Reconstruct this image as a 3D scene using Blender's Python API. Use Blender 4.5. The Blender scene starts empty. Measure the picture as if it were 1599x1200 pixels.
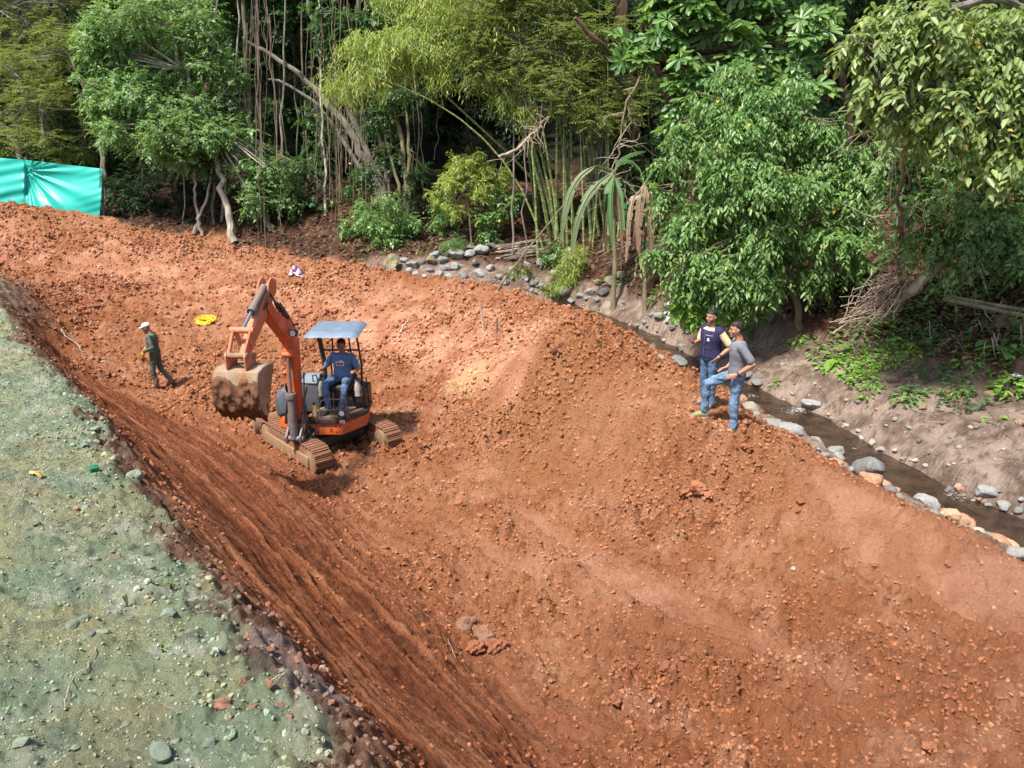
import bpy, bmesh, math, random
import numpy as np
from mathutils import Vector, Matrix, Quaternion
from mathutils.geometry import delaunay_2d_cdt

R = math.radians
rng = np.random.default_rng(7)
random.seed(7)
scene = bpy.context.scene
COL = scene.collection

# ---------------------------------------------------------------- camera, sky, sun, exposure
CAM_H, PITCH, FPX = 6.2, R(18.0), 1201.0          # eye height above the pit floor, tilt down, focal length in px of a 1599 px wide picture
cam_data = bpy.data.cameras.new('camera')
cam_data.sensor_width = 36.0
cam_data.lens = 36.0 * FPX / 1599.0
cam_data.clip_start, cam_data.clip_end = 0.05, 600.0
cam = bpy.data.objects.new('camera', cam_data)
COL.objects.link(cam)
cam.location = (0, 0, CAM_H)
cam.rotation_euler = (R(90) - PITCH, 0, 0)
scene.camera = cam

SUN_TO = Vector((-0.50, -0.46, 1.22)).normalized()   # through thin cloud, high over the left shoulder
world = bpy.data.worlds.new('World')
scene.world = world
world.use_nodes = True
_nt = world.node_tree
_nt.nodes.clear()
_o = _nt.nodes.new('ShaderNodeOutputWorld')
_b = _nt.nodes.new('ShaderNodeBackground')
_s = _nt.nodes.new('ShaderNodeTexSky')
_s.sky_type = 'NISHITA'
_s.sun_disc = False
_s.sun_elevation = math.asin(SUN_TO.z)
_s.sun_rotation = math.atan2(SUN_TO.x, SUN_TO.y)
_s.air_density, _s.dust_density, _s.ozone_density = 1.0, 2.5, 1.0
_b.inputs['Strength'].default_value = 0.135
_nt.links.new(_s.outputs[0], _b.inputs[0])
_nt.links.new(_b.outputs[0], _o.inputs[0])
sd = bpy.data.lights.new('sun', 'SUN')
sd.energy = 4.8
sd.angle = R(5)
sd.color = (1.0, 0.94, 0.84)
sun = bpy.data.objects.new('sun', sd)
COL.objects.link(sun)
sun.location = SUN_TO * 60
sun.rotation_euler = SUN_TO.to_track_quat('Z', 'Y').to_euler()
scene.view_settings.view_transform = 'Standard'
scene.view_settings.look = 'None'
scene.view_settings.gamma = 1.0
scene.view_settings.exposure = 0.74
scene.render.engine = 'CYCLES'
scene.cycles.max_bounces = 5
scene.cycles.diffuse_bounces = 2
scene.cycles.glossy_bounces = 2
scene.cycles.transmission_bounces = 4
scene.cycles.transparent_max_bounces = 4
scene.cycles.sample_clamp_indirect = 6.0
scene.cycles.use_denoising = True

# ---------------------------------------------------------------- survey: where a sight line of the photograph meets a height
CP, SP = math.cos(PITCH), math.sin(PITCH)
def P(u, v, z):
    """ground point of height z on the sight line through photo pixel u, v"""
    a, b = (u - 800) / FPX, (v - 600) / FPX
    D = (CAM_H - z) / (SP + b * CP)
    return (a * D, D * CP - b * D * SP, z)
def PD(u, v, D):
    """point at depth D on that sight line"""
    a, b = (u - 800) / FPX, (v - 600) / FPX
    return Vector((a * D, D * CP - b * D * SP, CAM_H - D * (SP + b * CP)))

# ---------------------------------------------------------------- numpy noise
def _hash(ix, iy, seed):
    h = (ix.astype(np.int64) * 374761393 + iy.astype(np.int64) * 668265263 + seed * 1274126177) & 0xFFFFFFFF
    h = ((h ^ (h >> 13)) * 1274126177) & 0xFFFFFFFF
    h = ((h ^ (h >> 16)) * 2246822519) & 0xFFFFFFFF
    return ((h ^ (h >> 15)) & 0xFFFFFF) / float(0xFFFFFF)
def vnoise(x, y, seed=0):
    ix, iy = np.floor(x), np.floor(y)
    fx, fy = x - ix, y - iy
    fx = fx * fx * fx * (fx * (fx * 6 - 15) + 10); fy = fy * fy * fy * (fy * (fy * 6 - 15) + 10)
    a, b = _hash(ix, iy, seed), _hash(ix + 1, iy, seed)
    c, d = _hash(ix, iy + 1, seed), _hash(ix + 1, iy + 1, seed)
    return (a + (b - a) * fx) * (1 - fy) + (c + (d - c) * fx) * fy - 0.5
def fbm(x, y, seed=0, octv=4, gain=0.5):
    s, amp = 0.0, 1.0
    for k in range(octv):
        s = s + amp * vnoise(x * 2 ** k + 17.3 * k, y * 2 ** k - 9.1 * k, seed + k)
        amp *= gain
    return s
def lumps(x, y, cell, seed, fill=0.6):
    """field of separate rounded clods, 0..1"""
    gx, gy = x / cell, y / cell
    ix, iy = np.floor(gx), np.floor(gy)
    best = np.zeros_like(x)
    for dx in (-1, 0, 1):
        for dy in (-1, 0, 1):
            cx, cy = ix + dx, iy + dy
            px, py = cx + _hash(cx, cy, seed), cy + _hash(cx, cy, seed + 1)
            r = 0.25 + 0.5 * _hash(cx, cy, seed + 2)
            on = _hash(cx, cy, seed + 3) < fill
            d2 = ((gx - px) ** 2 + (gy - py) ** 2) / (r * r)
            h = np.where(on, np.sqrt(np.clip(1 - d2, 0, 1)) * r * 1.35, 0)
            best = np.maximum(best, h)
    return best
def sstep(a, b, x):
    t = np.clip((x - a) / (b - a), 0, 1)
    return t * t * (3 - 2 * t)

# ---------------------------------------------------------------- mesh helpers
def mesh_np(name, V, F, smooth=False):
    """mesh from arrays; F is (n,3) or (n,4)"""
    me = bpy.data.meshes.new(name)
    V = np.asarray(V, dtype=np.float32); F = np.asarray(F, dtype=np.int32)
    me.vertices.add(len(V)); me.vertices.foreach_set('co', V.ravel())
    k = F.shape[1]
    me.loops.add(F.size); me.loops.foreach_set('vertex_index', F.ravel())
    me.polygons.add(len(F))
    me.polygons.foreach_set('loop_start', np.arange(0, F.size, k, dtype=np.int32))
    me.polygons.foreach_set('loop_total', np.full(len(F), k, dtype=np.int32))
    if smooth:
        me.polygons.foreach_set('use_smooth', np.ones(len(F), dtype=bool))
    me.update(calc_edges=True)
    return me
def attr(me, name, vals):
    a = me.attributes.new(name, 'FLOAT', 'POINT')
    a.data.foreach_set('value', np.asarray(vals, dtype=np.float32).ravel())
def attr_col(me, name, C):
    a = me.attributes.new(name, 'FLOAT_COLOR', 'POINT')
    C = np.concatenate([np.asarray(C, dtype=np.float32).reshape(-1, 3), np.ones((len(me.vertices), 1), np.float32)], 1)
    a.data.foreach_set('color', C.ravel())
def link(name, me, mat=None, parent=None, loc=None, rot=None, scale=None, matrix=None):
    o = bpy.data.objects.new(name, me)
    COL.objects.link(o)
    if mat is not None and me is not None and len(me.materials) == 0:
        me.materials.append(mat)
    if parent is not None:
        o.parent = parent
    if matrix is not None:
        o.matrix_local = matrix
    else:
        if loc is not None: o.location = loc
        if rot is not None: o.rotation_euler = rot
        if scale is not None: o.scale = scale if hasattr(scale, '__len__') else (scale,) * 3
    return o
def tag(o, label=None, cat=None, group=None, kind=None):
    if label: o['label'] = label
    if cat: o['category'] = cat
    if group: o['group'] = group
    if kind: o['kind'] = kind
    return o
def empty(name, loc=(0, 0, 0), rz=0.0):
    o = bpy.data.objects.new(name, None)
    o.empty_display_size = 0.1
    COL.objects.link(o)
    o.location = loc
    o.rotation_euler = (0, 0, rz)
    return o

class MB:
    """collects simple solids into one mesh"""
    def __init__(s): s.v, s.f = [], []
    def add(s, V, F):
        n = len(s.v)
        s.v += [tuple(p) for p in V]
        s.f += [tuple(i + n for i in f) for f in F]
        return s
    def hull(s, pts):
        bm = bmesh.new()
        for p in pts: bm.verts.new(p)
        bmesh.ops.convex_hull(bm, input=bm.verts)
        bm.verts.index_update()
        s.add([v.co[:] for v in bm.verts if v.link_faces], []) if False else None
        vs = [v for v in bm.verts if v.link_faces]
        idx = {v: i for i, v in enumerate(vs)}
        s.add([v.co[:] for v in vs], [[idx[v] for v in f.verts] for f in bm.faces])
        bm.free()
        return s
    def box(s, c, d, M=None):
        x, y, z = d[0] / 2, d[1] / 2, d[2] / 2
        V = [Vector((sx * x, sy * y, sz * z)) for sx in (-1, 1) for sy in (-1, 1) for sz in (-1, 1)]
        if M is not None: V = [M @ p for p in V]
        V = [p + Vector(c) for p in V]
        return s.add(V, [(0, 1, 3, 2), (4, 6, 7, 5), (0, 4, 5, 1), (2, 3, 7, 6), (0, 2, 6, 4), (1, 5, 7, 3)])
    def prism(s, prof, a, b, frame=None):
        """extrude a closed 2-D profile (x,z) from y=a to y=b"""
        n = len(prof)
        V = [Vector((x, a, z)) for x, z in prof] + [Vector((x, b, z)) for x, z in prof]
        if frame is not None: V = [frame @ p for p in V]
        F = [(i, (i + 1) % n, n + (i + 1) % n, n + i) for i in range(n)]
        F += [tuple(range(n - 1, -1, -1)), tuple(range(n, 2 * n))]
        return s.add(V, F)
    def tube(s, pts, r, n=8, cap=True, flat=1.0):
        """round bar along a polyline; r one radius or one per point"""
        pts = [Vector(p) for p in pts]
        rr = r if hasattr(r, '__len__') else [r] * len(pts)
        T = []
        for i in range(len(pts)):
            a, b = pts[max(i - 1, 0)], pts[min(i + 1, len(pts) - 1)]
            T.append((b - a).normalized() if (b - a).length > 1e-9 else Vector((0, 0, 1)))
        up = Vector((0, 0, 1)) if abs(T[0].z) < 0.9 else Vector((1, 0, 0))
        N = T[0].cross(up).normalized()
        V = []
        for i, p in enumerate(pts):
            N = (N - T[i] * N.dot(T[i])).normalized()
            B = T[i].cross(N)
            for k in range(n):
                a = 2 * math.pi * k / n
                V.append(p + (N * math.cos(a) + B * math.sin(a) * flat) * rr[i])
        F = []
        for i in range(len(pts) - 1):
            for k in range(n):
                F.append((i * n + k, i * n + (k + 1) % n, (i + 1) * n + (k + 1) % n, (i + 1) * n + k))
        if cap:
            F.append(tuple(range(n - 1, -1, -1)))
            m = (len(pts) - 1) * n
            F.append(tuple(range(m, m + n)))
        return s.add(V, F)
    def ball(s, c, r, n=8, m=6):
        rx, ry, rz = r if hasattr(r, '__len__') else (r, r, r)
        V = [(c[0], c[1], c[2] + rz)]
        for j in range(1, m):
            th = math.pi * j / m
            for k in range(n):
                a = 2 * math.pi * k / n
                V.append((c[0] + rx * math.sin(th) * math.cos(a), c[1] + ry * math.sin(th) * math.sin(a), c[2] + rz * math.cos(th)))
        V.append((c[0], c[1], c[2] - rz))
        F = [(0, 1 + k, 1 + (k + 1) % n) for k in range(n)]
        for j in range(m - 2):
            for k in range(n):
                F.append((1 + j * n + k, 1 + (j + 1) * n + k, 1 + (j + 1) * n + (k + 1) % n, 1 + j * n + (k + 1) % n))
        L = len(V) - 1
        F += [(L, 1 + (m - 2) * n + (k + 1) % n, 1 + (m - 2) * n + k) for k in range(n)]
        return s.add(V, F)
    def mesh(s, name, bevel=0.0, seg=2, smooth=False, angle=35):
        bm = bmesh.new()
        vs = [bm.verts.new(p) for p in s.v]
        for f in s.f:
            try: bm.faces.new([vs[i] for i in f])
            except ValueError: pass
        bmesh.ops.recalc_face_normals(bm, faces=bm.faces)
        if bevel > 0:
            es = [e for e in bm.edges if len(e.link_faces) == 2 and e.calc_face_angle(0) > R(angle)]
            bmesh.ops.bevel(bm, geom=es, offset=bevel, segments=seg, profile=0.6, affect='EDGES', clamp_overlap=True)
        me = bpy.data.meshes.new(name)
        bm.to_mesh(me); bm.free()
        if smooth or bevel > 0:
            for p in me.polygons: p.use_smooth = True
            try: me.set_sharp_from_angle(angle=R(40))
            except Exception: pass
        return me
    def obj(s, name, mat, parent=None, bevel=0.0, seg=2, smooth=False, **kw):
        return link(name, s.mesh(name, bevel, seg, smooth), mat, parent, **kw)

# ---------------------------------------------------------------- material helpers
class N:
    """tiny node-graph writer"""
    def __init__(s, name):
        s.m = bpy.data.materials.new(name); s.m.use_nodes = True
        s.t = s.m.node_tree; s.t.nodes.clear()
        s.out = s.t.nodes.new('ShaderNodeOutputMaterial')
    def n(s, typ, ins=None, **props):
        nd = s.t.nodes.new('ShaderNode' + typ)
        for k, v in props.items(): setattr(nd, k, v)
        for k, v in (ins or {}).items(): s.set(nd.inputs[k], v)
        return nd
    def set(s, sock, v):
        if isinstance(v, bpy.types.NodeSocket): s.t.links.new(v, sock)
        elif isinstance(v, bpy.types.Node): s.t.links.new(v.outputs[0], sock)
        else:
            if hasattr(v, '__len__') and len(v) == 3 and sock.type == 'RGBA': v = (*v, 1)
            sock.default_value = v
    def mix(s, f, a, b, mode='MIX'):
        nd = s.t.nodes.new('ShaderNodeMix'); nd.data_type = 'RGBA'; nd.blend_type = mode; nd.clamp_factor = True
        s.set(nd.inputs[0], f); s.set(nd.inputs[6], a); s.set(nd.inputs[7], b)
        return nd.outputs[2]
    def math(s, op, a, b=None, clamp=False):
        nd = s.t.nodes.new('ShaderNodeMath'); nd.operation = op; nd.use_clamp = clamp
        s.set(nd.inputs[0], a)
        if b is not None: s.set(nd.inputs[1], b)
        return nd.outputs[0]
    def noise(s, scale, detail=4, rough=0.55, vec=None, dist=0.0):
        nd = s.n('TexNoise', {'Scale': scale, 'Detail': detail, 'Roughness': rough, 'Distortion': dist})
        if vec is not None: s.set(nd.inputs['Vector'], vec)
        return nd.outputs[0]
    def ramp(s, f, stops, interp='LINEAR'):
        nd = s.t.nodes.new('ShaderNodeValToRGB'); nd.color_ramp.interpolation = interp
        e = nd.color_ramp.elements
        while len(e) < len(stops): e.new(0.5)
        for el, (p, c) in zip(e, stops):
            el.position = p
            el.color = (*c, 1) if hasattr(c, '__len__') else (c, c, c, 1)
        s.set(nd.inputs[0], f)
        return nd.outputs[0]
    def att(s, name): return s.n('Attribute', attribute_name=name).outputs['Fac']
    def attc(s, name): return s.n('Attribute', attribute_name=name).outputs['Color']
    def pos(s): return s.n('NewGeometry').outputs['Position']
    def objco(s): return s.n('TexCoord').outputs['Object']
    def rand(s): return s.n('ObjectInfo').outputs['Random']
    def bump(s, h, strength, dist):
        return s.n('Bump', {'Height': h, 'Strength': strength, 'Distance': dist}).outputs[0]
    def bsdf(s, col, rough=0.6, normal=None, **kw):
        nd = s.n('BsdfPrincipled', {'Base Color': col, 'Roughness': rough})
        if normal is not None: s.set(nd.inputs['Normal'], normal)
        for k, v in kw.items(): s.set(nd.inputs[k.replace('_', ' ')], v)
        return nd.outputs[0]
    def done(s, sh):
        s.t.links.new(sh, s.out.inputs[0]); return s.m
def simple(name, col, rough=0.6, metal=0.0, var=0.25, scale=8.0, bump=0.0, dirt=None, dirt_amt=0.5, dirt_scale=3.0, spec=None):
    """painted / plain surface with tonal variation, optional dirt film and fine relief"""
    g = N(name); co = g.objco()
    n1 = g.noise(scale, 5, 0.6, co)
    dark = tuple(c * (1 - var) for c in col); lite = tuple(min(1, c * (1 + var * 0.6)) for c in col)
    c = g.mix(g.ramp(n1, [(0.3, 0.0), (0.7, 1.0)]), dark, lite)
    rg = rough
    if dirt is not None:
        n2 = g.noise(dirt_scale, 7, 0.68, co, 0.4)
        f = g.ramp(n2, [(max(0.0, 0.62 - dirt_amt * 0.5), 0.0), (0.80 - dirt_amt * 0.3, 1.0)])
        c = g.mix(f, c, dirt)
        rg = g.mix(f, (rough,) * 3, (0.92,) * 3)
    nm = g.bump(g.noise(scale * 6, 4, 0.6, co), bump, 0.01) if bump > 0 else None
    sh = g.bsdf(c, rg, nm, Metallic=metal)
    return g.done(sh)
# ================================================================ GROUND
# survey lines: (points, class weights) ; class = bank gravel g, leaf litter l, stream gravel / bank earth b, pale pink subsoil p, machine-cut face c
AX = Vector((-0.595, 0.804, 0)); NX = Vector((0.804, 0.595, 0))       # along / across the trench
def ST(s, t, z): return (AX.x * s + NX.x * t, AX.y * s + NX.y * t, z)
LINES = []
def line(pts, step=0.45, **cls):
    LINES.append((pts, cls, step))
# bank the photographer stands on
line([ST(-14, -9, 4.6), ST(0, -9, 4.6), ST(14, -9, 4.3), ST(40, -10, 4.0)], 2.0, g=1)
line([ST(-14, -2.5, 4.3), ST(0, -2.5, 4.25), ST(8, -2.5, 3.85), ST(16, -2.5, 3.3), ST(26, -3, 3.2), ST(36, -3, 3.6)], 1.0, g=1)
line([ST(-6, .25, 3.9), ST(0, .25, 3.75), ST(6, .25, 3.45), ST(12, .25, 3.05), ST(20, .2, 2.7)], 0.5, g=1)
line([ST(-8, 1.1, 3.85), P(700, 1330, 3.6), P(590, 1200, 3.5), P(450, 1050, 3.4), P(330, 900, 3.28), P(215, 760, 3.15), P(130, 640, 3.0), P(60, 550, 2.8), P(0, 470, 2.55), ST(24, 0.6, 2.6)], 0.3, g=0.5, c=.3)
line([ST(-8, 1.4, 3.55), P(735, 1330, 3.28), P(625, 1200, 3.2), P(482, 1050, 3.1), P(360, 900, 3.0), P(240, 760, 2.88), P(150, 645, 2.75), P(72, 552, 2.55), P(8, 474, 2.35)], 0.3, c=.75, g=.12)
line([ST(-8, 2.9, 1.7), P(705, 1190, 1.75), P(560, 1050, 1.7), P(435, 880, 1.62), P(305, 745, 1.5), P(160, 625, 1.5), P(60, 548, 1.55)], 0.4, c=1)
line([ST(-8, 4.2, .15), P(930, 1330, 0.02), P(850, 1200, 0), P(780, 1090, 0), P(700, 985, 0), P(600, 880, 0), P(505, 770, 0), P(380, 705, .02), P(260, 655, .1), P(165, 612, .25), P(80, 556, .75)], 0.35, c=.6)
# trench floor
line([ST(-8, 5.4, .1), P(1050, 1240, .03), P(960, 1120, .0), P(850, 1000, 0), P(720, 860, -.05), P(610, 770, -.05), P(500, 700, 0), P(400, 655, .0), P(300, 625, 0), P(215, 598, .1), P(120, 556, .6)], 0.5)
line([ST(-8, 7.0, .5), P(1320, 1230, .35), P(1180, 1080, .25), P(1030, 930, .22), P(860, 800, .15), P(740, 710, .1), P(660, 655, .12), P(600, 620, .1), P(470, 590, .05), P(330, 580, .08), P(230, 555, .3), P(120, 520, .95)], 0.5)
# loose brown heap and its foot
line([P(1480, 1150, .7), P(1330, 1000, .66), P(1180, 880, .6), P(1060, 800, .6), P(950, 730, .62), P(850, 670, .6), P(770, 625, .62), P(690, 590, .5), P(600, 560, .42), P(500, 545, .3), P(380, 535, .45), P(300, 520, .6), P(210, 500, 1.0), P(110, 470, 1.5), P(0, 425, 2.1)], 0.5)
line([P(1599, 1050, .85), P(1420, 900, .95), P(1250, 800, 1.18), P(1120, 740, 1.32), P(1000, 670, 1.42), P(920, 610, 1.58), P(860, 570, 1.68)], 0.5)
line([P(900, 545, 1.98), P(880, 528, 2.08), P(850, 540, 1.85)], 0.3)
line([P(1350, 820, 1.3), P(1200, 735, 1.55), P(1080, 680, 1.72), P(1000, 620, 1.80), P(960, 570, 1.92)], 0.5)
# pale face behind the machine
line([P(800, 590, 1.15), P(745, 600, .78), P(690, 575, .68), P(620, 545, .62), P(540, 520, .75)], 0.35, p=1)
line([P(830, 520, 1.75), P(760, 530, 1.3), P(680, 510, 1.25), P(600, 490, 1.25), P(500, 475, 1.3), P(400, 460, 1.45), P(300, 440, 1.6), P(200, 425, 1.85), P(100, 400, 2.3), P(0, 385, 2.6)], 0.45, p=.7)
# berm crest
crest = [P(0, 338, 3.35), P(70, 342, 3.3), P(160, 352, 2.95), P(250, 372, 2.5), P(370, 394, 2.1), P(480, 410, 1.95), P(600, 426, 1.9), P(700, 440, 1.95), P(780, 456, 2.0), P(850, 474, 2.08), P(900, 492, 2.1), P(950, 515, 2.1), P(1000, 541, 2.08), P(1045, 575, 2.02), P(1085, 620, 1.95), P(1145, 672, 1.86), P(1250, 704, 1.72), P(1350, 768, 1.55), P(1480, 832, 1.38), P(1599, 892, 1.2), P(1750, 960, 1.1), P(2000, 1090, 1.0)]
inner = [(x - .55 * (1 if i > 4 else .3), y - .5, z - .03) for i, (x, y, z) in enumerate(crest)]
line(crest, 0.35)
# outer foot of the berm, water's edge, bed
WL = [P(868, 470, 1.2), P(900, 486, 1.05), P(945, 508, 1.0), P(984, 524, .97), P(1022, 552, .94), P(1060, 590, .9), P(1130, 625, .86), P(1202, 656, .82), P(1300, 706, .79), P(1374, 757, .77), P(1465, 803, .75), P(1535, 841, .74), P(1598, 869, .73), P(1800, 980, .7), P(2100, 1130, .66)]
WR = [P(872, 463, 1.2), P(912, 480, 1.05), P(962, 500, 1.0), P(1020, 521, .97), P(1066, 550, .94), P(1110, 575, .9), P(1160, 596, .86), P(1248, 636, .82), P(1318, 670, .79), P(1374, 705, .77), P(1465, 750, .75), P(1517, 778, .74), P(1598, 810, .73), P(1800, 900, .7), P(2100, 1030, .66)]
line([(x, y, z - .10) for x, y, z in WL], 0.35, b=1.3)
line([((a[0] + b[0]) / 2, (a[1] + b[1]) / 2, a[2] - .42) for a, b in zip(WL, WR)], 0.35, b=1.6)
line([(x, y, z - .08) for x, y, z in WR], 0.35, b=1.35)
line([(x * 0.965, y * 0.985, z + .16) for x, y, z in WL[4:]], 0.35, b=.55)
# right bank
line([P(1060, 528, 1.12), P(1110, 556, 1.1), P(1170, 576, 1.1), P(1260, 612, 1.05), P(1340, 645, 1.02), P(1420, 690, 1.0), P(1520, 742, 1.0), P(1599, 772, 1.0), P(1850, 860, .95)], 0.4, b=1)
line([P(1075, 495, 1.35), P(1130, 520, 1.38), P(1200, 545, 1.38), P(1290, 585, 1.3), P(1400, 650, 1.2), P(1500, 690, 1.2), P(1599, 715, 1.25), P(1850, 790, 1.25)], 0.4, b=.85, l=.2)
line([P(1090, 465, 1.75), P(1160, 490, 1.85), P(1250, 518, 1.85), P(1340, 535, 1.85), P(1440, 560, 1.8), P(1520, 580, 1.8), P(1599, 600, 1.8), P(1850, 650, 1.85)], 0.4, b=.6, l=.4)
line([P(1100, 445, 2.1), P(1180, 470, 2.12), P(1260, 488, 2.25), P(1340, 495, 2.32), P(1440, 500, 2.4), P(1520, 515, 2.4), P(1599, 530, 2.45), P(1850, 560, 2.5)], 0.4, l=.9)
line([P(1110, 425, 2.45), P(1180, 440, 2.5), P(1260, 440, 2.8), P(1340, 435, 3.05), P(1440, 420, 3.3), P(1520, 420, 3.4), P(1599, 425, 3.5), P(1850, 440, 3.6)], 0.5, l=1)
# gravel bar and forest floor behind it
line([P(560, 420, 1.85), P(640, 428, 1.85), P(720, 437, 1.7), P(800, 450, 1.5), P(860, 462, 1.3)], 0.5, b=.6, l=.4)
line([P(560, 408, 2.1), P(640, 414, 2.05), P(720, 420, 1.95), P(800, 430, 1.8), P(880, 446, 1.6), P(950, 462, 1.4), P(1010, 485, 1.25)], 0.5, b=.8, l=.3)
line([P(480, 398, 2.15), P(560, 395, 2.35), P(640, 392, 2.4), P(720, 390, 2.4), P(800, 395, 2.35), P(880, 410, 2.15), P(950, 430, 1.95), P(1020, 455, 1.75)], 0.6, b=.4, l=.7)
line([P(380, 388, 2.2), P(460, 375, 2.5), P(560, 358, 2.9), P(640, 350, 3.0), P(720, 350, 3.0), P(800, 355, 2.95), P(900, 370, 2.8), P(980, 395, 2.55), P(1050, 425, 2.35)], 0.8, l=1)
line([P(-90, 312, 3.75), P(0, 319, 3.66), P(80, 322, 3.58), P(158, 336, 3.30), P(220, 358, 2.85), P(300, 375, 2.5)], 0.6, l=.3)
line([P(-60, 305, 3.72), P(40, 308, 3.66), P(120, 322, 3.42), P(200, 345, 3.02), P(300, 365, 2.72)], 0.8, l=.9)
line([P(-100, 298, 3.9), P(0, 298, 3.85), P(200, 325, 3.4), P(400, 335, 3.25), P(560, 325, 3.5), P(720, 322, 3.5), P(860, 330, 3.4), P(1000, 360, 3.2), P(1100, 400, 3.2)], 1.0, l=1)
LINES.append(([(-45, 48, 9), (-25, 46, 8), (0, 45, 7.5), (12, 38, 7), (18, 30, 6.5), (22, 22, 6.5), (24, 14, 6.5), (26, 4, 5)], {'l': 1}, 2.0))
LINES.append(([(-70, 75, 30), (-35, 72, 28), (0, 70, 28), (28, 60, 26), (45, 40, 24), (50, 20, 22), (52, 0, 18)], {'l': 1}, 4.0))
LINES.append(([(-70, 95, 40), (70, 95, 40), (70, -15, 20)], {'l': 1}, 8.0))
LINES.append(([(-70, -15, 5), (-20, -15, 5), (0, -15, 4.6), (30, -15, 4)], {'g': 1}, 6.0))
LINES.append(([(-70, 20, 6), (-45, 20, 4), (-30, 22, 3.6), (-24, 26, 3.5)], {'l': .6}, 4.0))

def _tin():
    pts, dat = [], []
    for poly, cls, step in LINES:
        for a, b in zip(poly[:-1], poly[1:]):
            a, b = np.array(a), np.array(b)
            n = max(1, int(np.linalg.norm((b - a)[:2]) / step))
            for k in range(n):
                q = a + (b - a) * k / n
                pts.append((q[0], q[1])); dat.append((q[2], cls.get('g', 0), cls.get('l', 0), cls.get('b', 0), cls.get('p', 0), cls.get('c', 0)))
        q = np.array(poly[-1])
        pts.append((q[0], q[1])); dat.append((q[2], cls.get('g', 0), cls.get('l', 0), cls.get('b', 0), cls.get('p', 0), cls.get('c', 0)))
    keep, seen = [], set()
    for i, p in enumerate(pts):
        k = (round(p[0] / .12), round(p[1] / .12))
        if k not in seen: seen.add(k); keep.append(i)
    pts = [Vector(pts[i]) for i in keep]; dat = np.array([dat[i] for i in keep])
    vo, _, fo, ov, _, _ = delaunay_2d_cdt(pts, [], [], 0, 1e-4, True)
    vo = np.array([(v.x, v.y) for v in vo]); od = np.array([dat[o[0]] for o in ov])
    return vo, od, fo
GX0, GY0, GS = -70.0, -15.0, 0.12
GNX, GNY = int(140 / GS), int(110 / GS)
def _raster():
    vo, od, fo = _tin()
    G = np.zeros((GNY, GNX, 6)); G[..., 0] = 3.0
    for f in fo:
        a, b, c = vo[f[0]], vo[f[1]], vo[f[2]]
        x0, x1 = min(a[0], b[0], c[0]), max(a[0], b[0], c[0]); y0, y1 = min(a[1], b[1], c[1]), max(a[1], b[1], c[1])
        i0, i1 = max(0, int((x0 - GX0) / GS)), min(GNX - 1, int((x1 - GX0) / GS) + 1)
        j0, j1 = max(0, int((y0 - GY0) / GS)), min(GNY - 1, int((y1 - GY0) / GS) + 1)
        if i1 < i0 or j1 < j0: continue
        X, Y = np.meshgrid(GX0 + np.arange(i0, i1 + 1) * GS, GY0 + np.arange(j0, j1 + 1) * GS)
        d = (b[1] - c[1]) * (a[0] - c[0]) + (c[0] - b[0]) * (a[1] - c[1])
        if abs(d) < 1e-9: continue
        w0 = ((b[1] - c[1]) * (X - c[0]) + (c[0] - b[0]) * (Y - c[1])) / d
        w1 = ((c[1] - a[1]) * (X - c[0]) + (a[0] - c[0]) * (Y - c[1])) / d
        w2 = 1 - w0 - w1
        m = (w0 >= -1e-6) & (w1 >= -1e-6) & (w2 >= -1e-6)
        if not m.any(): continue
        val = w0[..., None] * od[f[0]] + w1[..., None] * od[f[1]] + w2[..., None] * od[f[2]]
        G[j0:j1 + 1, i0:i1 + 1][m] = val[m]
    for k in range(3):                                   # soften the facets
        n = 1 if k < 2 else 1
        Gp = np.pad(G, ((n, n), (n, n), (0, 0)), mode='edge')
        G = (Gp[:-2, 1:-1] + Gp[2:, 1:-1] + Gp[1:-1, :-2] + Gp[1:-1, 2:] + 2 * G) / 6
    return G
GRID = _raster()
def gsample(x, y):
    fx = np.clip((np.asarray(x, float) - GX0) / GS, 0, GNX - 1.001); fy = np.clip((np.asarray(y, float) - GY0) / GS, 0, GNY - 1.001)
    i, j = fx.astype(int), fy.astype(int); u, v = (fx - i)[..., None], (fy - j)[..., None]
    return (GRID[j, i] * (1 - u) + GRID[j, i + 1] * u) * (1 - v) + (GRID[j + 1, i] * (1 - u) + GRID[j + 1, i + 1] * u) * v
FOOTHOLDS = [(3.19, 12.05, 1.90, .36), (3.40, 11.21, 1.80, .26), (2.92, 11.40, 1.96, .30)]
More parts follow.
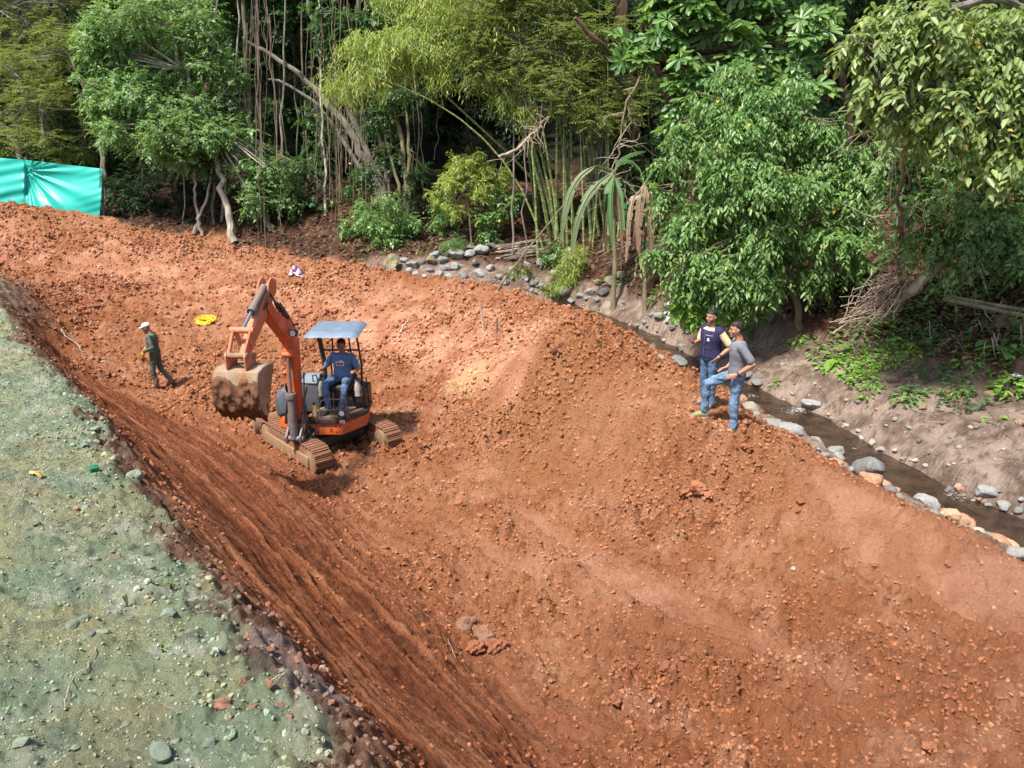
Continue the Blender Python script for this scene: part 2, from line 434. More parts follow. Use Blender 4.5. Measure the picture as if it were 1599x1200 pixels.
def ground(x, y):
    """height and class weights with soil relief"""
    x = np.asarray(x, float); y = np.asarray(y, float)
    wx, wy = fbm(x * .9, y * .9, 31, 3) * .22, fbm(x * .9, y * .9, 41, 3) * .22
    D = gsample(x + wx * .5, y + wy * .5)
    Ds = gsample(x + wx * 1.6 + fbm(x * 4, y * 4, 55, 3) * .16, y + wy * 1.6 + fbm(x * 4, y * 4, 56, 3) * .16)
    z = D[..., 0].copy()
    g, l, b, p, c = (Ds[..., k] for k in range(1, 6))
    s = x * AX.x + y * AX.y; t = x * NX.x + y * NX.y
    far = sstep(36, 44, y)
    soil = np.clip(1 - g - l - b * .8 - c * .9, 0, 1)
    patch = sstep(-.22, .3, fbm(x * .55, y * .55, 3, 3))           # where the soil is left in lumps
    comp = sstep(-.02, .25, fbm(s * .13 + 3, t * 1.0, 77, 3)) * sstep(17, 9, y) * sstep(4.6, 5.6, t)   # strips pressed smooth by the tracks
    lumpy = soil * (.35 + .65 * patch) * (1 - .75 * comp) * (1 - .35 * p)
    h = fbm(x * .8, y * .8, 5, 4) * .10 * soil + fbm(x * 3.1, y * 3.1, 9, 4) * .06 * (soil * .6 + .25)
    h += lumps(x, y, .42, 11, .40) * .17 * lumpy + lumps(x + 5, y, .20, 21, .55) * .13 * lumpy + lumps(x, y + 3, .10, 25, .65) * .10 * (lumpy * .75 + .25 * soil)
    h += fbm(x * 13, y * 13, 71, 3) * .035 * (soil + .5 * b + .4 * g + .5 * c)
    tread = sstep(.15, .5, comp) * (np.sin((s + .5 * vnoise(x * 2, y * 2, 19)) * 52) * .5 + .5) * .012 * sstep(-.1, .2, fbm(x * .9, y * .9, 23, 2))
    h += tread + lumps(x, y, .055, 27, .75) * .085 * (lumpy * .8 + .2 * soil)
    h += soil * sstep(.05, .25, comp) * sstep(.75, .45, comp) * .05 - soil * comp * .035
    # teeth marks along the cut face
    q = t * 1.0 + .10 * s + fbm(s * .35, t * 1.2, 61, 3) * .5
    groove = fbm(s * .3, q * 6.0, 63, 3, .6) * .09 + fbm(s * .5, q * 15.0, 67, 3, .65) * .085
    h += (groove + lumps(s * .5, t, .2, 33, .3) * .03) * c
    h += (lumps(x, y, .12, 81, .35) * .03 + lumps(x, y, .3, 83, .16) * .05 + fbm(x * 2, y * 2, 85, 4) * .05) * g
    h += (lumps(x, y, .2, 91, .5) * .05 + lumps(x, y, .45, 93, .3) * .10 + fbm(x * 1.5, y * 1.5, 95, 4) * .16) * (np.clip(b, 0, 1) * .8 + l * .6) * (1 - far) * (1 - .75 * sstep(1.0, 1.3, b))
    rim = sstep(.05, .25, g) * sstep(.85, .5, g)
    h += rim * (lumps(x, y, .16, 87, .6) * .06 + lumps(x, y, .07, 88, .7) * .06 + fbm(x * 5, y * 5, 89, 3) * .06) + g * lumps(x, y, .05, 86, .5) * .03
    z += h
    for (cx, cy, cz, cr) in FOOTHOLDS:                    # soil trodden level under the standing men
        w = np.exp(-(((x - cx) ** 2 + (y - cy) ** 2) / cr ** 2) ** 2)
        z = z + (cz + fbm(x * 9, y * 9, 15, 2) * .03 - z) * w
    return z, g, l, b, p, c, comp * soil, patch
def gz(x, y): return float(ground(np.array([x]), np.array([y]))[0][0])

def build_ground():
    ys = [-14, -11, -8, -5, -3, -1.5, -.5, .2, .7, 1.1, 1.45]
    y = 1.6
    while y < 34: ys.append(y); y += .0030 * (y + 5.2)
    while y < 94: ys.append(y); y *= 1.03
    ys = np.array(ys)
    fine = np.linspace(-.70, .70, 600)
    side = .70 + np.cumsum(np.linspace(.02, .25, 14))
    cs = np.concatenate([-side[::-1], fine, side])
    wid = np.where(ys > 1, ys + 3, np.maximum(4.0, 4 + .0 * ys))
    Xg = np.clip(cs[None, :] * wid[:, None], -69, 69)
    Xg[:, 0], Xg[:, -1] = -69.5, 69.5
    Yg = np.repeat(ys[:, None], len(cs), 1)
    z, g, l, b, p, c, comp, patch = ground(Xg, Yg)
    V = np.stack([Xg, Yg, z], -1).reshape(-1, 3)
    nr, nc = Xg.shape
    idx = np.arange(nr * nc).reshape(nr, nc)
    F = np.stack([idx[:-1, :-1], idx[:-1, 1:], idx[1:, 1:], idx[1:, :-1]], -1).reshape(-1, 4)
    me = mesh_np('ground', V, F, True)
    st = np.clip(l + b, 0, 1)
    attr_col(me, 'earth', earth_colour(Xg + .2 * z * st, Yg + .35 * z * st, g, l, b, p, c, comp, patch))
    attr(me, 'cut', np.clip(c * 1.15, 0, 1))
    return me

def lerp3(f, A, B):
    return A + (np.asarray(B) - A) * np.clip(f, 0, 1)[..., None]
def earth_colour(x, y, g, l, b, p, c, comp, patch):
    """mottled earth colours; far litter painted shade-dark, bank gravel painted with green light"""
    z3 = np.zeros(x.shape + (3,))
    s = x * AX.x + y * AX.y; t = x * NX.x + y * NX.y
    big, mid, fin = fbm(x * .4, y * .4, 101, 4), fbm(x * 2.2, y * 2.2, 103, 5, .6), fbm(x * 11, y * 11, 107, 4, .6)
    col = lerp3(sstep(-.28, .28, big), z3 + (.305, .120, .056), (.370, .166, .085))
    col = lerp3(sstep(-.1, .55, mid) * .8, col, (.43, .215, .125))
    col = lerp3(sstep(-.05, -.55, fin) * .7, col, (.185, .064, .027))
    heap = sstep(1.2, .2, np.hypot((x - 1.2) / 2.6, (y - 14.6) / 3.2) + fbm(x, y, 131, 3) * .5)        # browner tipped soil
    col = lerp3(heap * .6, col, (.30, .135, .060))
    pk = lerp3(sstep(-.4, .5, mid), z3 + (.46, .205, .125), (.62, .335, .215))
    col = lerp3(p * .85 * sstep(-.5, .15, mid + .2), col, pk)
    yel = sstep(1.0, .25, np.hypot((x + .95) / .85, (y - 17.0) / .9) + fbm(x * 2, y * 2, 133, 3) * .4)
    col = lerp3(yel * .6, col, (.62, .38, .20))
    col = lerp3(comp * (.35 + .6 * sstep(-.3, .4, mid)), col, (.46, .235, .145))
    wet = sstep(.12, .38, fbm(x * .5 + 9, y * .5, 137, 3) + .25 * sstep(10, 6, y)) * (t > 4) * sstep(13, 9, y)
    col = lerp3(wet * .2, col, (.29, .135, .078))
    q = t + .10 * s + fbm(s * .35, t * 1.2, 61, 3) * .5
    strk = .7 * fbm(s * .3, q * 6.0, 63, 3, .6) + .9 * fbm(s * .5, q * 15.0, 67, 3, .65)
    cut = lerp3(sstep(-.6, .1, strk), z3 + (.165, .052, .024), (.265, .088, .038))
    cut = lerp3(sstep(.05, .7, strk), cut, (.40, .170, .085))
    cut = lerp3(sstep(-.1, -.6, fin) * .6, cut, (.10, .034, .018))
    col = lerp3(c * 1.15, col, cut)
    gn = fbm(x * 1.1, y * 1.1, 113, 5, .6)
    gr = lerp3(sstep(-.35, .35, gn), z3 + (.235, .305, .200), (.330, .335, .195))  # green cast of reflected light painted into the gravel colour
    gr = lerp3(sstep(.0, .6, fbm(x * 4.2, y * 4.2, 115, 4, .65)), gr, (.39, .415, .315))
    gr = lerp3(sstep(-.05, -.6, fin) * .8, gr, (.16, .195, .14))
    gr = lerp3(sstep(.36, .6, fbm(x * 1.7, y * 1.7, 117, 4)) * .25, gr, (.30, .165, .085))
    rim = sstep(.05, .28, g + mid * .12)
    col = lerp3(rim * .85, col, lerp3(sstep(-.4, .4, fin), z3 + (.085, .052, .040), (.225, .150, .115)))
    ash = sstep(.36, .6, fbm(x * 1.6, y * 1.6, 119, 4) + .25 * (s < 8)) * rim * sstep(.6, .3, g) * sstep(.10, .25, g)
    col = lerp3(ash * .4, col, (.36, .34, .33))
    col = lerp3(sstep(.36, .60, g + fin * .18 + mid * .12), col, gr)
    bk = lerp3(sstep(-.5, .5, mid), z3 + (.185, .128, .098), (.40, .305, .245))
    bk = lerp3(sstep(.0, -.55, fin) * .8, bk, (.105, .070, .052))
    bk = lerp3(sstep(.2, .6, fin) * .7, bk, (.40, .34, .29))
    col = lerp3(sstep(.28, .55, b + fin * .25), col, bk)
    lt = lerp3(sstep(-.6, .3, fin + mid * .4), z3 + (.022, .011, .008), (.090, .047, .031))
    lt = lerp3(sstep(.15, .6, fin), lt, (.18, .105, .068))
    lt = lerp3(sstep(33, 39, y - np.minimum(0, 6 - x) * .8), lt, (.022, .024, .014))  # far litter painted near-black to stand in for forest shade
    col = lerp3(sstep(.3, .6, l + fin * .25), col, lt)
    return col
def soil_material():
    g = N('soil'); co = g.pos()
    grit = g.noise(30, 6, .78, co)
    col = g.mix(g.ramp(grit, [(.34, .25), (.52, 0.)]), g.attc('earth'), (.42, .36, .34), 'MULTIPLY')
    col = g.mix(g.ramp(grit, [(.55, 0.), (.72, .35)]), col, (1.35, 1.35, 1.35), 'MULTIPLY')
    vo = g.n('TexVoronoi', {'Vector': co, 'Scale': 17.0, 'Randomness': 1.0}); 
    hgt = g.math('SUBTRACT', g.math('MULTIPLY', grit, 1.1), g.math('MULTIPLY', vo.outputs['Distance'], .55))
    sep = g.n('SeparateXYZ', {0: co})                       # fine scrape lines drawn by the bucket along the cut face
    s_ = g.math('ADD', g.math('MULTIPLY', sep.outputs[0], AX.x), g.math('MULTIPLY', sep.outputs[1], AX.y))
    t_ = g.math('ADD', g.math('MULTIPLY', sep.outputs[0], NX.x), g.math('MULTIPLY', sep.outputs[1], NX.y))
    st = g.n('CombineXYZ', {0: g.math('MULTIPLY', s_, .45), 1: g.math('MULTIPLY', g.math('ADD', t_, g.math('MULTIPLY', s_, .10)), 17.0), 2: 0.0}).outputs[0]
    strk = g.noise(1.3, 4, .62, st, .25)
    cutf = g.att('cut')
    col = g.mix(g.math('MULTIPLY', cutf, g.ramp(strk, [(.38, .55), (.52, 0.)])), col, (.150, .050, .024))
    col = g.mix(g.math('MULTIPLY', cutf, g.ramp(strk, [(.55, 0.), (.70, .6)])), col, (.43, .20, .105))
    hgt = g.math('ADD', hgt, g.math('MULTIPLY', cutf, g.math('MULTIPLY', strk, .9)))
    nm = g.bump(hgt, 1.0, .06)
    return g.done(g.bsdf(col, .95, nm, **{'Specular_IOR_Level': .1}))
M = {}
M['soil'] = soil_material()
tag(link('ground', build_ground(), M['soil']), kind='structure')

# ---------------------------------------------------------------- stream
def water_material():
    g = N('stream_water'); co = g.pos()
    n = g.noise(3.0, 5, .6, co, .6); f = g.noise(14, 5, .6, co, .5)
    col = g.mix(g.ramp(n, [(.35, 0.), (.65, 1.)]), (.018, .011, .007), (.060, .034, .021))
    foam = g.ramp(g.math('MULTIPLY', g.noise(1.3, 3, .5, co), g.noise(24, 6, .75, co, 1.)), [(.36, 0.), (.44, .8)])
    col = g.mix(foam, col, (.72, .74, .76))
    nm = g.bump(g.math('ADD', n, g.math('MULTIPLY', f, .5)), .7, .08)
    return g.done(g.bsdf(col, g.mix(foam, (.05,) * 3, (.6,) * 3), nm))
def build_water():
    V, F = [], []
    n = 9
    wl, wr = [], []
    for a, b in zip(range(len(WL) - 1), range(1, len(WL))):
        for k in range(10):
            f = k / 10
            wl.append(np.array(WL[a]) * (1 - f) + np.array(WL[b]) * f); wr.append(np.array(WR[a]) * (1 - f) + np.array(WR[b]) * f)
    for a, b in zip(wl, wr):
        e = (b - a); e[2] = 0
        for k in range(n):
            q = a - e * .25 + (e * 1.5) * k / (n - 1)
            z = (a[2] + b[2]) / 2 - .015 + vnoise(np.array([q[0] * 5]), np.array([q[1] * 5]), 3)[0] * .035
            V.append((q[0], q[1], z))
    for i in range(len(wl) - 1):
        for k in range(n - 1):
            F.append((i * n + k, i * n + k + 1, (i + 1) * n + k + 1, (i + 1) * n + k))
    return mesh_np('stream', V, F, True)
M['water'] = water_material()
tag(link('stream', build_water(), M['water']), kind='structure')
# ================================================================ PLANTS
def leaf_material(name, a, b, rough=.5, trans=.35, yellow=.02, ycol=(.55, .42, .05)):
    g = N(name)
    r = g.att('rnd')
    col = g.mix(r, a, b)
    if yellow > 0:
        col = g.mix(g.ramp(g.att('rnd2'), [(1 - yellow - .001, 0.), (1 - yellow, 1.)]), col, ycol)
    sh = g.bsdf(col, rough, **{'Specular_IOR_Level': .45})
    tr = g.n('BsdfTranslucent', {'Color': g.mix(.5, col, tuple(min(1, 1.6 * c) for c in (b[0] * 1.2, b[1] * 1.25, b[2] * .6)))})
    mx = g.n('MixShader', {0: trans, 1: sh, 2: tr.outputs[0]})
    return g.done(mx.outputs[0])
def single_leaf_material(name, a, b, rough=.42, trans=.3):
    g = N(name)
    col = g.mix(g.rand(), a, b)
    co = g.objco()
    col = g.mix(g.ramp(g.math('ABSOLUTE', g.n('SeparateXYZ', {0: co}).outputs[1]), [(.012, .5), (.03, 0.)]), col, tuple(min(1, 2.0 * c) for c in b))
    sh = g.bsdf(col, rough, **{'Specular_IOR_Level': .5})
    tr = g.n('BsdfTranslucent', {'Color': col})
    mx = g.n('MixShader', {0: trans, 1: sh, 2: tr.outputs[0]})
    return g.done(mx.outputs[0])
def bark_material(name, a, b, scale=6., zs=.25):
    g = N(name); co = g.pos()
    mp = g.n('Mapping', {'Vector': co, 'Scale': (1, 1, zs)})
    n = g.noise(scale, 6, .65, mp.outputs[0]); f = g.noise(scale * 5, 4, .6, mp.outputs[0])
    col = g.mix(g.ramp(n, [(.35, 0.), (.65, 1.)]), a, b)
    return g.done(g.bsdf(col, .9, g.bump(g.math('ADD', n, f), .7, .03)))
LM = {
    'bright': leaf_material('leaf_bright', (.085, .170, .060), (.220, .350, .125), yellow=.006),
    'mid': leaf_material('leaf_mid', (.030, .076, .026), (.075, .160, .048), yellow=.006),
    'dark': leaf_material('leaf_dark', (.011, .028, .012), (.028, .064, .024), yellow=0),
    'olive': leaf_material('leaf_olive', (.085, .125, .040), (.240, .285, .085), yellow=.01),
    'bamboo': leaf_material('leaf_bamboo', (.150, .225, .050), (.375, .445, .110), yellow=.02),
    'glossy': leaf_material('leaf_glossy', (.066, .150, .044), (.210, .345, .105), rough=.36, yellow=.004),
    'pale': leaf_material('leaf_pale', (.115, .180, .055), (.265, .345, .110), yellow=.02, ycol=(.6, .42, .06)),
    'fresh': leaf_material('leaf_fresh', (.095, .230, .035), (.240, .430, .070), yellow=.01),
    'dry': leaf_material('leaf_dry', (.20, .125, .075), (.42, .29, .19), yellow=0, trans=.15),
}
LS = {
    'whorl': single_leaf_material('big_leaf', (.045, .125, .045), (.150, .300, .085)),
    'glossy': single_leaf_material('glossy_leaf', (.080, .170, .052), (.225, .365, .115)),
    'pale': single_leaf_material('pale_leaf', (.125, .195, .060), (.285, .370, .125)),
    'fresh': single_leaf_material('fresh_leaf', (.085, .215, .040), (.200, .390, .080)),
}
BK = {
    'pale': bark_material('bark_pale', (.20, .165, .125), (.46, .41, .34)),
    'grey': bark_material('bark_grey', (.085, .072, .058), (.23, .20, .165)),
    'brown': bark_material('bark_brown', (.070, .040, .026), (.19, .115, .075)),
    'moss': bark_material('bark_moss', (.085, .080, .040), (.22, .19, .105)),
    'vine': bark_material('vine_bark', (.060, .043, .030), (.20, .150, .105)),
    'dry': bark_material('dry_wood', (.22, .165, .115), (.48, .40, .31)),
}
OVAL = np.array([(0, 0, 0), (.30, .46, .07), (.70, .38, .02), (1, 0, -.16), (.70, -.38, .02), (.30, -.46, .07)])
OVAL_F = np.array([(0, 1, 2, 3), (0, 3, 4, 5)])
OBOV = np.array([(0, 0, 0), (.40, .30, .05), (.80, .46, .0), (1, 0, -.12), (.80, -.46, .0), (.40, -.30, .05)])
DIAM = np.array([(0, 0, 0), (.42, .5, .05), (1, 0, -.10), (.42, -.5, .05)])
DIAM_F = np.array([(0, 1, 2, 3)])
SHAPES = {'oval': (OVAL, OVAL_F), 'obov': (OBOV, OVAL_F), 'diam': (DIAM, DIAM_F)}
def unit(a): return a / np.maximum(np.linalg.norm(a, axis=-1, keepdims=True), 1e-9)
def leaves_mesh(name, pos, d, nrm, L, W, shape, rr):
    T, TF = SHAPES[shape]
    d = unit(d); s = unit(np.cross(nrm, d)); n = np.cross(d, s)
    k = len(T); m = len(pos)
    V = pos[:, None, :] + (T[None, :, 0:1] * L[:, None, None]) * d[:, None, :] + (T[None, :, 1:2] * W[:, None, None]) * s[:, None, :] + (T[None, :, 2:3] * L[:, None, None]) * n[:, None, :]
    F = (np.arange(m)[:, None, None] * k + TF[None]).reshape(-1, 4)
    me = mesh_np(name, V.reshape(-1, 3), F)
    attr(me, 'rnd', np.repeat(rr.random(m), k)); attr(me, 'rnd2', np.repeat(rr.random(m), k))
    return me
def spray_leaves(clumps, n, K, L, W, spray, droop, seed, flat=0.0, inner=.45, out=.9):
    """leaf frames: sprays of K leaves spread through ellipsoid clumps; flat > 0 lays the sprays level"""
    rr = np.random.default_rng(seed)
    C = np.array([c[0][:] if hasattr(c[0], '__len__') else c[0] for c in clumps], float)
    Rr = np.array([c[1] if hasattr(c[1], '__len__') else (c[1],) * 3 for c in clumps], float)
    w = (Rr[:, 0] * Rr[:, 2]) * np.array([c[2] if len(c) > 2 else 1 for c in clumps]); w = w / w.sum()
    i = rr.choice(len(C), n, p=w)
    dv = unit(rr.normal(size=(n, 3)))
    rad = 1 - inner * rr.random(n) ** 1.6
    lob = 1 + .22 * np.sin(dv[:, 0] * 5 + i * 1.7) * np.sin(dv[:, 2] * 6 + i) + .12 * np.sin(dv[:, 1] * 11 + i * .6)
    o = C[i] + dv * Rr[i] * (rad * lob)[:, None]
    sd = dv * out + rr.normal(size=(n, 3)) * .5 + np.array([0, 0, -droop])
    sd[:, 2] *= (1 - flat); sd = unit(sd)
    sl = spray * (.6 + .8 * rr.random(n))
    side = unit(np.cross(sd, np.array([0, 0, 1.0]) + rr.normal(size=(n, 3)) * .25 * (1 - flat)))
    k = np.tile(np.arange(K), n); q = np.repeat(np.arange(n), K); m = n * K
    f = (k + .4 + .4 * rr.random(m)) / K
    sg = np.where(k % 2 == 0, 1.0, -1.0)
    pos = o[q] + sd[q] * (sl[q] * f)[:, None] + np.array([0, 0, -1.0]) * (sl[q] * f ** 2 * droop * .35)[:, None]
    d = sd[q] * .6 + side[q] * (sg * .8)[:, None] + rr.normal(size=(m, 3)) * .22 * (1 - .6 * flat) + np.array([0, 0, -droop * .55])
    nr = np.array([0, 0, 1.0]) + dv[q] * .45 * (1 - flat) + rr.normal(size=(m, 3)) * .30 * (1 - .5 * flat)
    sc = (.5 + .8 * rr.random(m)) * (.75 + .5 * rr.random(n))[q]
    return pos, d, nr, L * sc, W * sc, rr
def whorl_leaves(clumps, n, K, L, W, seed, droop=.25, inner=.35):
    rr = np.random.default_rng(seed)
    C = np.array([c[0][:] for c in clumps], float); Rr = np.array([c[1] if hasattr(c[1], '__len__') else (c[1],) * 3 for c in clumps], float)
    w = Rr[:, 0] * Rr[:, 2]; i = rr.choice(len(C), n, p=w / w.sum())
    dv = unit(rr.normal(size=(n, 3)) + np.array([0, -.35, .25]))
    o = C[i] + dv * Rr[i] * (1 - inner * rr.random(n) ** 1.5)[:, None]
    ax = unit(dv * .6 + np.array([0, -.1, .8]) + rr.normal(size=(n, 3)) * .25)
    u = unit(np.cross(ax, np.array([.3, 1, .1]))); v = np.cross(ax, u)
    k = np.tile(np.arange(K), n); q = np.repeat(np.arange(n), K); m = n * K
    a = 2 * math.pi * (k / K) + rr.random(n)[q] * 6 + rr.normal(size=m) * .12
    rd = u[q] * np.cos(a)[:, None] + v[q] * np.sin(a)[:, None]
    d = rd + ax[q] * (.15 + .3 * rr.random(m))[:, None] + np.array([0, 0, -droop])
    sc = .7 + .5 * rr.random(m)
    return o[q] + rd * .03, d, ax[q] + rr.normal(size=(m, 3)) * .15, L * sc, W * sc, rr
LEAF_ONE = {}
def leaf_template(shape, ratio):
    key = (shape, round(ratio, 2))
    if key not in LEAF_ONE:
        T, TF = SHAPES[shape]
        V = T.copy(); V[:, 1] *= ratio
        LEAF_ONE[key] = mesh_np('leaf', V, TF)
    return LEAF_ONE[key]
def crown_parts(parent, frames, shape, mat, n_single=0, single_mat=None, name='crown'):
    """foliage as one mass; the n_single leaves that show largest are leaf objects of their own"""
    pos, d, nr, L, W, rr = frames
    keep = np.ones(len(pos), bool)
    if n_single:
        to = np.array([0, 0, CAM_H]) - pos
        face = np.abs((unit(np.cross(np.cross(d, nr), d)) * unit(to)).sum(1))
        size = L * (.4 + face) / np.linalg.norm(to, axis=1)
        front = -np.linalg.norm(to, axis=1); thr = np.quantile(front, .72)
        size = np.where(front > thr, size, 0)
        sel = np.argsort(-size)[:n_single]
        keep[sel] = False
        ratio = float(np.mean(W / L))
        me0 = leaf_template(shape, ratio).copy(); me0.materials.append(single_mat)
        for j in sel:
            x = Vector(d[j]).normalized(); n0 = Vector(nr[j]); y = n0.cross(x).normalized(); z = x.cross(y)
            m = Matrix((x, y, z)).transposed().to_4x4()
            m = Matrix.Translation(Vector(pos[j])) @ m @ Matrix.Scale(float(L[j]), 4)
            link('leaf', me0, None, parent, matrix=parent.matrix_basis.inverted() @ m)
    me = leaves_mesh(name, pos[keep] - np.array(parent.location), d[keep], nr[keep], L[keep], W[keep], shape, rr)
    o = link(name, me, mat, parent)
    if n_single: o['kind'] = 'stuff'
    return o
def wobble(pts, amp, seed, sub=4):
    """subdivide a polyline and make it crooked"""
    rr = random.Random(seed); out = []
    pts = [Vector(p) for p in pts]
    for a, b in zip(pts[:-1], pts[1:]):
        for k in range(sub):
            q = a.lerp(b, k / sub)
            if k or a is not pts[0]: q = q + Vector((rr.gauss(0, amp), rr.gauss(0, amp), rr.gauss(0, amp * .5)))
            out.append(q)
    out.append(pts[-1])
    return out
def trunk_mesh(mb, pts, r0, r1, seed, amp=.03, n=8, sub=4):
    w = wobble(pts, amp, seed, sub)
    m = len(w) - 1
    mb.tube(w, [r0 + (r1 - r0) * (i / m) ** .8 for i in range(m + 1)], n)
def base_at(u, v, D):
    q = PD(u, v, D); return Vector((q.x, q.y, gz(q.x, q.y)))
def clumps_px(lst, D, n=6, lo=.22, hi=.55):
    """(u, v, radius px[, depth offset]) -> world ellipsoids"""
    out = []
    for c in lst:
        dd = D + (c[3] if len(c) > 3 else 0)
        r = c[2] * dd / FPX
        q = PD(c[0], c[1], dd)
        rr = random.Random(c[0] * 31 + c[1] * 17 + c[2])
        for _ in range(n):                                # a crown mass is several uneven tufts with gaps between
            e = Vector((rr.gauss(0, 1), rr.gauss(0, 1), rr.gauss(0, 1))).normalized() * r * rr.uniform(.35, 1.2)
            f = r * rr.uniform(lo, hi)
            out.append((q + Vector((e.x, e.y, e.z * .8)), (f * 1.25, f * 1.25, f * .75)))
    return out
def tree(name, label, base, stems, clumps, mat, bark, seed, leaf, cat='tree', group=None, limbs=True, limb_r=.05, single=0, single_mat=None, whorl=False):
    """stems: list of (points, r0, r1); clumps: ellipsoids; leaf: dict for the sprays"""
    root = empty(name, base)
    mb = MB()
    for k, (pts, r0, r1) in enumerate(stems):
        trunk_mesh(mb, [Vector(p) - base for p in pts], r0, r1, seed + k, amp=min(.06, r0 * .35))
    if limbs:
        rr = random.Random(seed)
        tips = [Vector(p) for s in stems for p in s[0][len(s[0]) // 2:]]
        for c in clumps[::2]:
            c0 = Vector(c[0])
            a = min(tips, key=lambda q: (q - c0).length + (1.5 if q.z > c0.z else 0))
            m = a.lerp(c0, .5) + Vector((rr.gauss(0, .15), rr.gauss(0, .15), rr.uniform(-.1, .25)))
            trunk_mesh(mb, [a - base, m - base, c0 - base], limb_r, limb_r * .35, rr.random(), amp=.04, n=6, sub=3)
            for _ in range(2):
                e = c0 + Vector((rr.gauss(0, 1), rr.gauss(0, 1), rr.gauss(0, .8))).normalized() * max(c[1][0] if hasattr(c[1], '__len__') else c[1], .2) * .9
                trunk_mesh(mb, [m - base, c0.lerp(e, .45) - base, e - base], limb_r * .45, limb_r * .12, rr.random(), amp=.03, n=5, sub=2)
    mb.obj('trunk', BK[bark], root, smooth=True)
    sh = leaf.get('shape', 'diam')
    if whorl: fr = whorl_leaves(clumps, leaf['n'], leaf['K'], leaf['L'], leaf['W'], seed, leaf.get('droop', .25))
    else: fr = spray_leaves(clumps, leaf['n'], leaf['K'], leaf['L'], leaf['W'], leaf.get('spray', .4), leaf.get('droop', .5), seed, leaf.get('flat', 0), leaf.get('inner', .45))
    crown_parts(root, fr, sh, LM[mat], single, single_mat)
    tag(root, label, cat, group)
    return root
FEATHER = dict(K=12, L=.16, W=.035, spray=.55, droop=.25, flat=.55)
BROAD = dict(K=9, L=.17, W=.085, spray=.42, droop=.45)

# ---- left: feathery trees over the green sheet
b0 = base_at(44, 322, 34)
tree('feathery_tree', 'olive feathery-leaved tree leaning behind the green sheet fence with a pale bent trunk', b0,
     [([b0, PD(30, 240, 34), PD(14, 208, 34), PD(-8, 188, 34), PD(-30, 120, 33.5), PD(0, 20, 33)], .13, .06)],
     clumps_px([(20, 40, 62), (-60, 60, 60), (95, 35, 52), (55, 100, 55), (0, 130, 50), (20, 180, 48), (-30, 200, 40), (60, 165, 45), (120, 0, 45), (30, -50, 60), (-60, -40, 60), (110, -60, 50)], 33), 'olive', 'pale', 11, dict(FEATHER, n=2300))
b1 = base_at(165, 335, 31.5)
tree('forked_tree', 'grey forked tree beside the end of the green sheet fence', b1,
     [([b1, PD(163, 262, 31.5), PD(158, 205, 31.5), PD(140, 165, 31.3), PD(126, 128, 31), PD(108, 85, 31)], .14, .05),
      ([PD(158, 205, 31.5), PD(176, 185, 31.3), PD(188, 160, 31)], .05, .02),
      ([PD(138, 172, 31.3), PD(105, 172, 31), PD(62, 168, 30.6), PD(42, 158, 30.5)], .04, .015)],
     clumps_px([(95, 90, 42), (60, 140, 40), (130, 60, 40), (20, 105, 38), (100, 150, 30), (30, 215, 36), (80, 205, 30), (140, 215, 28, .6), (110, 235, 30, .8)], 31.2), 'olive', 'grey', 13, dict(FEATHER, n=1300), limb_r=.03)
# ---- bright broad-leaved tree with a pale trunk
b2 = base_at(368, 388, 28.6)
tree('leafy_tree', 'bright green small-leaved tree with a pale leaning trunk at the edge of the excavation', b2,
     [([b2, PD(356, 325, 28.6), PD(343, 268, 28.6), PD(322, 190, 28.6), PD(290, 110, 28.6), PD(262, 40, 28.4)], .15, .05)],
     clumps_px([(245, 30, 58), (205, 95, 52), (285, 95, 55), (235, 150, 62), (310, 150, 45), (175, 150, 34), (195, 205, 36, -.6), (262, 205, 40, -.6), (325, 215, 34), (235, 232, 24, -.8), (350, 120, 34), (392, 255, 34), (440, 275, 32, .6), (345, 200, 40), (405, 310, 26), (170, 60, 40), (300, 30, 45), (450, 300, 25, .6), (300, 240, 24), (150, 110, 30), (165, 200, 24)], 28.6), 'bright', 'pale', 17, dict(BROAD, n=6200, L=.15, W=.075))
b3 = base_at(312, 380, 28.9)
tree('crossed_tree', 'young tree with two pale stems crossing just above the bare soil', b3,
     [([base_at(306, 380, 28.9), PD(311, 345, 28.8), PD(303, 312, 28.8), PD(306, 280, 28.8), PD(300, 240, 28.8)], .075, .03),
      ([base_at(318, 381, 28.9), PD(310, 343, 28.7), PD(322, 312, 28.8), PD(328, 285, 28.8), PD(335, 240, 28.8)], .07, .03)],
     clumps_px([(300, 245, 28), (335, 240, 28), (315, 215, 30)], 28.9), 'mid', 'pale', 19, dict(BROAD, n=600, L=.15, W=.075), limb_r=.02)
b4 = base_at(427, 386, 29)
tree('mossy_tree', 'slender mossy trunk leaning among the hanging vines', b4,
     [([b4, PD(415, 340, 29), PD(404, 290, 29.2), PD(392, 215, 29.5), PD(385, 110, 30), PD(380, 0, 30)], .14, .08)],
     clumps_px([(400, -40, 70, 1), (330, -70, 60, 1), (460, -60, 60, 1), (470, 250, 30), (500, 310, 28), (455, 340, 24), (425, 250, 26)], 29.5), 'mid', 'moss', 23, dict(BROAD, n=1600, L=.18, W=.09))
b5 = base_at(332, 340, 34)
tree('straight_tree', 'tall straight brown trunk in the shade behind the bright leafy tree', b5,
     [([b5, PD(328, 200, 34), PD(322, 90, 34), PD(316, 0, 34), PD(312, -90, 34)], .17, .12)],
     clumps_px([(310, -130, 90), (230, -110, 70), (390, -120, 70), (300, -200, 90)], 34), 'mid', 'brown', 29, dict(BROAD, n=1600, L=.24, W=.12))
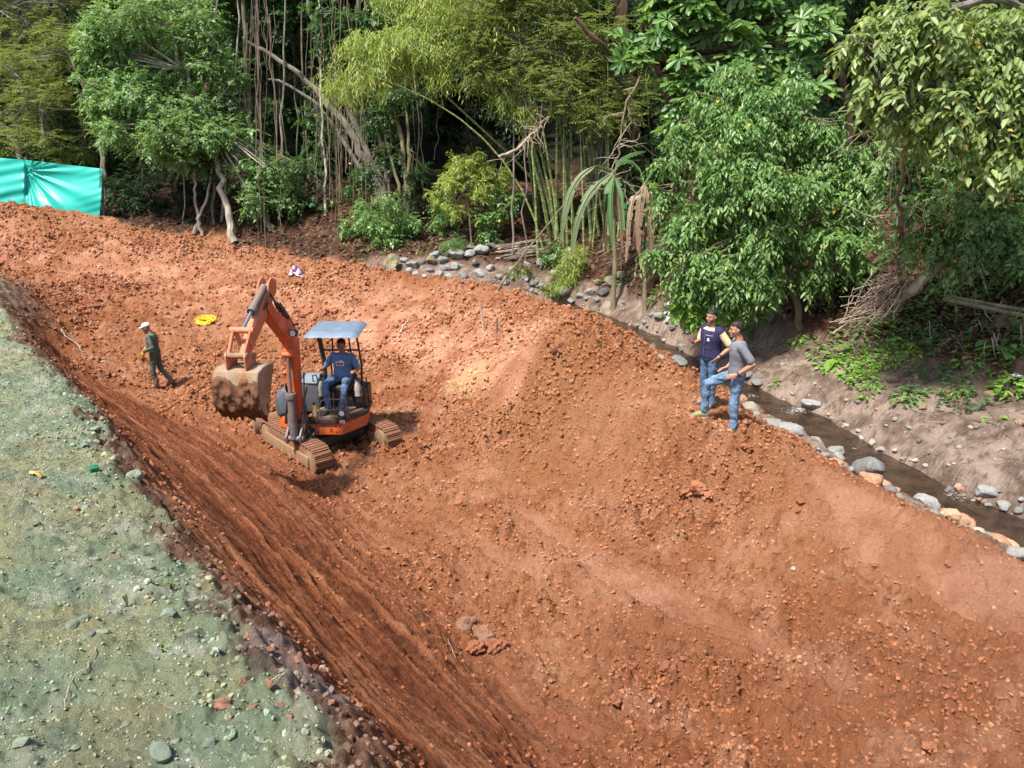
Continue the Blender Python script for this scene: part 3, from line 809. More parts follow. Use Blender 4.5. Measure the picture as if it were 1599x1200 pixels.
# ---- leaning many-stemmed trees in the middle
b6 = base_at(600, 318, 30)
tree('leaning_tree', 'dark leaning tree with several stems fanning out of the leaf litter', b6,
     [([b6, PD(572, 250, 30), PD(535, 190, 30), PD(480, 125, 30), PD(425, 88, 30), PD(380, 60, 30)], .2, .06),
      ([b6 + Vector((.15, 0, 0)), PD(580, 250, 30), PD(548, 180, 30), PD(520, 120, 30), PD(490, 40, 30), PD(470, -60, 30)], .15, .06),
      ([b6 + Vector((-.15, .1, 0)), PD(560, 255, 30.2), PD(500, 165, 30.2), PD(440, 128, 30.2), PD(420, 125, 30.2)], .11, .04),
      ([b6 + Vector((.3, .1, 0)), PD(600, 240, 30.2), PD(575, 150, 30.2), PD(560, 40, 30.2), PD(560, -60, 30)], .12, .06)],
     clumps_px([(470, -90, 80), (560, -100, 80), (520, -170, 90), (545, 25, 38, -2), (420, 30, 40, 1), (520, 60, 28, -1), (560, 60, 30, -1), (480, 180, 22)], 30), 'mid', 'grey', 31, dict(BROAD, n=2300, L=.2, W=.1))
b7 = base_at(634, 356, 28.5)
tree('clustered_tree', 'cluster of slim upright stems wrapped in creepers behind the rounded shrub', b7,
     [([b7, PD(636, 290, 28.5), PD(628, 220, 28.5), PD(612, 150, 28.6), PD(600, 60, 28.8)], .12, .05),
      ([b7 + Vector((.12, 0, 0)), PD(640, 300, 28.5), PD(638, 230, 28.5), PD(634, 150, 28.6), PD(640, 40, 28.8)], .09, .04),
      ([b7 + Vector((-.14, 0, 0)), PD(622, 290, 28.5), PD(604, 220, 28.5), PD(585, 160, 28.6), PD(575, 80, 28.8)], .08, .03)],
     clumps_px([(600, 60, 40), (640, 40, 40), (600, 190, 22), (612, 240, 18), (590, 150, 26), (625, 145, 20), (640, 310, 14), (655, 270, 16), (575, 270, 18), (560, 290, 20)], 28.5), 'mid', 'moss', 37, dict(BROAD, n=1150, L=.15, W=.08), limb_r=.02)
# ---- feathery crown over the bamboo, with dead branches
b8 = base_at(905, 372, 27)
tree('feathery_tree', 'olive feathery-leaved tree with dead crooked branches hanging over the bamboo', b8,
     [([b8, PD(930, 290, 26.5), PD(945, 200, 26), PD(930, 100, 25), PD(900, 40, 25), PD(880, -60, 25)], .16, .07)],
     clumps_px([(790, 35, 42), (840, 70, 45), (885, 15, 50), (815, 115, 36), (895, 105, 42), (855, 140, 32), (925, 55, 42), (760, 85, 32), (945, 150, 34), (945, 100, 36), (800, -20, 50), (900, -60, 60), (960, 190, 28), (980, 150, 30), (930, 185, 26), (745, 20, 36), (900, 165, 22)], 24.6), 'olive', 'grey', 41, dict(FEATHER, n=4200, L=.14), limb_r=.035)
# ---- large-leaved tree
b9 = base_at(1010, 330, 27)
tree('large_leaved_tree', 'tree with whorls of big glossy leaves above the bushy riverside shrub', b9,
     [([b9, PD(985, 180, 26.5), PD(974, 60, 26), PD(968, -40, 26), PD(960, -160, 26)], .30, .22),
      ([PD(1050, 200, 24), PD(1042, 150, 22.5), PD(1022, 95, 22), PD(1000, 60, 22)], .14, .09),
      ([PD(985, 120, 25), PD(940, 72, 23), PD(898, 28, 22.5)], .10, .06)],
     clumps_px([(1020, 60, 48), (1085, 35, 55), (1140, 75, 48), (985, 90, 30), (1085, 120, 46), (1195, 45, 48), (1050, 0, 50), (1225, 100, 42), (1160, 125, 42), (1235, 160, 34), (1150, 0, 55), (1250, 20, 50), (1050, 160, 32), (1060, 205, 26), (1110, 180, 34), (1090, -80, 80), (1210, -80, 80)], 20.5), 'glossy', 'brown', 43,
     dict(n=900, K=8, L=.36, W=.15, shape='obov'), whorl=True, single=300, single_mat=LS['whorl'], limb_r=.05)
# ---- bushy shrub-tree on the right bank
b10 = Vector(P(1250, 517, 1.85)); b10.z = gz(b10.x, b10.y)
tree('bushy_tree', 'dense bushy tree with hanging glossy leaves on the far bank behind the two standing men', b10,
     [([b10, PD(1243, 470, 17.6), PD(1236, 435, 17.5), PD(1215, 370, 17.4), PD(1190, 300, 17.3), PD(1180, 200, 17.2)], .09, .04)],
     clumps_px([(1120, 165, 44), (1190, 150, 48), (1175, 225, 66), (1095, 240, 46), (1262, 235, 52), (1105, 318, 56), (1190, 310, 70), (1275, 318, 54), (1092, 392, 46), (1170, 395, 60), (1250, 385, 52), (1125, 440, 36), (1200, 432, 36), (1315, 265, 36), (1058, 350, 30), (1300, 380, 36), (1065, 425, 28), (1230, 190, 40), (1320, 320, 34), (1345, 240, 22), (1352, 290, 22), (1345, 350, 26), (1035, 300, 18), (1020, 395, 16), (1140, 110, 24), (1245, 140, 24), (1290, 205, 26), (1065, 195, 20), (1330, 400, 20), (1280, 430, 22), (1155, 470, 18)], 17.0, 7, .16, .44), 'glossy', 'moss', 47,
     dict(n=5200, K=8, L=.128, W=.058, shape='oval', spray=.36, droop=1.0, inner=.5), single=300, single_mat=LS['glossy'], limb_r=.03)
# ---- overhanging pale-leaved branches on the right
b11 = base_at(1760, 470, 13.2)
tree('overhanging_tree', 'pale large-leaved branches hanging over the right bank from a tree at its top', b11,
     [([b11, PD(1740, 300, 13), PD(1690, 150, 12.6), PD(1640, 40, 12.3), PD(1560, 0, 12), PD(1450, 20, 11.8)], .16, .05),
      ([PD(1690, 150, 12.6), PD(1600, 130, 12.2), PD(1500, 120, 12), PD(1400, 150, 11.8)], .06, .02)],
     clumps_px([(1390, 60, 46), (1455, 30, 58), (1530, 40, 62), (1590, 20, 60), (1500, 110, 56), (1580, 130, 60), (1420, 110, 44), (1360, 110, 26), (1345, 75, 22), (1440, 170, 36), (1560, 205, 44), (1600, 210, 40), (1640, 60, 60), (1480, 185, 34), (1385, 150, 20), (1400, 185, 18), (1560, 250, 24), (1345, 60, 16)], 11.9), 'pale', 'grey', 53,
     dict(n=1700, K=7, L=.15, W=.075, shape='oval', spray=.4, droop=.9), single=300, single_mat=LS['pale'], limb_r=.025)
b12 = base_at(1640, 440, 15)
tree('bank_thicket', 'deep green leafy thicket hanging over the dark undercut bank', b12,
     [([b12, PD(1600, 380, 15), PD(1540, 320, 15), PD(1480, 280, 15)], .08, .03), ([b12, PD(1620, 300, 15), PD(1560, 240, 14.8)], .07, .03)],
     clumps_px([(1430, 225, 42), (1495, 240, 54), (1570, 255, 52), (1420, 300, 36), (1480, 315, 52), (1560, 325, 54), (1595, 375, 38), (1530, 375, 42), (1650, 300, 70), (1460, 365, 36, .3), (1410, 365, 26), (1640, 400, 50), (1395, 260, 26), (1500, 410, 24), (1575, 405, 26)], 14.8), 'bright', 'grey', 59,
     dict(n=2500, K=9, L=.115, W=.055, shape='oval', spray=.36, droop=.6), cat='thicket', limb_r=.02)
b13 = base_at(1330, 330, 23)
tree('shaded_tree', 'dark-leaved tree in the shade between the bushy tree and the overhanging branches', b13,
     [([b13, PD(1325, 200, 23), PD(1310, 80, 23), PD(1300, -40, 23)], .16, .1), ([PD(1320, 180, 23), PD(1365, 60, 23), PD(1380, -60, 23)], .08, .05)],
     clumps_px([(1285, 60, 55), (1350, 30, 50), (1260, 140, 40), (1330, -20, 70), (1410, 40, 50, 1), (1270, -60, 80), (1390, -80, 90), (1290, 180, 26), (1440, 120, 60, 2), (1450, 240, 60, 2)], 22.5), 'mid', 'brown', 61, dict(n=520, K=8, L=.27, W=.12, shape='obov'), whorl=True)

# ---- trees standing a little deeper in the wood, closing the wall of foliage
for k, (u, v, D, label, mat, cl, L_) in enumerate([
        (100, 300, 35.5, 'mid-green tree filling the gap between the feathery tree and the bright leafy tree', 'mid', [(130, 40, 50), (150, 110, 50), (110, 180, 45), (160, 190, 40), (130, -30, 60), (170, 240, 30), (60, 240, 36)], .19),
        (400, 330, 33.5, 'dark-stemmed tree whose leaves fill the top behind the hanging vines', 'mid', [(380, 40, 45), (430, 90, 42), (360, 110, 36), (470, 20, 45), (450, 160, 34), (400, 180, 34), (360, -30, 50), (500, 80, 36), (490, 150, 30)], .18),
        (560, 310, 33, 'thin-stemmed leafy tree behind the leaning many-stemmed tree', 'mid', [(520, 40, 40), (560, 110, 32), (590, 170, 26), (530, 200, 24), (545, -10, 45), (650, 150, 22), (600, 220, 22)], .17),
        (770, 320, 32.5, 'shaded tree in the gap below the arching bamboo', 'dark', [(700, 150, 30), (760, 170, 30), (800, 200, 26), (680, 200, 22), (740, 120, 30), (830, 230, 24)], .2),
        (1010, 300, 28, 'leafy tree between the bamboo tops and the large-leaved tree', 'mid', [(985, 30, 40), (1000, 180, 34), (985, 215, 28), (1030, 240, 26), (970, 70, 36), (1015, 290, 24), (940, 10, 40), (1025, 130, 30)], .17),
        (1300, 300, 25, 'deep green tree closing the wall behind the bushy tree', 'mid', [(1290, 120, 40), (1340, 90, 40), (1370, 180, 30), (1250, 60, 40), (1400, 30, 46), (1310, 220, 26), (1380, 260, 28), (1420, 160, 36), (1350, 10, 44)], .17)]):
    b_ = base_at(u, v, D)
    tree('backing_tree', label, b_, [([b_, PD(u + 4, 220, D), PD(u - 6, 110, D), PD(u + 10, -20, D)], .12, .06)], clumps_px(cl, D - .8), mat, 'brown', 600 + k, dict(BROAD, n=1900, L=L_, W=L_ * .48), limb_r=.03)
# ---- slender bare stems
sr_ = random.Random(77)
for k in range(24):
    u = [380, 395, 440, 455, 470, 488, 500, 512, 530, 545, 556, 566, 585, 612, 650, 665, 350, 338, 290, 275, 820, 800, 1005, 1022][k]
    D = sr_.uniform(29.3, 32.5) if u < 780 else sr_.uniform(25, 28); v = 384 - (D - 29) * 9 if u < 780 else 378
    b_ = base_at(u, v, D); du = sr_.uniform(-26, 26)
    w_ = wobble([b_, PD(u + du * .3, 250, D), PD(u + du * .7, 120, D), PD(u + du, -60, D)], .05, k, 4)
    m_ = len(w_) - 1; r_ = sr_.choice([.03, .04, .055])
    o = MB().tube([q - b_ for q in w_], [r_ * (1 - .5 * i / m_) for i in range(m_ + 1)], 6).obj('slender_stem', BK[sr_.choice(['grey', 'moss', 'vine', 'pale'])], None, smooth=True, loc=b_)
    where = 'among the hanging vines' if 370 < u < 480 else ('beside the leaning many-stemmed tree' if 480 <= u < 620 else ('near the rounded shrub' if 620 <= u < 780 else ('in the dark hollow' if u <= 370 else ('beside the bamboo clump' if u < 900 else 'behind the banana plants'))))
    tag(o, f"{'thin' if r_ < .035 else ('slim' if r_ < .05 else 'sturdier')} bare stem rising {where}", 'tree stem', 'slender stems in the wood')
# ---- shrubs and saplings at the foot of the wood
def shrub(label, u, v, D, cl, mat, seed, n, L=.12, W=.06, K=8, spray=.28, droop=.6, name='shrub', cat='shrub', stem=None, bark='brown', shape='diam', group=None):
    b = base_at(u, v, D)
    st = stem or [([b, PD(u, v - 25, D)], .03, .015)]
    return tree(name, label, b, st, clumps_px(cl, D), mat, bark, seed, dict(n=n, K=K, L=L, W=W, spray=spray, droop=droop, shape=shape, inner=.6), cat=cat, limb_r=.012, group=group)
shrub('rounded dark green shrub at the edge of the soil below the clustered stems', 598, 410, 27.2, [(598, 325, 34), (578, 352, 32), (615, 352, 30), (595, 375, 36), (572, 392, 24), (612, 392, 20), (636, 345, 18)], 'glossy', 71, 1500)
shrub('low leafy plants in front of the rounded shrub', 575, 415, 26.4, [(566, 405, 15), (590, 408, 12), (618, 410, 13)], 'mid', 72, 220, L=.16, W=.09, cat='plant', name='leafy_plant')
bs = base_at(738, 378, 26.5)
shrub('yellow-green sapling with a thin bare stem standing in the leaf litter', 738, 378, 26.5, [(718, 262, 22), (745, 268, 22), (700, 292, 20), (770, 285, 22), (732, 248, 18), (688, 310, 15), (752, 300, 16), (785, 270, 14), (715, 322, 14)], 'bamboo', 73, 620, L=.15, W=.032, K=10, name='sapling', cat='sapling', stem=[([bs, PD(733, 335, 26.5), PD(728, 295, 26.5), PD(732, 260, 26.5)], .035, .015)], bark='vine')
shrub('dark green bush beside the sapling stem', 770, 375, 26.8, [(765, 345, 20), (785, 325, 22), (795, 300, 18), (760, 365, 14), (700, 330, 20, .6), (690, 350, 16, .6)], 'glossy', 74, 560)
shrub('tuft of fine green stems among the boulders below the sapling', 708, 392, 26.2, [(710, 375, 12), (703, 388, 10)], 'bright', 75, 200, L=.14, W=.02)
shrub('small bright yellow-green fern on the leaf litter beside the boulders', 655, 402, 26.3, [(655, 394, 10)], 'fresh', 76, 90, L=.14, W=.03, name='fern', cat='fern')
shrub('grassy bright green strip of weeds at the end of the boulder bar', 890, 428, 24.6, [(893, 405, 13), (885, 425, 13), (872, 438, 12), (902, 385, 11), (858, 446, 10)], 'bamboo', 77, 500, L=.2, W=.016, name='weed_strip', cat='weeds')
shrub('leafy weeds beside the broken bamboo poles', 868, 400, 25.4, [(862, 392, 10), (875, 399, 9), (850, 398, 7)], 'bright', 78, 140, L=.13, W=.05, name='weed', cat='weeds')
shrub('weeds growing around the foot of the long leaning pole', 815, 430, 25, [(812, 425, 11), (828, 437, 9), (805, 440, 8)], 'olive', 79, 170, L=.12, W=.04, name='weed', cat='weeds')
shrub('dark low bush in the shade at the foot of the hanging vines', 455, 398, 28.5, [(452, 385, 20), (475, 392, 15), (432, 390, 14)], 'mid', 80, 300)
shrub('vine-like bush spilling down the bank in front of the bushy tree', 1110, 490, 17.6, [(1092, 462, 26), (1115, 478, 22), (1080, 485, 15), (1130, 470, 18), (1100, 440, 24)], 'fresh', 81, 520, L=.15, W=.09, shape='oval')
# ---- thicket mass far behind, in deep shade
def thicket():
    rr = np.random.default_rng(5)
    cl = []
    for i in range(420):                                  # a closed wood on the rising ground, understorey to roof
        x = rr.uniform(-44, 30)
        back = rr.random() ** 1.3 * 16
        y = 35.5 + back - max(0, x - 3) * .95 - max(0, -x - 20) * .1
        zb = float(gsample(x, y)[0])
        h = rr.uniform(9, 16) if i % 2 else rr.uniform(.3, 10)
        cl.append((Vector((x, y, zb + h)), (rr.uniform(1.4, 2.6), rr.uniform(1.4, 2.6), rr.uniform(.9, 1.6))))
    f = spray_leaves(cl, 9000, 8, .46, .21, .9, .5, 99)
    me = leaves_mesh('forest_thicket', *f[:5], 'diam', f[5])
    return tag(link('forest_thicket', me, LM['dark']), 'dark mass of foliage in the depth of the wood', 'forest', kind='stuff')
thicket()
def undergrowth():
    rr = np.random.default_rng(6); cl = []
    for u, v, r, D in [(40, 275, 40, 35.5), (100, 260, 40, 35), (-20, 260, 40, 35.5), (130, 290, 30, 34.5), (210, 330, 28, 34), (260, 340, 30, 34), (470, 330, 30, 32), (500, 270, 36, 33), (540, 330, 24, 32), (520, 230, 40, 34), (680, 300, 26, 31), (820, 320, 20, 30), (1000, 250, 40, 26), (1010, 320, 26, 24.5), (1040, 380, 22, 22)]:
        rad = r * D / FPX; cl.append((PD(u, v, D), (rad * 1.1, rad, rad * .9)))
    f = spray_leaves(cl, 2300, 8, .2, .1, .45, .5, 98)
    return tag(link('undergrowth', leaves_mesh('undergrowth', *f[:5], 'diam', f[5]), LM['mid']), 'shaded green undergrowth between the tree trunks', 'undergrowth', kind='stuff')
undergrowth()
def hollow():  # near-black leaves added to put the hollow's shade into colour
    cl = []
    for u, v, r, D in [(190, 300, 26, 31), (215, 320, 24, 30.6), (245, 335, 24, 30.4), (280, 345, 22, 30.2), (300, 330, 24, 31), (260, 300, 34, 32), (330, 345, 20, 30), (380, 345, 22, 30.6), (420, 350, 22, 31), (220, 290, 30, 32.5), (300, 290, 34, 33), (350, 310, 30, 32), (470, 350, 22, 31), (520, 350, 20, 31), (180, 330, 16, 30.4)]:
        rad = r * D / FPX; cl.append((PD(u, v, D), (rad * 1.1, rad, rad * .9)))
    f = spray_leaves(cl, 1500, 8, .19, .09, .4, .5, 97)
    return tag(link('shade_leaf_fill', leaves_mesh('shade_leaf_fill', *f[:5], 'diam', f[5]), LM['dark']), 'undergrowth added with shade-dark leaves to darken the hollow behind the excavation edge', 'undergrowth', kind='stuff')
hollow()

# ---- bamboo clump
def culm_material():
    g = N('bamboo_culm'); co = g.pos()
    n = g.noise(2.0, 4, .6, co)
    col = g.mix(g.mix(.5, g.rand(), n), (.075, .125, .030), (.235, .270, .085))
    col = g.mix(g.ramp(g.att('node'), [(.4, 0.), (.9, 1.)]), col, (.40, .42, .26))
    return g.done(g.bsdf(col, .38))
M['culm'] = culm_material()
def culm(parent, pts, r, seed, base):
    rr = random.Random(seed)
    w = [Vector(p) for p in pts]
    # resample into internodes
    q = []
    L = sum((b - a).length for a, b in zip(w[:-1], w[1:]))
    n = max(4, int(L / .36))
    cum = [0]
    for a, b in zip(w[:-1], w[1:]): cum.append(cum[-1] + (b - a).length)
    def at(s):
        for i in range(len(w) - 1):
            if s <= cum[i + 1] or i == len(w) - 2:
                return w[i].lerp(w[i + 1], (s - cum[i]) / max(1e-6, cum[i + 1] - cum[i]))
    pp, rad, nd = [], [], []
    for k in range(n + 1):
        s = L * k / n
        f = 1 - .6 * k / n
        for off, m, v in ((-.03, 1, 0), (0, 1.18, 1), (.03, 1, 0)):
            if 0 <= s + off <= L:
                pp.append(at(s + off) - base); rad.append(r * f * m); nd.append(v)
    mb = MB().tube(pp, rad, 6)
    me = mb.mesh('culm', smooth=True)
    attr(me, 'node', np.repeat(nd, 6))
    return link('culm', me, M['culm'], parent)
bb = base_at(900, 378, 27)
bam = empty('bamboo_clump', bb)
rr_ = random.Random(3)
for k in range(34):
    u0 = rr_.uniform(838, 975); D0 = rr_.uniform(25.2, 28.5); v0 = 384 - (D0 - 25.2) * 8
    q0 = base_at(u0, v0, D0)
    lean = (u0 - 900) * rr_.uniform(-.1, .9) + rr_.gauss(-10, 32)
    top_v = rr_.uniform(-120, 120)
    dz = rr_.uniform(-1.4, .3)
    culm(bam, [q0 - Vector((0, 0, .1)), PD(u0 + lean * .25, 300, D0 + dz * .1), PD(u0 + lean * .6, 200, D0 + dz * .4), PD(u0 + lean * 1.1, top_v, D0 + dz)], rr_.uniform(.035, .058), k, bb)
for (a, b, c, r) in [((905, 372, 27), (800, 245, 27), (640, 98, 26), .06), ((860, 372, 26.5), (850, 170, 26), (660, 40, 25), .045), ((880, 375, 27), (860, 140, 26.4), (590, 20, 25), .045), ((850, 380, 26), (805, 180, 25.6), (560, 112, 25), .04), ((870, 372, 26.5), (820, 100, 26), (700, -40, 25), .045)]:
    q0 = base_at(*a)
    m1 = PD(*b); e = PD(*c)
    pts = [q0 * (1 - t) ** 2 + m1 * 2 * t * (1 - t) + e * t * t for t in [i / 8 for i in range(9)]] if a[0] != 905 else [q0, m1, e]
    culm(bam, pts, r, a[0], bb)
crown_parts(bam, spray_leaves(clumps_px([(528, 122, 20), (558, 128, 22), (560, 95, 26), (598, 72, 36), (598, 118, 22), (635, 60, 40), (640, 25, 42), (690, 40, 42), (672, 85, 32), (720, 20, 42), (715, 75, 34), (620, -15, 45), (700, -40, 55), (755, 50, 36), (575, 60, 24), (505, 135, 12), (760, 0, 40), (745, 110, 22), (690, 115, 16), (790, 150, 18), (830, 170, 16)], 25.2), 4300, 8, .21, .030, .5, 1.0, 207), 'diam', LM['bamboo'], name='foliage')
tag(bam, 'clump of green bamboo culms with yellow-green feathery tops arching over the gap in the wood', 'bamboo')

# ---- hanging vines
vr = random.Random(21)
VS = [(u, vr.uniform(-60, 40), vr.uniform(250, 400), vr.uniform(26.8, 30.5)) for u in sorted([vr.gauss(400, 16) for _ in range(15)] + [vr.gauss(520, 26) for _ in range(26)])]
VS += [(255, 200, 345, 31), (275, 190, 330, 31), (232, 215, 370, 31), (345, 250, 385, 30), (655, 90, 300, 29), (690, 100, 250, 29), (722, 110, 235, 28.5), (745, 100, 205, 28), (412, 10, 390, 28), (408, 5, 110, 27.5), (418, 0, 95, 27.5), (1390, 130, 330, 14), (1404, 150, 360, 14.2), (1378, 200, 340, 14.4), (1416, 180, 345, 14)]
for k, (u, v0, v1, D) in enumerate(VS):
    u += vr.uniform(-8, 8)
    dr = vr.uniform(-14, 22)
    a = PD(u, v0, D)
    b = PD(u + dr, v1, D)
    if v1 > 372: b = base_at(u + dr, v1, D)
    w = wobble([a, a.lerp(b, .33), a.lerp(b, .66), b], .05, k, 3)
    r = vr.choice([.006, .008, .010, .014]) * (.6 if D < 20 else 1)
    right = u > 1000
    o = MB().tube([q - b for q in w], r, 5).obj('hanging_vine', BK['vine'], None, smooth=True, loc=b)
    if right: tag(o, 'brown twisted vine dangling in front of the thicket over the undercut bank', 'vine', 'vines over the right bank')
    elif u > 600: tag(o, 'thin root dangling in the dark gap below the arching bamboo', 'vine', 'roots dangling in the dark gap')
    elif u < 360: tag(o, 'thin vine hanging in the dark hollow beside the green sheet fence', 'vine', 'vines in the dark hollow')
    else:
        kind_ = {.006: 'hair-thin', .008: 'thin', .010: 'finger-thick', .014: 'stout'}[r]
        where = 'in front of the mossy trunk' if u < 435 else ('beside the leaning many-stemmed tree' if u > 500 else 'between the mossy trunk and the leaning tree')
        end = 'reaching the ground' if v1 > 372 else ('ending in mid-air' if v1 < 310 else 'ending just above the ground')
        tag(o, f'{kind_} tan vine {where}, {end}', 'vine', 'vines hanging among the trunks')
# ================================================================ ROCKS, GRAVEL, CLODS
def rock_material(name, a, b, moss=None):
    g = N(name); co = g.objco()
    n = g.noise(3.0, 6, .65, co); f = g.noise(22, 5, .7, co)
    col = g.mix(g.ramp(n, [(.35, 0.), (.65, 1.)]), a, b)
    col = g.mix(.45, col, g.mix(g.rand(), tuple(.6 * c for c in a), tuple(min(1, 1.15 * c) for c in b)))
    if moss: col = g.mix(g.ramp(g.noise(2.2, 5, .65, co), [(.42, 0.), (.58, .9)]), col, moss)
    col = g.mix(g.ramp(f, [(.62, 0.), (.72, .5)]), col, (.52, .50, .46))
    return g.done(g.bsdf(col, .85, g.bump(g.math('ADD', n, f), .5, .04)))
RK = {
    'grey': rock_material('rock_grey', (.115, .115, .115), (.33, .325, .31)),
    'pale': rock_material('rock_pale', (.27, .23, .185), (.48, .43, .365)),
    'orange': rock_material('rock_orange', (.36, .175, .095), (.56, .34, .22)),
    'brown': rock_material('rock_brown', (.17, .105, .065), (.36, .24, .155)),
    'moss': rock_material('rock_mossy', (.14, .135, .11), (.30, .29, .24), (.20, .185, .045)),
    'green': rock_material('rock_greenish', (.13, .175, .13), (.235, .275, .205)),
    'clod': rock_material('clod_red', (.215, .068, .028), (.36, .145, .068)),
    'clodgrey': rock_material('clod_grey', (.190, .090, .052), (.30, .160, .100)),
}
def rock_mesh(seed, sub=3, rough=.22, cuts=5):
    rr = np.random.default_rng(seed)
    bm = bmesh.new()
    bmesh.ops.create_icosphere(bm, subdivisions=sub, radius=1.0)
    V = np.array([v.co[:] for v in bm.verts]); U = unit(V)
    r = np.ones(len(V))
    for _ in range(cuts):                                  # worn flat faces
        n = unit(rr.normal(size=3)); d = rr.uniform(.55, .88)
        pr = U @ n
        r = np.where(pr * r > d, d / np.maximum(pr, .2), r)
    k = rr.uniform(-1, 1, (3, 3)) * 2.2; ph = rr.uniform(0, 6, 3)
    r *= 1 + rough * .5 * sum(np.sin(U @ k[i] * (1.3 + i) + ph[i]) for i in range(3)) / 2
    r *= 1 + rng.normal(0, rough * (.05 if rough < .4 else .16), len(V))
    for v, q, s in zip(bm.verts, U, r): v.co = q * s
    me = bpy.data.meshes.new('rock')
    bm.to_mesh(me); bm.free()
    for p in me.polygons: p.use_smooth = True
    me.set_sharp_from_angle(angle=R(34))
    return me
ROCKS = {}
def rock(u, v, w, kind='grey', label='', group=None, name='boulder', cat='boulder', flat=.7, seed=None, sub=3, D=None, sink=.25):
    """a stone whose foot is seen at photo pixel u, v + its half height"""
    seed = int(seed if seed is not None else (u * 7 + v * 3) % 9)
    key = (kind, seed, sub)
    if key not in ROCKS:
        me = rock_mesh(seed + 100 * len(kind), sub if 'clod' not in kind else 3, .30 if 'clod' not in kind else .5, 8 if 'clod' not in kind else 9); me.materials.append(RK[kind]); ROCKS[key] = me
    # find the ground along the sight line
    if D is None:
        ds = np.arange(3.0, 40, .05)
        o_ = np.array(PD(u, v + w * flat * .25, 0)[:]); k_ = np.array(PD(u, v + w * flat * .25, 1)[:]) - o_
        pts = o_ + ds[:, None] * k_
        hit = np.nonzero(pts[:, 2] < gsample(pts[:, 0], pts[:, 1])[:, 0])[0]
        D = ds[hit[0]] if len(hit) else 25.0
    q = PD(u, v + w * flat * .25, D)
    r = .5 * w * D / FPX
    rr = random.Random(u * 13 + v)
    h = r * flat
    o = link(name, ROCKS[key], None, None, loc=(q.x, q.y, gz(q.x, q.y) + h * (1 - 2 * sink) * .8),
             rot=(rr.uniform(-.2, .2), rr.uniform(-.2, .2), rr.uniform(0, 6.28)), scale=(r * rr.uniform(.95, 1.2), r * rr.uniform(.8, 1.0), h))
    return tag(o, label, cat, group)
def near_label(u, v, w, base, marks, sizes):
    m = min(marks, key=lambda k: (k[0] - u) ** 2 + (k[1] - v) ** 2)
    s_ = sizes[0] if w < sizes[3] else (sizes[1] if w < sizes[4] else sizes[2])
    return f'{s_} {base} {m[2]}'
BAR = [(738, 378, 'at the foot of the sapling'), (611, 416, 'beside the mossy pointed boulder'), (655, 396, 'below the small yellow-green fern'), (775, 440, 'at the foot of the long leaning pole'), (835, 400, 'beside the pile of bamboo poles'), (870, 452, 'beside the large round boulder'), (820, 428, 'among the weeds of the bar'), (708, 432, 'at the soil edge of the bar'), (708, 385, 'below the tuft of fine stems')]
BANK = [(148, 735, 'near the green block'), (58, 741, 'near the yellow dry leaf'), (125, 1070, 'near the dry forked twig'), (255, 1187, 'near the largest grey-green rock'), (250, 905, 'near the small stone pile'), (130, 985, 'above the dry forked twig'), (30, 1000, 'on the inner part of the bank')]
PIT = [(500, 760, 'in front of the excavator tracks'), (1120, 700, 'below the two standing men'), (745, 1000, 'near the cluster of earth blocks'), (1238, 896, 'near the lone whitish stone'), (140, 500, 'on the slope behind the walking worker'), (1450, 1000, 'on the lower part of the berm'), (1090, 780, 'on the soft heap before the two men'), (640, 830, 'at the foot of the cut face'), (1000, 1080, 'on the pressed trench floor')]
G1, L1 = 'boulders of the rocky bar', 'rounded grey boulder in the rocky bar between the soil berm and the wood'
for u, v, w in [(714, 400, 22), (734, 384, 16), (753, 391, 24), (734, 400, 16), (681, 399, 18), (692, 409, 15), (743, 411, 14), (712, 416, 19), (751, 428, 18), (688, 430, 18), (696, 420, 15), (645, 414, 17), (630, 409, 13), (660, 411, 14), (702, 435, 13), (724, 428, 14), (765, 420, 13), (820, 440, 13), (834, 443, 14), (847, 449, 19), (821, 418, 13), (845, 413, 18), (802, 426, 17), (809, 455, 12), (832, 457, 12), (866, 426, 14), (770, 384, 11), (780, 436, 13), (790, 445, 12), (672, 422, 12), (640, 424, 12), (735, 440, 12)]:
    rock(u, v, w * 1.15, 'grey', near_label(u, v, w, 'grey boulder', BAR, ('small', 'middling', 'large', 14, 18)), G1)
rock(675, 411, 20, 'moss', 'grey-green lichened boulder in the rocky bar beside the small fern', None)
rock(611, 416, 34, 'moss', 'big pointed boulder covered in yellow moss at the edge of the red soil', None, flat=1.0, seed=4)
for u, v, w in [(650, 432, 12), (664, 435, 12)]:
    rock(u, v, w, 'pale', 'small whitish stone at the soil edge of the rocky bar', 'whitish stones of the rocky bar', name='stone', cat='stone')
rock(779, 390, 10, 'pale', 'small whitish stone beside the broken bamboo poles', None, name='stone', cat='stone')
rock(879, 457, 28, 'grey', 'large round grey boulder at the stream end of the rocky bar', None, seed=2)
for u, v, w in [(894, 473, 15), (907, 464, 13), (922, 460, 17), (942, 457, 20), (862, 462, 12), (915, 472, 10), (932, 470, 12)]:
    rock(u, v, w, 'grey', 'grey stone on the gravel below the banana plants', 'stones below the banana plants', name='stone', cat='stone')
for u, v, w in [(952, 442, 22), (968, 436, 18), (935, 445, 14)]:
    rock(u, v, w, 'moss', 'moss-covered stone on the slope below the banana plants', 'mossy stones below the banana plants', name='stone', cat='stone')
rock(942, 500, 13, 'grey', 'flat grey stone standing in the narrow head of the stream', None, name='stone', cat='stone', flat=.5)
rock(1030, 500, 20, 'grey', 'tilted slab of grey stone beside the white scrap at the stream bend', None, name='stone', cat='stone')
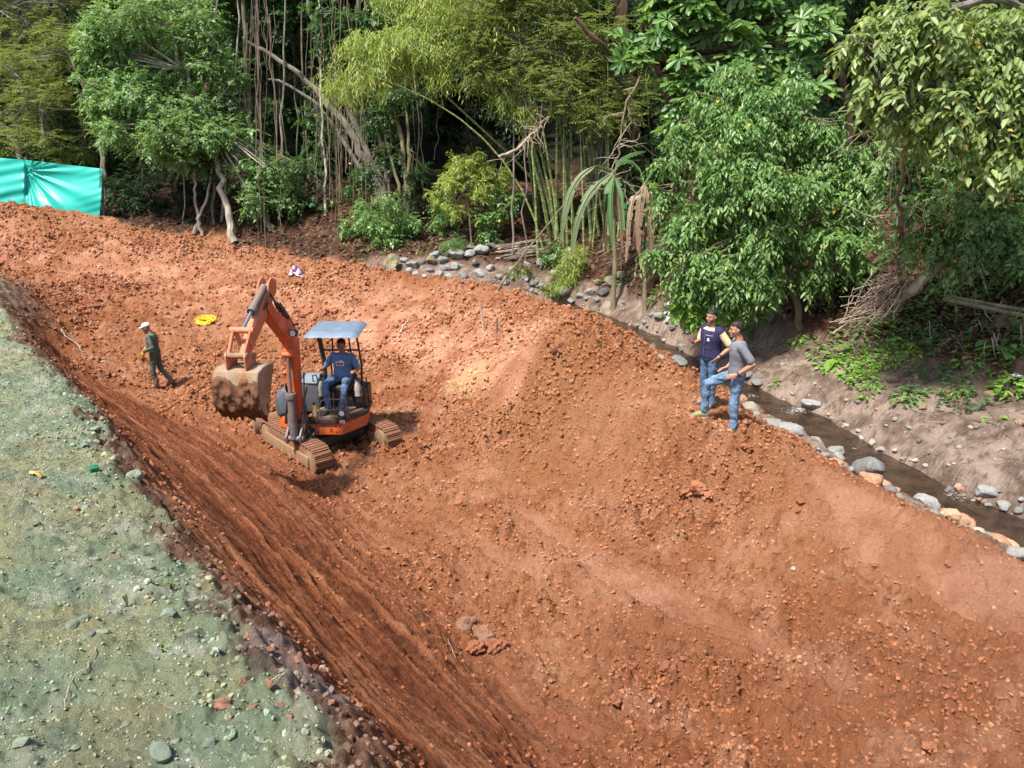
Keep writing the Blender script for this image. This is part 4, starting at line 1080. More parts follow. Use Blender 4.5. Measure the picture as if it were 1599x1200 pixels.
for u, v, w in [(1007, 505, 11), (996, 509, 9), (1050, 517, 13), (1062, 538, 11), (1065, 546, 10), (1018, 495, 10), (1040, 488, 11), (1012, 512, 9), (1075, 520, 12), (1084, 535, 11), (1040, 510, 9), (1072, 505, 9), (1058, 500, 9)]:
    rock(u, v, w, 'grey', 'small dark stone on the gravel at the stream bend', 'stones at the stream bend', name='stone', cat='stone')
for u, v, w in [(985, 529, 16), (1002, 534, 15), (1017, 536, 14), (1031, 561, 16), (1040, 570, 12), (975, 524, 10)]:
    rock(u, v, w, 'grey', 'grey stone at the foot of the red embankment above the two standing men', 'stones between embankment and stream', name='stone', cat='stone', sink=.1)
rock(1060, 580, 28, 'grey', 'long pale grey boulder between embankment and water behind the man in the vest', None, flat=.5, sink=.05)
rock(1167, 586, 22, 'grey', 'flat grey slab at the far water edge just behind the man in the grey shirt', None, flat=.45, name='stone', cat='stone', seed=3)
rock(1184, 597, 24, 'grey', 'flat grey slab beside another slab on the far water edge', None, flat=.4, name='stone', cat='stone', seed=5)
rock(1169, 634, 32, 'pale', 'big pale stone with red soil on it right behind the grey-shirted man', None, sink=.05, D=13.6)
rock(1160, 615, 18, 'orange', 'soil-covered stone above the big pale stone behind the grey-shirted man', None, sink=.05, D=14.2, name='stone', cat='stone')
rock(1180, 652, 24, 'grey', 'low grey stone half buried in the edge of the embankment', None, D=13.2, name='stone', cat='stone')
rock(1206, 656, 32, 'grey', 'rounded grey boulder at the water edge next to a larger smooth one', None, D=13.3, sink=.1)
rock(1234, 676, 42, 'grey', 'large smooth oval grey boulder at the near water edge', None, D=12.8, flat=.6, sink=.1)
rock(1267, 631, 32, 'grey', 'flat blue-grey boulder on the far side of the stream', None, flat=.5, seed=6)
rock(1260, 671, 16, 'grey', 'small grey stone sticking out of the middle of the stream', None, name='stone', cat='stone', D=14.2, sink=0)
rock(1307, 711, 26, 'orange', 'flat cream and orange stone at the near water edge', None, name='stone', cat='stone', D=12.3, flat=.5, sink=.05)
for u, v, w, D in [(1290, 703, 14, 12.6), (1279, 699, 10, 12.8), (1391, 767, 18, 11.2), (1453, 803, 26, 10.5), (1330, 728, 14, 11.9), (1425, 788, 16, 10.8), (1405, 778, 14, 11)]:
    rock(u, v, w, 'grey', 'grey stone half buried along the stream edge of the red embankment', 'stones along the embankment edge', name='stone', cat='stone', D=D, sink=.1)
rock(1355, 734, 56, 'grey', 'biggest grey boulder with a split face at the near water edge', None, D=12.0, sink=.05, seed=7, flat=.8)
rock(1361, 758, 34, 'orange', 'rounded orange-stained stone below the biggest split boulder', None, D=11.4, name='stone', cat='stone', sink=.1)
for u, v, w in [(1362, 696, 15), (1377, 705, 12), (1397, 709, 13), (1320, 665, 11), (1340, 676, 10), (1345, 686, 9), (1430, 720, 11), (1445, 728, 10), (1300, 655, 10), (1410, 716, 9)]:
    rock(u, v, w, 'pale', 'pale pebble-like stone on the far water edge', 'pale stones on the far water edge', name='stone', cat='stone')
rock(1495, 770, 15, 'orange', 'upright pinkish stone at the far water edge', None, name='stone', cat='stone', flat=1.4)
rock(1540, 775, 30, 'grey', 'blue-grey boulder among stones at the far water edge', None, seed=1)
for u, v, w in [(1566, 792, 22), (1589, 799, 17), (1542, 791, 11), (1597, 776, 13), (1482, 770, 12), (1560, 770, 11)]:
    rock(u, v, w, 'grey', 'grey stone beside the blue-grey boulder at the far water edge', 'stones beside the blue-grey boulder', name='stone', cat='stone')
rock(1526, 783, 13, 'orange', 'small orange stone beside the blue-grey boulder', None, name='stone', cat='stone')
rock(1484, 810, 26, 'orange', 'bright orange block of stone at the near water edge', None, name='stone', cat='stone', D=10.9, sink=.0, flat=.85)
rock(1503, 816, 20, 'brown', 'dark brown wet stone beside the bright orange block', None, name='stone', cat='stone', D=11.0, sink=.05)
rock(1503, 828, 30, 'pale', 'flat whitish stone below the bright orange block', None, name='stone', cat='stone', D=10.3, flat=.35, sink=.05)
rock(1589, 866, 32, 'grey', 'grey boulder where the red embankment meets the lower stream', None, D=10.0, sink=.1)
rock(1391, 594, 22, 'brown', 'brown stone sticking out of the weedy bank', None, name='stone', cat='stone')
rock(1562, 508, 30, 'brown', 'tan stone block under the two horizontal poles', None, name='stone', cat='stone', sink=.1)
for u, v, w in [(1430, 590, 12), (1480, 612, 14), (1545, 615, 16), (1440, 640, 12), (1525, 660, 14), (1400, 625, 12), (1370, 640, 10), (1590, 670, 13)]:
    rock(u, v, w, 'brown', 'brown stone in the eroded far bank', 'stones in the eroded bank', name='stone', cat='stone')
for u, v, w in [(1190, 480, 22), (1215, 490, 18), (1205, 500, 14)]:
    rock(u, v, w, 'moss', 'shaded stone under the bushy tree', 'stones under the bushy tree', name='stone', cat='stone')
# the broken line of stones at the foot of the embankment
er = random.Random(15)
for k in range(26):
    i = 6 + k * 6.6 / 26; j = int(i); a_, b_ = Vector(WL[j]), Vector(WL[min(j + 1, len(WL) - 1)])
    q = a_.lerp(b_, i - j) + Vector((er.uniform(-.12, .10), er.uniform(-.10, .10), 0))
    kd = er.choice(['grey', 'grey', 'grey', 'orange', 'pale']); r = er.uniform(.07, .20); sd_ = er.randrange(9)
    key = (kd, sd_, 3)
    if key not in ROCKS:
        me = rock_mesh(sd_ + 100 * len(kd), 3, .30, 8); me.materials.append(RK[kd]); ROCKS[key] = me
    o = link('stone', ROCKS[key], None, None, loc=(q.x, q.y, q.z + r * .12), rot=(er.uniform(-.3, .3), er.uniform(-.3, .3), er.uniform(0, 6.28)), scale=(r * 1.2, r, r * .75))
    nm = {'grey': 'grey', 'orange': 'orange-stained', 'pale': 'pale'}[kd]
    tag(o, f"{'big' if r > .15 else ('small' if r < .10 else 'middling')} {nm} stone wedged between the red embankment and the water", 'stone', 'stones wedged along the embankment foot')
# stones on the gravel bank
for u, v, w in [(153, 682, 18), (135, 702, 14), (180, 766, 20), (135, 797, 16), (253, 840, 12), (150, 872, 14), (232, 937, 17), (165, 995, 20), (145, 1008, 21), (130, 965, 20), (112, 974, 22), (37, 1170, 26), (275, 1168, 18), (295, 1178, 16), (330, 1175, 20), (407, 1166, 14), (355, 1155, 14), (60, 1000, 12), (300, 1000, 13), (95, 900, 11), (190, 1080, 12), (310, 1100, 12), (60, 830, 11), (20, 900, 12), (200, 1140, 14), (120, 1180, 16), (270, 1050, 11), (85, 1080, 12)]:
    rock(u, v, w, 'green', near_label(u, v, w, 'greenish-grey stone', BANK, ('small', 'fist-sized', 'big', 14, 20)), 'stones on the gravel bank', name='stone', cat='stone', flat=.55, sub=2, sink=.38)
rock(215, 752, 30, 'green', 'blunt pale grey-green boulder on the lip of the gravel bank', None, flat=.7)
rock(264, 962, 24, 'green', 'smooth dark green stone beside the grass blade on the gravel bank', None, name='stone', cat='stone', seed=3)
rock(255, 1187, 38, 'green', 'largest grey-green rock on the gravel bank, beside smaller tan stones', None, name='rock', cat='rock', seed=5)
for u, v, w in [(240, 900, 14), (256, 895, 15), (250, 910, 13), (262, 905, 11), (244, 912, 10), (268, 896, 10)]:
    rock(u, v, w, 'green', 'dark greenish stone in the small pile at the lip of the gravel bank', 'small pile of greenish stones', name='stone', cat='stone', sub=2)
rock(120, 800, 13, 'orange', 'rust-orange stone on the gravel bank', None, name='stone', cat='stone', sub=2)
for u, v, w in [(348, 1108, 30), (425, 1090, 18), (440, 1112, 16), (500, 1050, 18), (470, 1058, 20), (380, 1080, 16), (455, 1140, 20), (400, 1125, 15), (520, 1120, 14), (390, 1015, 14), (425, 1045, 14)]:
    rock(u, v, w, 'clodgrey', 'crumbly brown-grey lump on the broken lip above the cut face', 'lumps on the broken lip', name='earth_lump', cat='earth lump', sub=2)
rock(502, 1048, 17, 'pale', 'pale gritty stone at the top of the cut face', None, name='stone', cat='stone')
# larger clods in the trench
for u, v, w, k in [(727, 975, 34, 'clodgrey'), (755, 992, 36, 'clodgrey'), (775, 1015, 30, 'clod'), (742, 1020, 26, 'clod')]:
    rock(u, v, w, k, 'grey-brown block of earth in the lumpy cluster at the foot of the cut face', 'earth blocks at the foot of the cut face', name='earth_block', cat='earth block', flat=.8)
rock(878, 556, 34, 'clod', 'big rounded clod on top of the tipped brown soil', None, name='earth_clod', cat='clod', sink=.2)
rock(862, 545, 16, 'clod', 'small dark clod beside the big rounded clod on the heap', None, name='earth_clod', cat='clod')
for u, v, w in [(1090, 770, 34), (1070, 780, 20), (1108, 778, 20), (1165, 680, 16), (1165, 705, 18), (1250, 790, 15), (1320, 855, 18), (1245, 805, 14), (1040, 1060, 34), (960, 1105, 26), (1450, 1165, 22), (720, 790, 18), (555, 745, 14), (590, 800, 16), (600, 858, 14), (150, 483, 16), (130, 485, 12), (1130, 905, 14), (870, 885, 14), (1365, 885, 16), (1480, 880, 15), (1070, 880, 13)]:
    rock(u, v, w, 'clod', near_label(u, v, w, 'red-brown clod', PIT, ('small', 'middling', 'big', 15, 20)), 'clods on the excavated soil', name='earth_clod', cat='clod', sub=2)
rock(1238, 896, 10, 'pale', 'small whitish stone alone on the red soil', None, name='stone', cat='stone')

_bm = bmesh.new(); bmesh.ops.create_icosphere(_bm, subdivisions=1, radius=1.0)
ICO_V = np.array([v.co[:] for v in _bm.verts]); ICO_F = np.array([[v.index for v in f.verts] for f in _bm.faces]); _bm.free()
OCT_V = np.array([(1, 0, 0), (-.4, .9, .1), (-.5, -.85, 0), (.2, .1, 1), (.1, 0, -1)]); OCT_F = np.array([(0, 1, 3), (1, 2, 3), (2, 0, 3), (1, 0, 4), (2, 1, 4), (0, 2, 4)])
def scatter(name, n, region, size, mat, seed, label, cat, flat=.7, power=2.2, octa=False):
    """many small lumps as one object; region(rr, n) -> x, y"""
    rr = np.random.default_rng(seed)
    x, y = region(rr, n); n = len(x)
    z = ground(x, y)[0]
    r = size[0] + (size[1] - size[0]) * rr.random(n) ** power
    a = rr.random(n) * 6.28
    BV, BF = (OCT_V, OCT_F) if octa else (ICO_V, ICO_F); nb = len(BV)
    T = BV[None] * (1 + rr.normal(0, .24, (n, nb, 1))) * np.stack([1 + .3 * rr.random(n), .75 + .3 * rr.random(n), np.full(n, flat)], -1)[:, None, :]
    X = T[..., 0] * np.cos(a)[:, None] - T[..., 1] * np.sin(a)[:, None]; Y = T[..., 0] * np.sin(a)[:, None] + T[..., 1] * np.cos(a)[:, None]
    V = np.stack([x[:, None] + X * r[:, None], y[:, None] + Y * r[:, None], z[:, None] + (T[..., 2] + .25) * r[:, None]], -1).reshape(-1, 3)
    F = (np.arange(n)[:, None, None] * nb + BF[None]).reshape(-1, 3)
    me = mesh_np(name, V, F); attr(me, 'rnd', np.repeat(rr.random(n), nb))
    return tag(link(name, me, mat), label, cat, kind='stuff')
def scatter_material(name, stops):
    g = N(name)
    col = g.ramp(g.att('rnd'), stops)
    f = g.noise(40, 3, .6, g.pos())
    col = g.mix(g.ramp(f, [(.35, .4), (.55, 0.)]), col, (.3, .28, .26), 'MULTIPLY')
    return g.done(g.bsdf(col, .9))
M['gravel'] = scatter_material('stream_gravel', [(.0, (.10, .095, .09)), (.4, (.26, .245, .225)), (.75, (.33, .295, .255)), (1., (.40, .27, .19))])
M['pebble'] = scatter_material('bank_pebble', [(.0, (.14, .18, .135)), (.5, (.235, .275, .20)), (.85, (.30, .32, .24)), (1., (.34, .24, .16))])
M['crumb'] = scatter_material('soil_crumb', [(.0, (.22, .080, .036)), (.5, (.31, .122, .058)), (1., (.40, .18, .095))])
def _wedge(rr, n, y0, y1, cond, spread=.68):
    y = y0 + (y1 - y0) * rr.random(n) ** 1.25
    x = (rr.random(n) * 2 - 1) * spread * (y + 2)
    D = ground(x, y); keep = cond(x, y, D)
    return x[keep], y[keep]
scatter('stream_gravel', 11000, lambda rr, n: _wedge(rr, n, 8, 30, lambda x, y, D: (D[3] > .72 + .45 * rr.random(len(x))) & (x > -6)), (.012, .07), M['gravel'], 301, 'grey gravel and cobbles along the stream', 'gravel')
def grains(name, n, region, size, mat, seed, label, cat, flat=.7, power=2.5, lumpy=.5, grow=None, own=.75, tone=.22, mat_tint=(.3, .2, .12)):
    """very many small grains: points carrying size and turn, a lump set on each"""
    rr = np.random.default_rng(seed)
    x, y = region(rr, n); n = len(x)
    GD = ground(x, y); z = GD[0]
    r = size[0] + (size[1] - size[0]) * rr.random(n) ** power
    if grow is not None: r = r * (grow[0] + (1 - grow[0]) * sstep(grow[1], grow[2], y))
    me = bpy.data.meshes.new(name); me.vertices.add(n)
    me.vertices.foreach_set('co', np.stack([x, y, z + r * .08], -1).astype(np.float32).ravel())
    for nm, v in (('size', np.stack([r * (1 + .5 * rr.random(n)), r * (.7 + .4 * rr.random(n)), r * (flat + .3 * rr.random(n))], -1)), ('turn', np.stack([rr.random(n) * .9, rr.random(n) * .9, rr.random(n) * 6.28], -1))):
        at_ = me.attributes.new(nm, 'FLOAT_VECTOR', 'POINT'); at_.data.foreach_set('vector', v.astype(np.float32).ravel())
    g_ = [a.copy() for a in GD[1:8]]
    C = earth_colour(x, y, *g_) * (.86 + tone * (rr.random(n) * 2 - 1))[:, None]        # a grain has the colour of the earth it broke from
    odd = rr.random(n) > own
    C[odd] = C[odd] * .45 + .55 * np.array([mat_tint])[0] * (.6 + .8 * rr.random(int(odd.sum())))[:, None]
    attr_col(me, 'tone', C)
    o = link(name, me)
    ng = bpy.data.node_groups.new(name, 'GeometryNodeTree')
    ng.interface.new_socket('Geometry', in_out='INPUT', socket_type='NodeSocketGeometry'); ng.interface.new_socket('Geometry', in_out='OUTPUT', socket_type='NodeSocketGeometry')
    nd, lk = ng.nodes, ng.links
    gi, go = nd.new('NodeGroupInput'), nd.new('NodeGroupOutput')
    ico = nd.new('GeometryNodeMeshIcoSphere'); ico.inputs['Radius'].default_value = 1.0; ico.inputs['Subdivisions'].default_value = 2
    nz = nd.new('ShaderNodeTexNoise'); nz.inputs['Scale'].default_value = 1.6; nz.inputs['Detail'].default_value = 2.0
    sub = nd.new('ShaderNodeVectorMath'); sub.operation = 'SUBTRACT'; sub.inputs[1].default_value = (.5, .5, .5)
    mul = nd.new('ShaderNodeVectorMath'); mul.operation = 'SCALE'; mul.inputs['Scale'].default_value = lumpy * 2.4
    sp = nd.new('GeometryNodeSetPosition'); sm = nd.new('GeometryNodeSetMaterial'); sm.inputs['Material'].default_value = mat
    ip = nd.new('GeometryNodeInstanceOnPoints')
    def named(nm, typ):
        k = nd.new('GeometryNodeInputNamedAttribute'); k.data_type = typ; k.inputs['Name'].default_value = nm; return k.outputs['Attribute']
    lk.new(nz.outputs['Color'], sub.inputs[0]); lk.new(sub.outputs[0], mul.inputs[0]); lk.new(mul.outputs[0], sp.inputs['Offset'])
    lk.new(ico.outputs['Mesh'], sp.inputs['Geometry']); lk.new(sp.outputs[0], sm.inputs['Geometry']); lk.new(sm.outputs[0], ip.inputs['Instance'])
    lk.new(gi.outputs[0], ip.inputs['Points']); lk.new(named('size', 'FLOAT_VECTOR'), ip.inputs['Scale']); lk.new(named('turn', 'FLOAT_VECTOR'), ip.inputs['Rotation'])
    lk.new(ip.outputs[0], go.inputs[0])
    md = o.modifiers.new('grains', 'NODES'); md.node_group = ng
    me.materials.append(mat)
    return tag(o, label, cat, kind='stuff')
def grain_material(name):
    g = N(name)
    a_ = g.n('Attribute', attribute_name='tone', attribute_type='INSTANCER')
    return g.done(g.bsdf(a_.outputs['Color'], .95, **{'Specular_IOR_Level': .1}))
M['crumb'] = grain_material('soil_crumb')
M['pebble'] = grain_material('bank_pebble')
def _soil(x, y, D, rr):
    dens = (.22 + .78 * D[7] ** 1.3) * (1 - .8 * D[6]) * (1 - .97 * np.clip(D[5] * 1.3, 0, 1)) * (1 - .45 * D[4])
    return (D[1] + D[2] + D[3] < .3) & (rr.random(len(x)) < dens)
def _edge(x, y, D, rr): return (D[1] > .06) & (D[1] < .75) & (rr.random(len(x)) < .8)
grains('bank_gravel', 150000, lambda rr, n: _wedge(rr, n, 1.7, 18, lambda x, y, D: D[1] > .35 + .4 * rr.random(len(x))), (.003, .016), M['pebble'], 302, 'gravel with green light painted in, strewn over the near bank', 'gravel', flat=.5, power=3.5, lumpy=.35, own=.85, mat_tint=(.27, .30, .23), grow=(.6, 3, 9))
grains('soil_crumbs', 560000, lambda rr, n: _wedge(rr, n, 4, 31, lambda x, y, D: _soil(x, y, D, rr)), (.008, .062), M['crumb'], 303, 'loose crumbs and small clods of red soil', 'soil', power=4.2, grow=(.44, 8, 20), own=.97, mat_tint=(.36, .16, .08))
M['rimcrumb'] = grain_material('rim_crumb')
grains('rim_rubble', 40000, lambda rr, n: _wedge(rr, n, 2, 20, lambda x, y, D: _edge(x, y, D, rr)), (.005, .034), M['rimcrumb'], 304, 'brown-grey rubble along the broken lip of the bank', 'rubble', power=3.5, own=.8, mat_tint=(.20, .15, .12), grow=(.7, 3, 9))
M['littergrain'] = grain_material('litter_leaf')
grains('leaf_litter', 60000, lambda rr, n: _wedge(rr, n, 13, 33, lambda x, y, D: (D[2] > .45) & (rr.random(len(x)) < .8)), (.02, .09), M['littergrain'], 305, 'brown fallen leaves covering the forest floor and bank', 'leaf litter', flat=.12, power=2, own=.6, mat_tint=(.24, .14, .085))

# ================================================================ GREEN SHEET FENCE
def sheet_material():
    g = N('green_sheet'); co = g.objco()
    n = g.noise(1.2, 4, .6, co)
    col = g.mix(n, (.012, .41, .34), (.025, .54, .46))
    sh = g.bsdf(col, .38, g.bump(g.noise(60, 2, .5, co), .15, .01), **{'Specular_IOR_Level': .5})
    tr = g.n('BsdfTranslucent', {'Color': (.02, .62, .50, 1)})
    return g.done(g.n('MixShader', {0: .25, 1: sh, 2: tr.outputs[0]}).outputs[0])
M['sheet'] = sheet_material()
fb = base_at(60, 326, 29.2)
fence = empty('sheet_fence', fb)
def sheet():
    top = [(-90, 243), (0, 247), (36, 249.5), (100, 257), (161, 264)]; bot = [(-90, 312), (0, 317), (50, 318.5), (66, 324), (110, 331), (155, 334)]
    def ip(l, u): return float(np.interp(u, [p[0] for p in l], [p[1] for p in l]))
    NU, NV = 150, 44
    V = []
    for i in range(NU + 1):
        for j in range(NV + 1):
            f, h = i / NU, j / NV
            u = -90 + (251 - 5 * h) * f
            v = ip(top, u) * (1 - h) + (ip(bot, u - 3 * h) + 3) * h
            D = 29.35 - .35 * f
            du, dv = u - 42, v - 266
            d = 0
            if u > 40:
                ang = math.atan2(dv, max(du, .1)); rad = math.hypot(du, dv)
                d += .10 * math.sin(ang * 17 + rad * .012) * min(1, rad / 18) * math.exp(-rad / 90) * (.7 if dv > -4 else .2)
                d += .05 * math.sin(ang * 31 + 1) * math.exp(-rad / 40)
                d += .16 * math.sin(f * 6.5 + h * 2) * math.sin(h * 3.14)
                d += .012 * math.sin(u * .16 + v * .55) * max(0, (u - 110) / 50)
            else:
                d += .05 * math.sin(h * 11 + math.sin(u * .05) * 1.6) * (.3 + .7 * h) + .02 * math.sin(h * 27 + u * .09)
            d -= .05 * math.exp(-((u - 42) / 4) ** 2)
            V.append(PD(u, v, D - d) - fb)
    F = [(i * (NV + 1) + j, (i + 1) * (NV + 1) + j, (i + 1) * (NV + 1) + j + 1, i * (NV + 1) + j + 1) for i in range(NU) for j in range(NV)]
    return mesh_np('sheet', [p[:] for p in V], F, True)
link('sheet', sheet(), M['sheet'], fence)
for (u, D) in ((43, 29.75), (-60, 29.75), (161, 29.2)):
    q = base_at(u, 322 if u < 100 else 335, D)
    MB().tube([q - fb - Vector((0, 0, .3)), PD(u - 2, 246 if u < 100 else 262, D) - fb], .045, 8).obj('post', BK['grey'], fence, smooth=True)
lace = []
for k in range(30):
    lace.append(PD(157 + 2.2 * math.sin(k * 1.9), 264 + k * 1.0, 28.9) - fb)
MB().tube(lace, .012, 5).obj('lacing', simple('dark_cord', (.03, .03, .035)), fence, smooth=True)
tag(fence, 'turquoise green plastic sheet fence stretched along the top of the excavation', 'fence')

# ================================================================ STICKS, POLES, DEAD WOOD
def stick(name, label, pts, r0, r1, bark, cat, group=None, seed=0, amp=.02, n=7):
    pts = [Vector(p) for p in pts]; b = pts[0].copy()
    mb = MB(); w = wobble([p - b for p in pts], amp, seed, 4); m = len(w) - 1
    mb.tube(w, [r0 + (r1 - r0) * i / m for i in range(m + 1)], n)
    return tag(mb.obj(name, BK[bark], None, smooth=True, loc=b), label, cat, group)
def gp(u, v, up=0.0):
    """ground under a photo pixel"""
    ds = np.arange(3.0, 45, .08)
    o = np.array(PD(u, v, 0)[:]); k = np.array(PD(u, v, 1)[:]) - o
    pts = o + ds[:, None] * k
    hit = np.nonzero(pts[:, 2] < gsample(pts[:, 0], pts[:, 1])[:, 0] + .25)[0]
    d0 = ds[hit[0]] if len(hit) else 25.0
    d2 = np.arange(d0 - .1, d0 + 2.0, .04); pts = o + d2[:, None] * k
    gzv = ground(pts[:, 0], pts[:, 1])[0]
    hit = np.nonzero(pts[:, 2] < gzv)[0]
    j = hit[0] if len(hit) else 0
    return Vector((pts[j, 0], pts[j, 1], gzv[j] + up))
def lying(u0, v0, u1, v1, up=.03):
    a, b = gp(u0, v0, up), gp(u1, v1, up); m = a.lerp(b, .5)
    m.z = max(m.z, gz(m.x, m.y) + up)
    return [a, m, b]
stick('grey_log', 'weathered grey log leaning up the bank out of the brush pile', [gp(1398, 480, .05), PD(1425, 452, 15.4), PD(1455, 425, 15.2), PD(1492, 394, 15.2)], .11, .10, 'dry', 'log', seed=1, amp=.03, n=10)
stick('pole', 'upper one of two bare poles lying level under the bank thicket', [PD(1476, 462, 15.1), PD(1530, 472, 14.6), PD(1620, 488, 13.9)], .038, .035, 'moss', 'pole', seed=2, amp=.006)
stick('pole', 'lower one of two bare poles lying level under the bank thicket', [PD(1474, 467, 15.0), PD(1530, 479, 14.5), PD(1620, 497, 13.8)], .042, .04, 'moss', 'pole', seed=3, amp=.006)
stick('stake', 'short brown stake propping up the two level poles', [gp(1494, 511, -.1), PD(1494, 485, 15.0), PD(1491, 458, 15.0)], .028, .024, 'vine', 'stake', seed=4, amp=.008)
stick('leaning_pole', 'long slim pole leaning from the rocky bar towards the bamboo', [gp(772, 447, 0), PD(820, 395, 24.9), PD(862, 345, 25.1), PD(905, 290, 25.4)], .035, .022, 'moss', 'pole', seed=5)
stick('broken_pole', 'short dark pole lying across the foot of the long leaning pole', lying(768, 448, 792, 430, .06), .03, .025, 'grey', 'pole', seed=6)
sr = random.Random(8)
for k in range(15):
    u0, v0 = sr.uniform(772, 800), 384 + k * 1.7 + sr.uniform(-2, 2)
    stick('bamboo_pole', ['pale dry', 'brown', 'grey'][k % 3] + ' bamboo pole ' + ['at the back of the pile behind the boulders', 'in the middle of the pile behind the boulders', 'at the front of the pile behind the boulders'][k // 5], lying(u0, v0 + 3, u0 + sr.uniform(50, 92), v0 - sr.uniform(2, 10), .06 + .03 * (k % 3)), .035, .03, ['dry', 'vine', 'grey'][k % 3], 'pole', 'bamboo poles behind the boulders', seed=k, amp=.01)
# marks left on the soil
stick('stake', 'slim pale stake standing in the pinkish slope behind the machine', [gp(757, 520, -.15), gp(757, 520) + Vector((-.12, .25, .78))], .022, .02, 'dry', 'stake', seed=11, amp=.005)
stick('dark_stake', 'short dark metal stake standing beside the slim pale stake', [gp(776, 521, -.1), gp(776, 521) + Vector((.02, .05, .36))], .03, .02, 'grey', 'stake', seed=12, amp=.004)
stick('stake', 'small pale stake sticking out of the slope above the excavator arm', [gp(387, 447, -.1), gp(387, 447) + Vector((-.06, .0, .48))], .018, .016, 'dry', 'stake', seed=13, amp=.004)
stick('twig', 'thin twig sticking out of the berm behind the canopy roof', [gp(608, 470, -.05), gp(608, 470) + Vector((-.10, .05, .36))], .012, .008, 'dry', 'twig', seed=14)
stick('bark_strip', 'curved whitish strip of wood on the pinkish slope to the side of the canopy', [gp(626, 524, .03), gp(631, 512, .06), gp(642, 500, .03)], .035, .02, 'dry', 'wood strip', seed=15, amp=.01)
stick('root', 'pale curved root lying on the slope near the walking worker', [gp(97, 517, .04), gp(103, 530, .06), gp(118, 542, .05), gp(132, 552, .03)], .022, .016, 'dry', 'root', seed=16, amp=.012)
stick('twig', 'pale straight twig lying on the soil before the walking worker', lying(156, 563, 186, 562, .04), .014, .01, 'dry', 'twig', seed=17, amp=.006)
stick('twig', 'forked dry twig lying on the gravel bank', [gp(152, 1022, .01), gp(138, 1048, .02), gp(112, 1078, .02), gp(104, 1112, .01)], .0035, .0025, 'dry', 'twig', seed=18, amp=.006)
for k, (a, b) in enumerate([((150, 790), (160, 806)), ((310, 965), (345, 960)), ((90, 820), (120, 812)), ((420, 1070), (445, 1062)), ((700, 1000), (712, 1030))]):
    stick('twig', 'scrap of dry twig near the lip of the gravel bank', lying(*a, *b, .01), .005, .003, 'dry', 'twig', 'twig scraps on the bank', seed=30 + k, amp=.004)
# brush pile on the right bank
bp = gp(1360, 500)
brush = empty('brush_pile', bp)
sr = random.Random(9); SM = []
for k in range(6):
    mb = MB(); w = wobble([(0, 0, 0), (.33, .02, .02), (.66, -.02, .03), (1, 0, 0)], .012, k, 3)
    mb.tube(w, [.013 * (1 - .5 * i / (len(w) - 1)) for i in range(len(w))], 5)
    me = mb.mesh('twig', smooth=True); me.materials.append(BK['dry'] if k % 2 else BK['vine']); SM.append(me)
def put_stick(parent, name, a, b, rot=0.0, thick=1.0):
    d = (b - a); L = d.length
    x = d.normalized(); y = Vector((0, 0, 1)).cross(x)
    y = y.normalized() if y.length > 1e-3 else Vector((0, 1, 0)); z = x.cross(y)
    m = Matrix((x, y, z)).transposed().to_4x4() @ Matrix.Rotation(rot, 4, 'X')
    m = Matrix.Translation(a) @ m @ Matrix.Diagonal((L, L * .6 + thick * .8, L * .6 + thick * .8, 1))
    return link(name, SM[int(rot * 10) % 6], None, parent, matrix=Matrix.Translation(parent.location).inverted() @ m if parent else m)
for k in range(150):
    f = sr.random()
    u, v = 1330 + 95 * f + sr.gauss(0, 14), 505 - 130 * f * sr.uniform(.3, 1.05) + sr.gauss(0, 10)
    D = 16.6 - .9 * f - sr.uniform(0, .6)
    a = PD(u, v, D); g0 = gz(a.x, a.y) + .02
    if a.z < g0: a.z = g0
    L = sr.uniform(.25, .95)
    th = sr.gauss(.75, .5)
    d = Vector((math.cos(th), sr.uniform(-.4, .3), math.sin(th))).normalized()
    put_stick(brush, 'twig', a - d * L * .5, a + d * L * .5, sr.uniform(0, 6.2), sr.uniform(.1, .7))
tag(brush, 'tangled pile of dry pinkish-brown twigs sliding down the right bank', 'brush pile')
# exposed roots under the thicket
rb_ = gp(1550, 500)
roots = empty('exposed_roots', rb_)
for k in range(95):
    u, v = sr.uniform(1440, 1640), sr.uniform(405, 560)
    q = gp(u, min(v, 640)); q = q + (Vector((0, 0, CAM_H)) - q).normalized() * sr.uniform(.02, .22)
    L = sr.uniform(.25, .9); th = sr.gauss(-1.5, .6)
    d = Vector((math.cos(th), sr.uniform(-.35, .1), math.sin(th))).normalized()
    put_stick(roots, 'root', q - d * L * .5, q + d * L * .5, sr.uniform(0, 6.2), sr.uniform(.1, .7))
for k in range(60):
    u, v = sr.uniform(1390, 1600), sr.uniform(570, 690)
    q = gp(u, v, .03); L = sr.uniform(.15, .55); a = sr.uniform(0, 6.2)
    e = q + Vector((math.cos(a), math.sin(a), 0)) * L; e.z = float(gsample(e.x, e.y)[0]) + .03
    put_stick(roots, 'root', q, e, sr.uniform(0, 6.2), sr.uniform(.1, .4))
tag(roots, 'tangle of bare brown roots hanging from the undercut bank', 'roots')
# leaf-litter twigs on the forest floor
lt = empty('fallen_twigs', gp(960, 420))
for k in range(110):
    u, v = sr.choice([(sr.uniform(930, 1060), sr.uniform(385, 460)), (sr.uniform(640, 930), sr.uniform(352, 400)), (sr.uniform(940, 1010), sr.uniform(330, 420))])
    q = gp(u, v, .04); L = sr.uniform(.25, .9); a = sr.uniform(-.5, .7)
    e = q + Vector((math.cos(a), math.sin(a) * .6, 0)) * L; e.z = float(gsample(e.x, e.y)[0]) + sr.uniform(.03, .18)
    put_stick(lt, 'twig', q, e, sr.uniform(0, 6.2), sr.uniform(.3, 1.0))
tag(lt, 'fallen dry twigs and stalks strewn under the bamboo and banana plants', 'twigs')
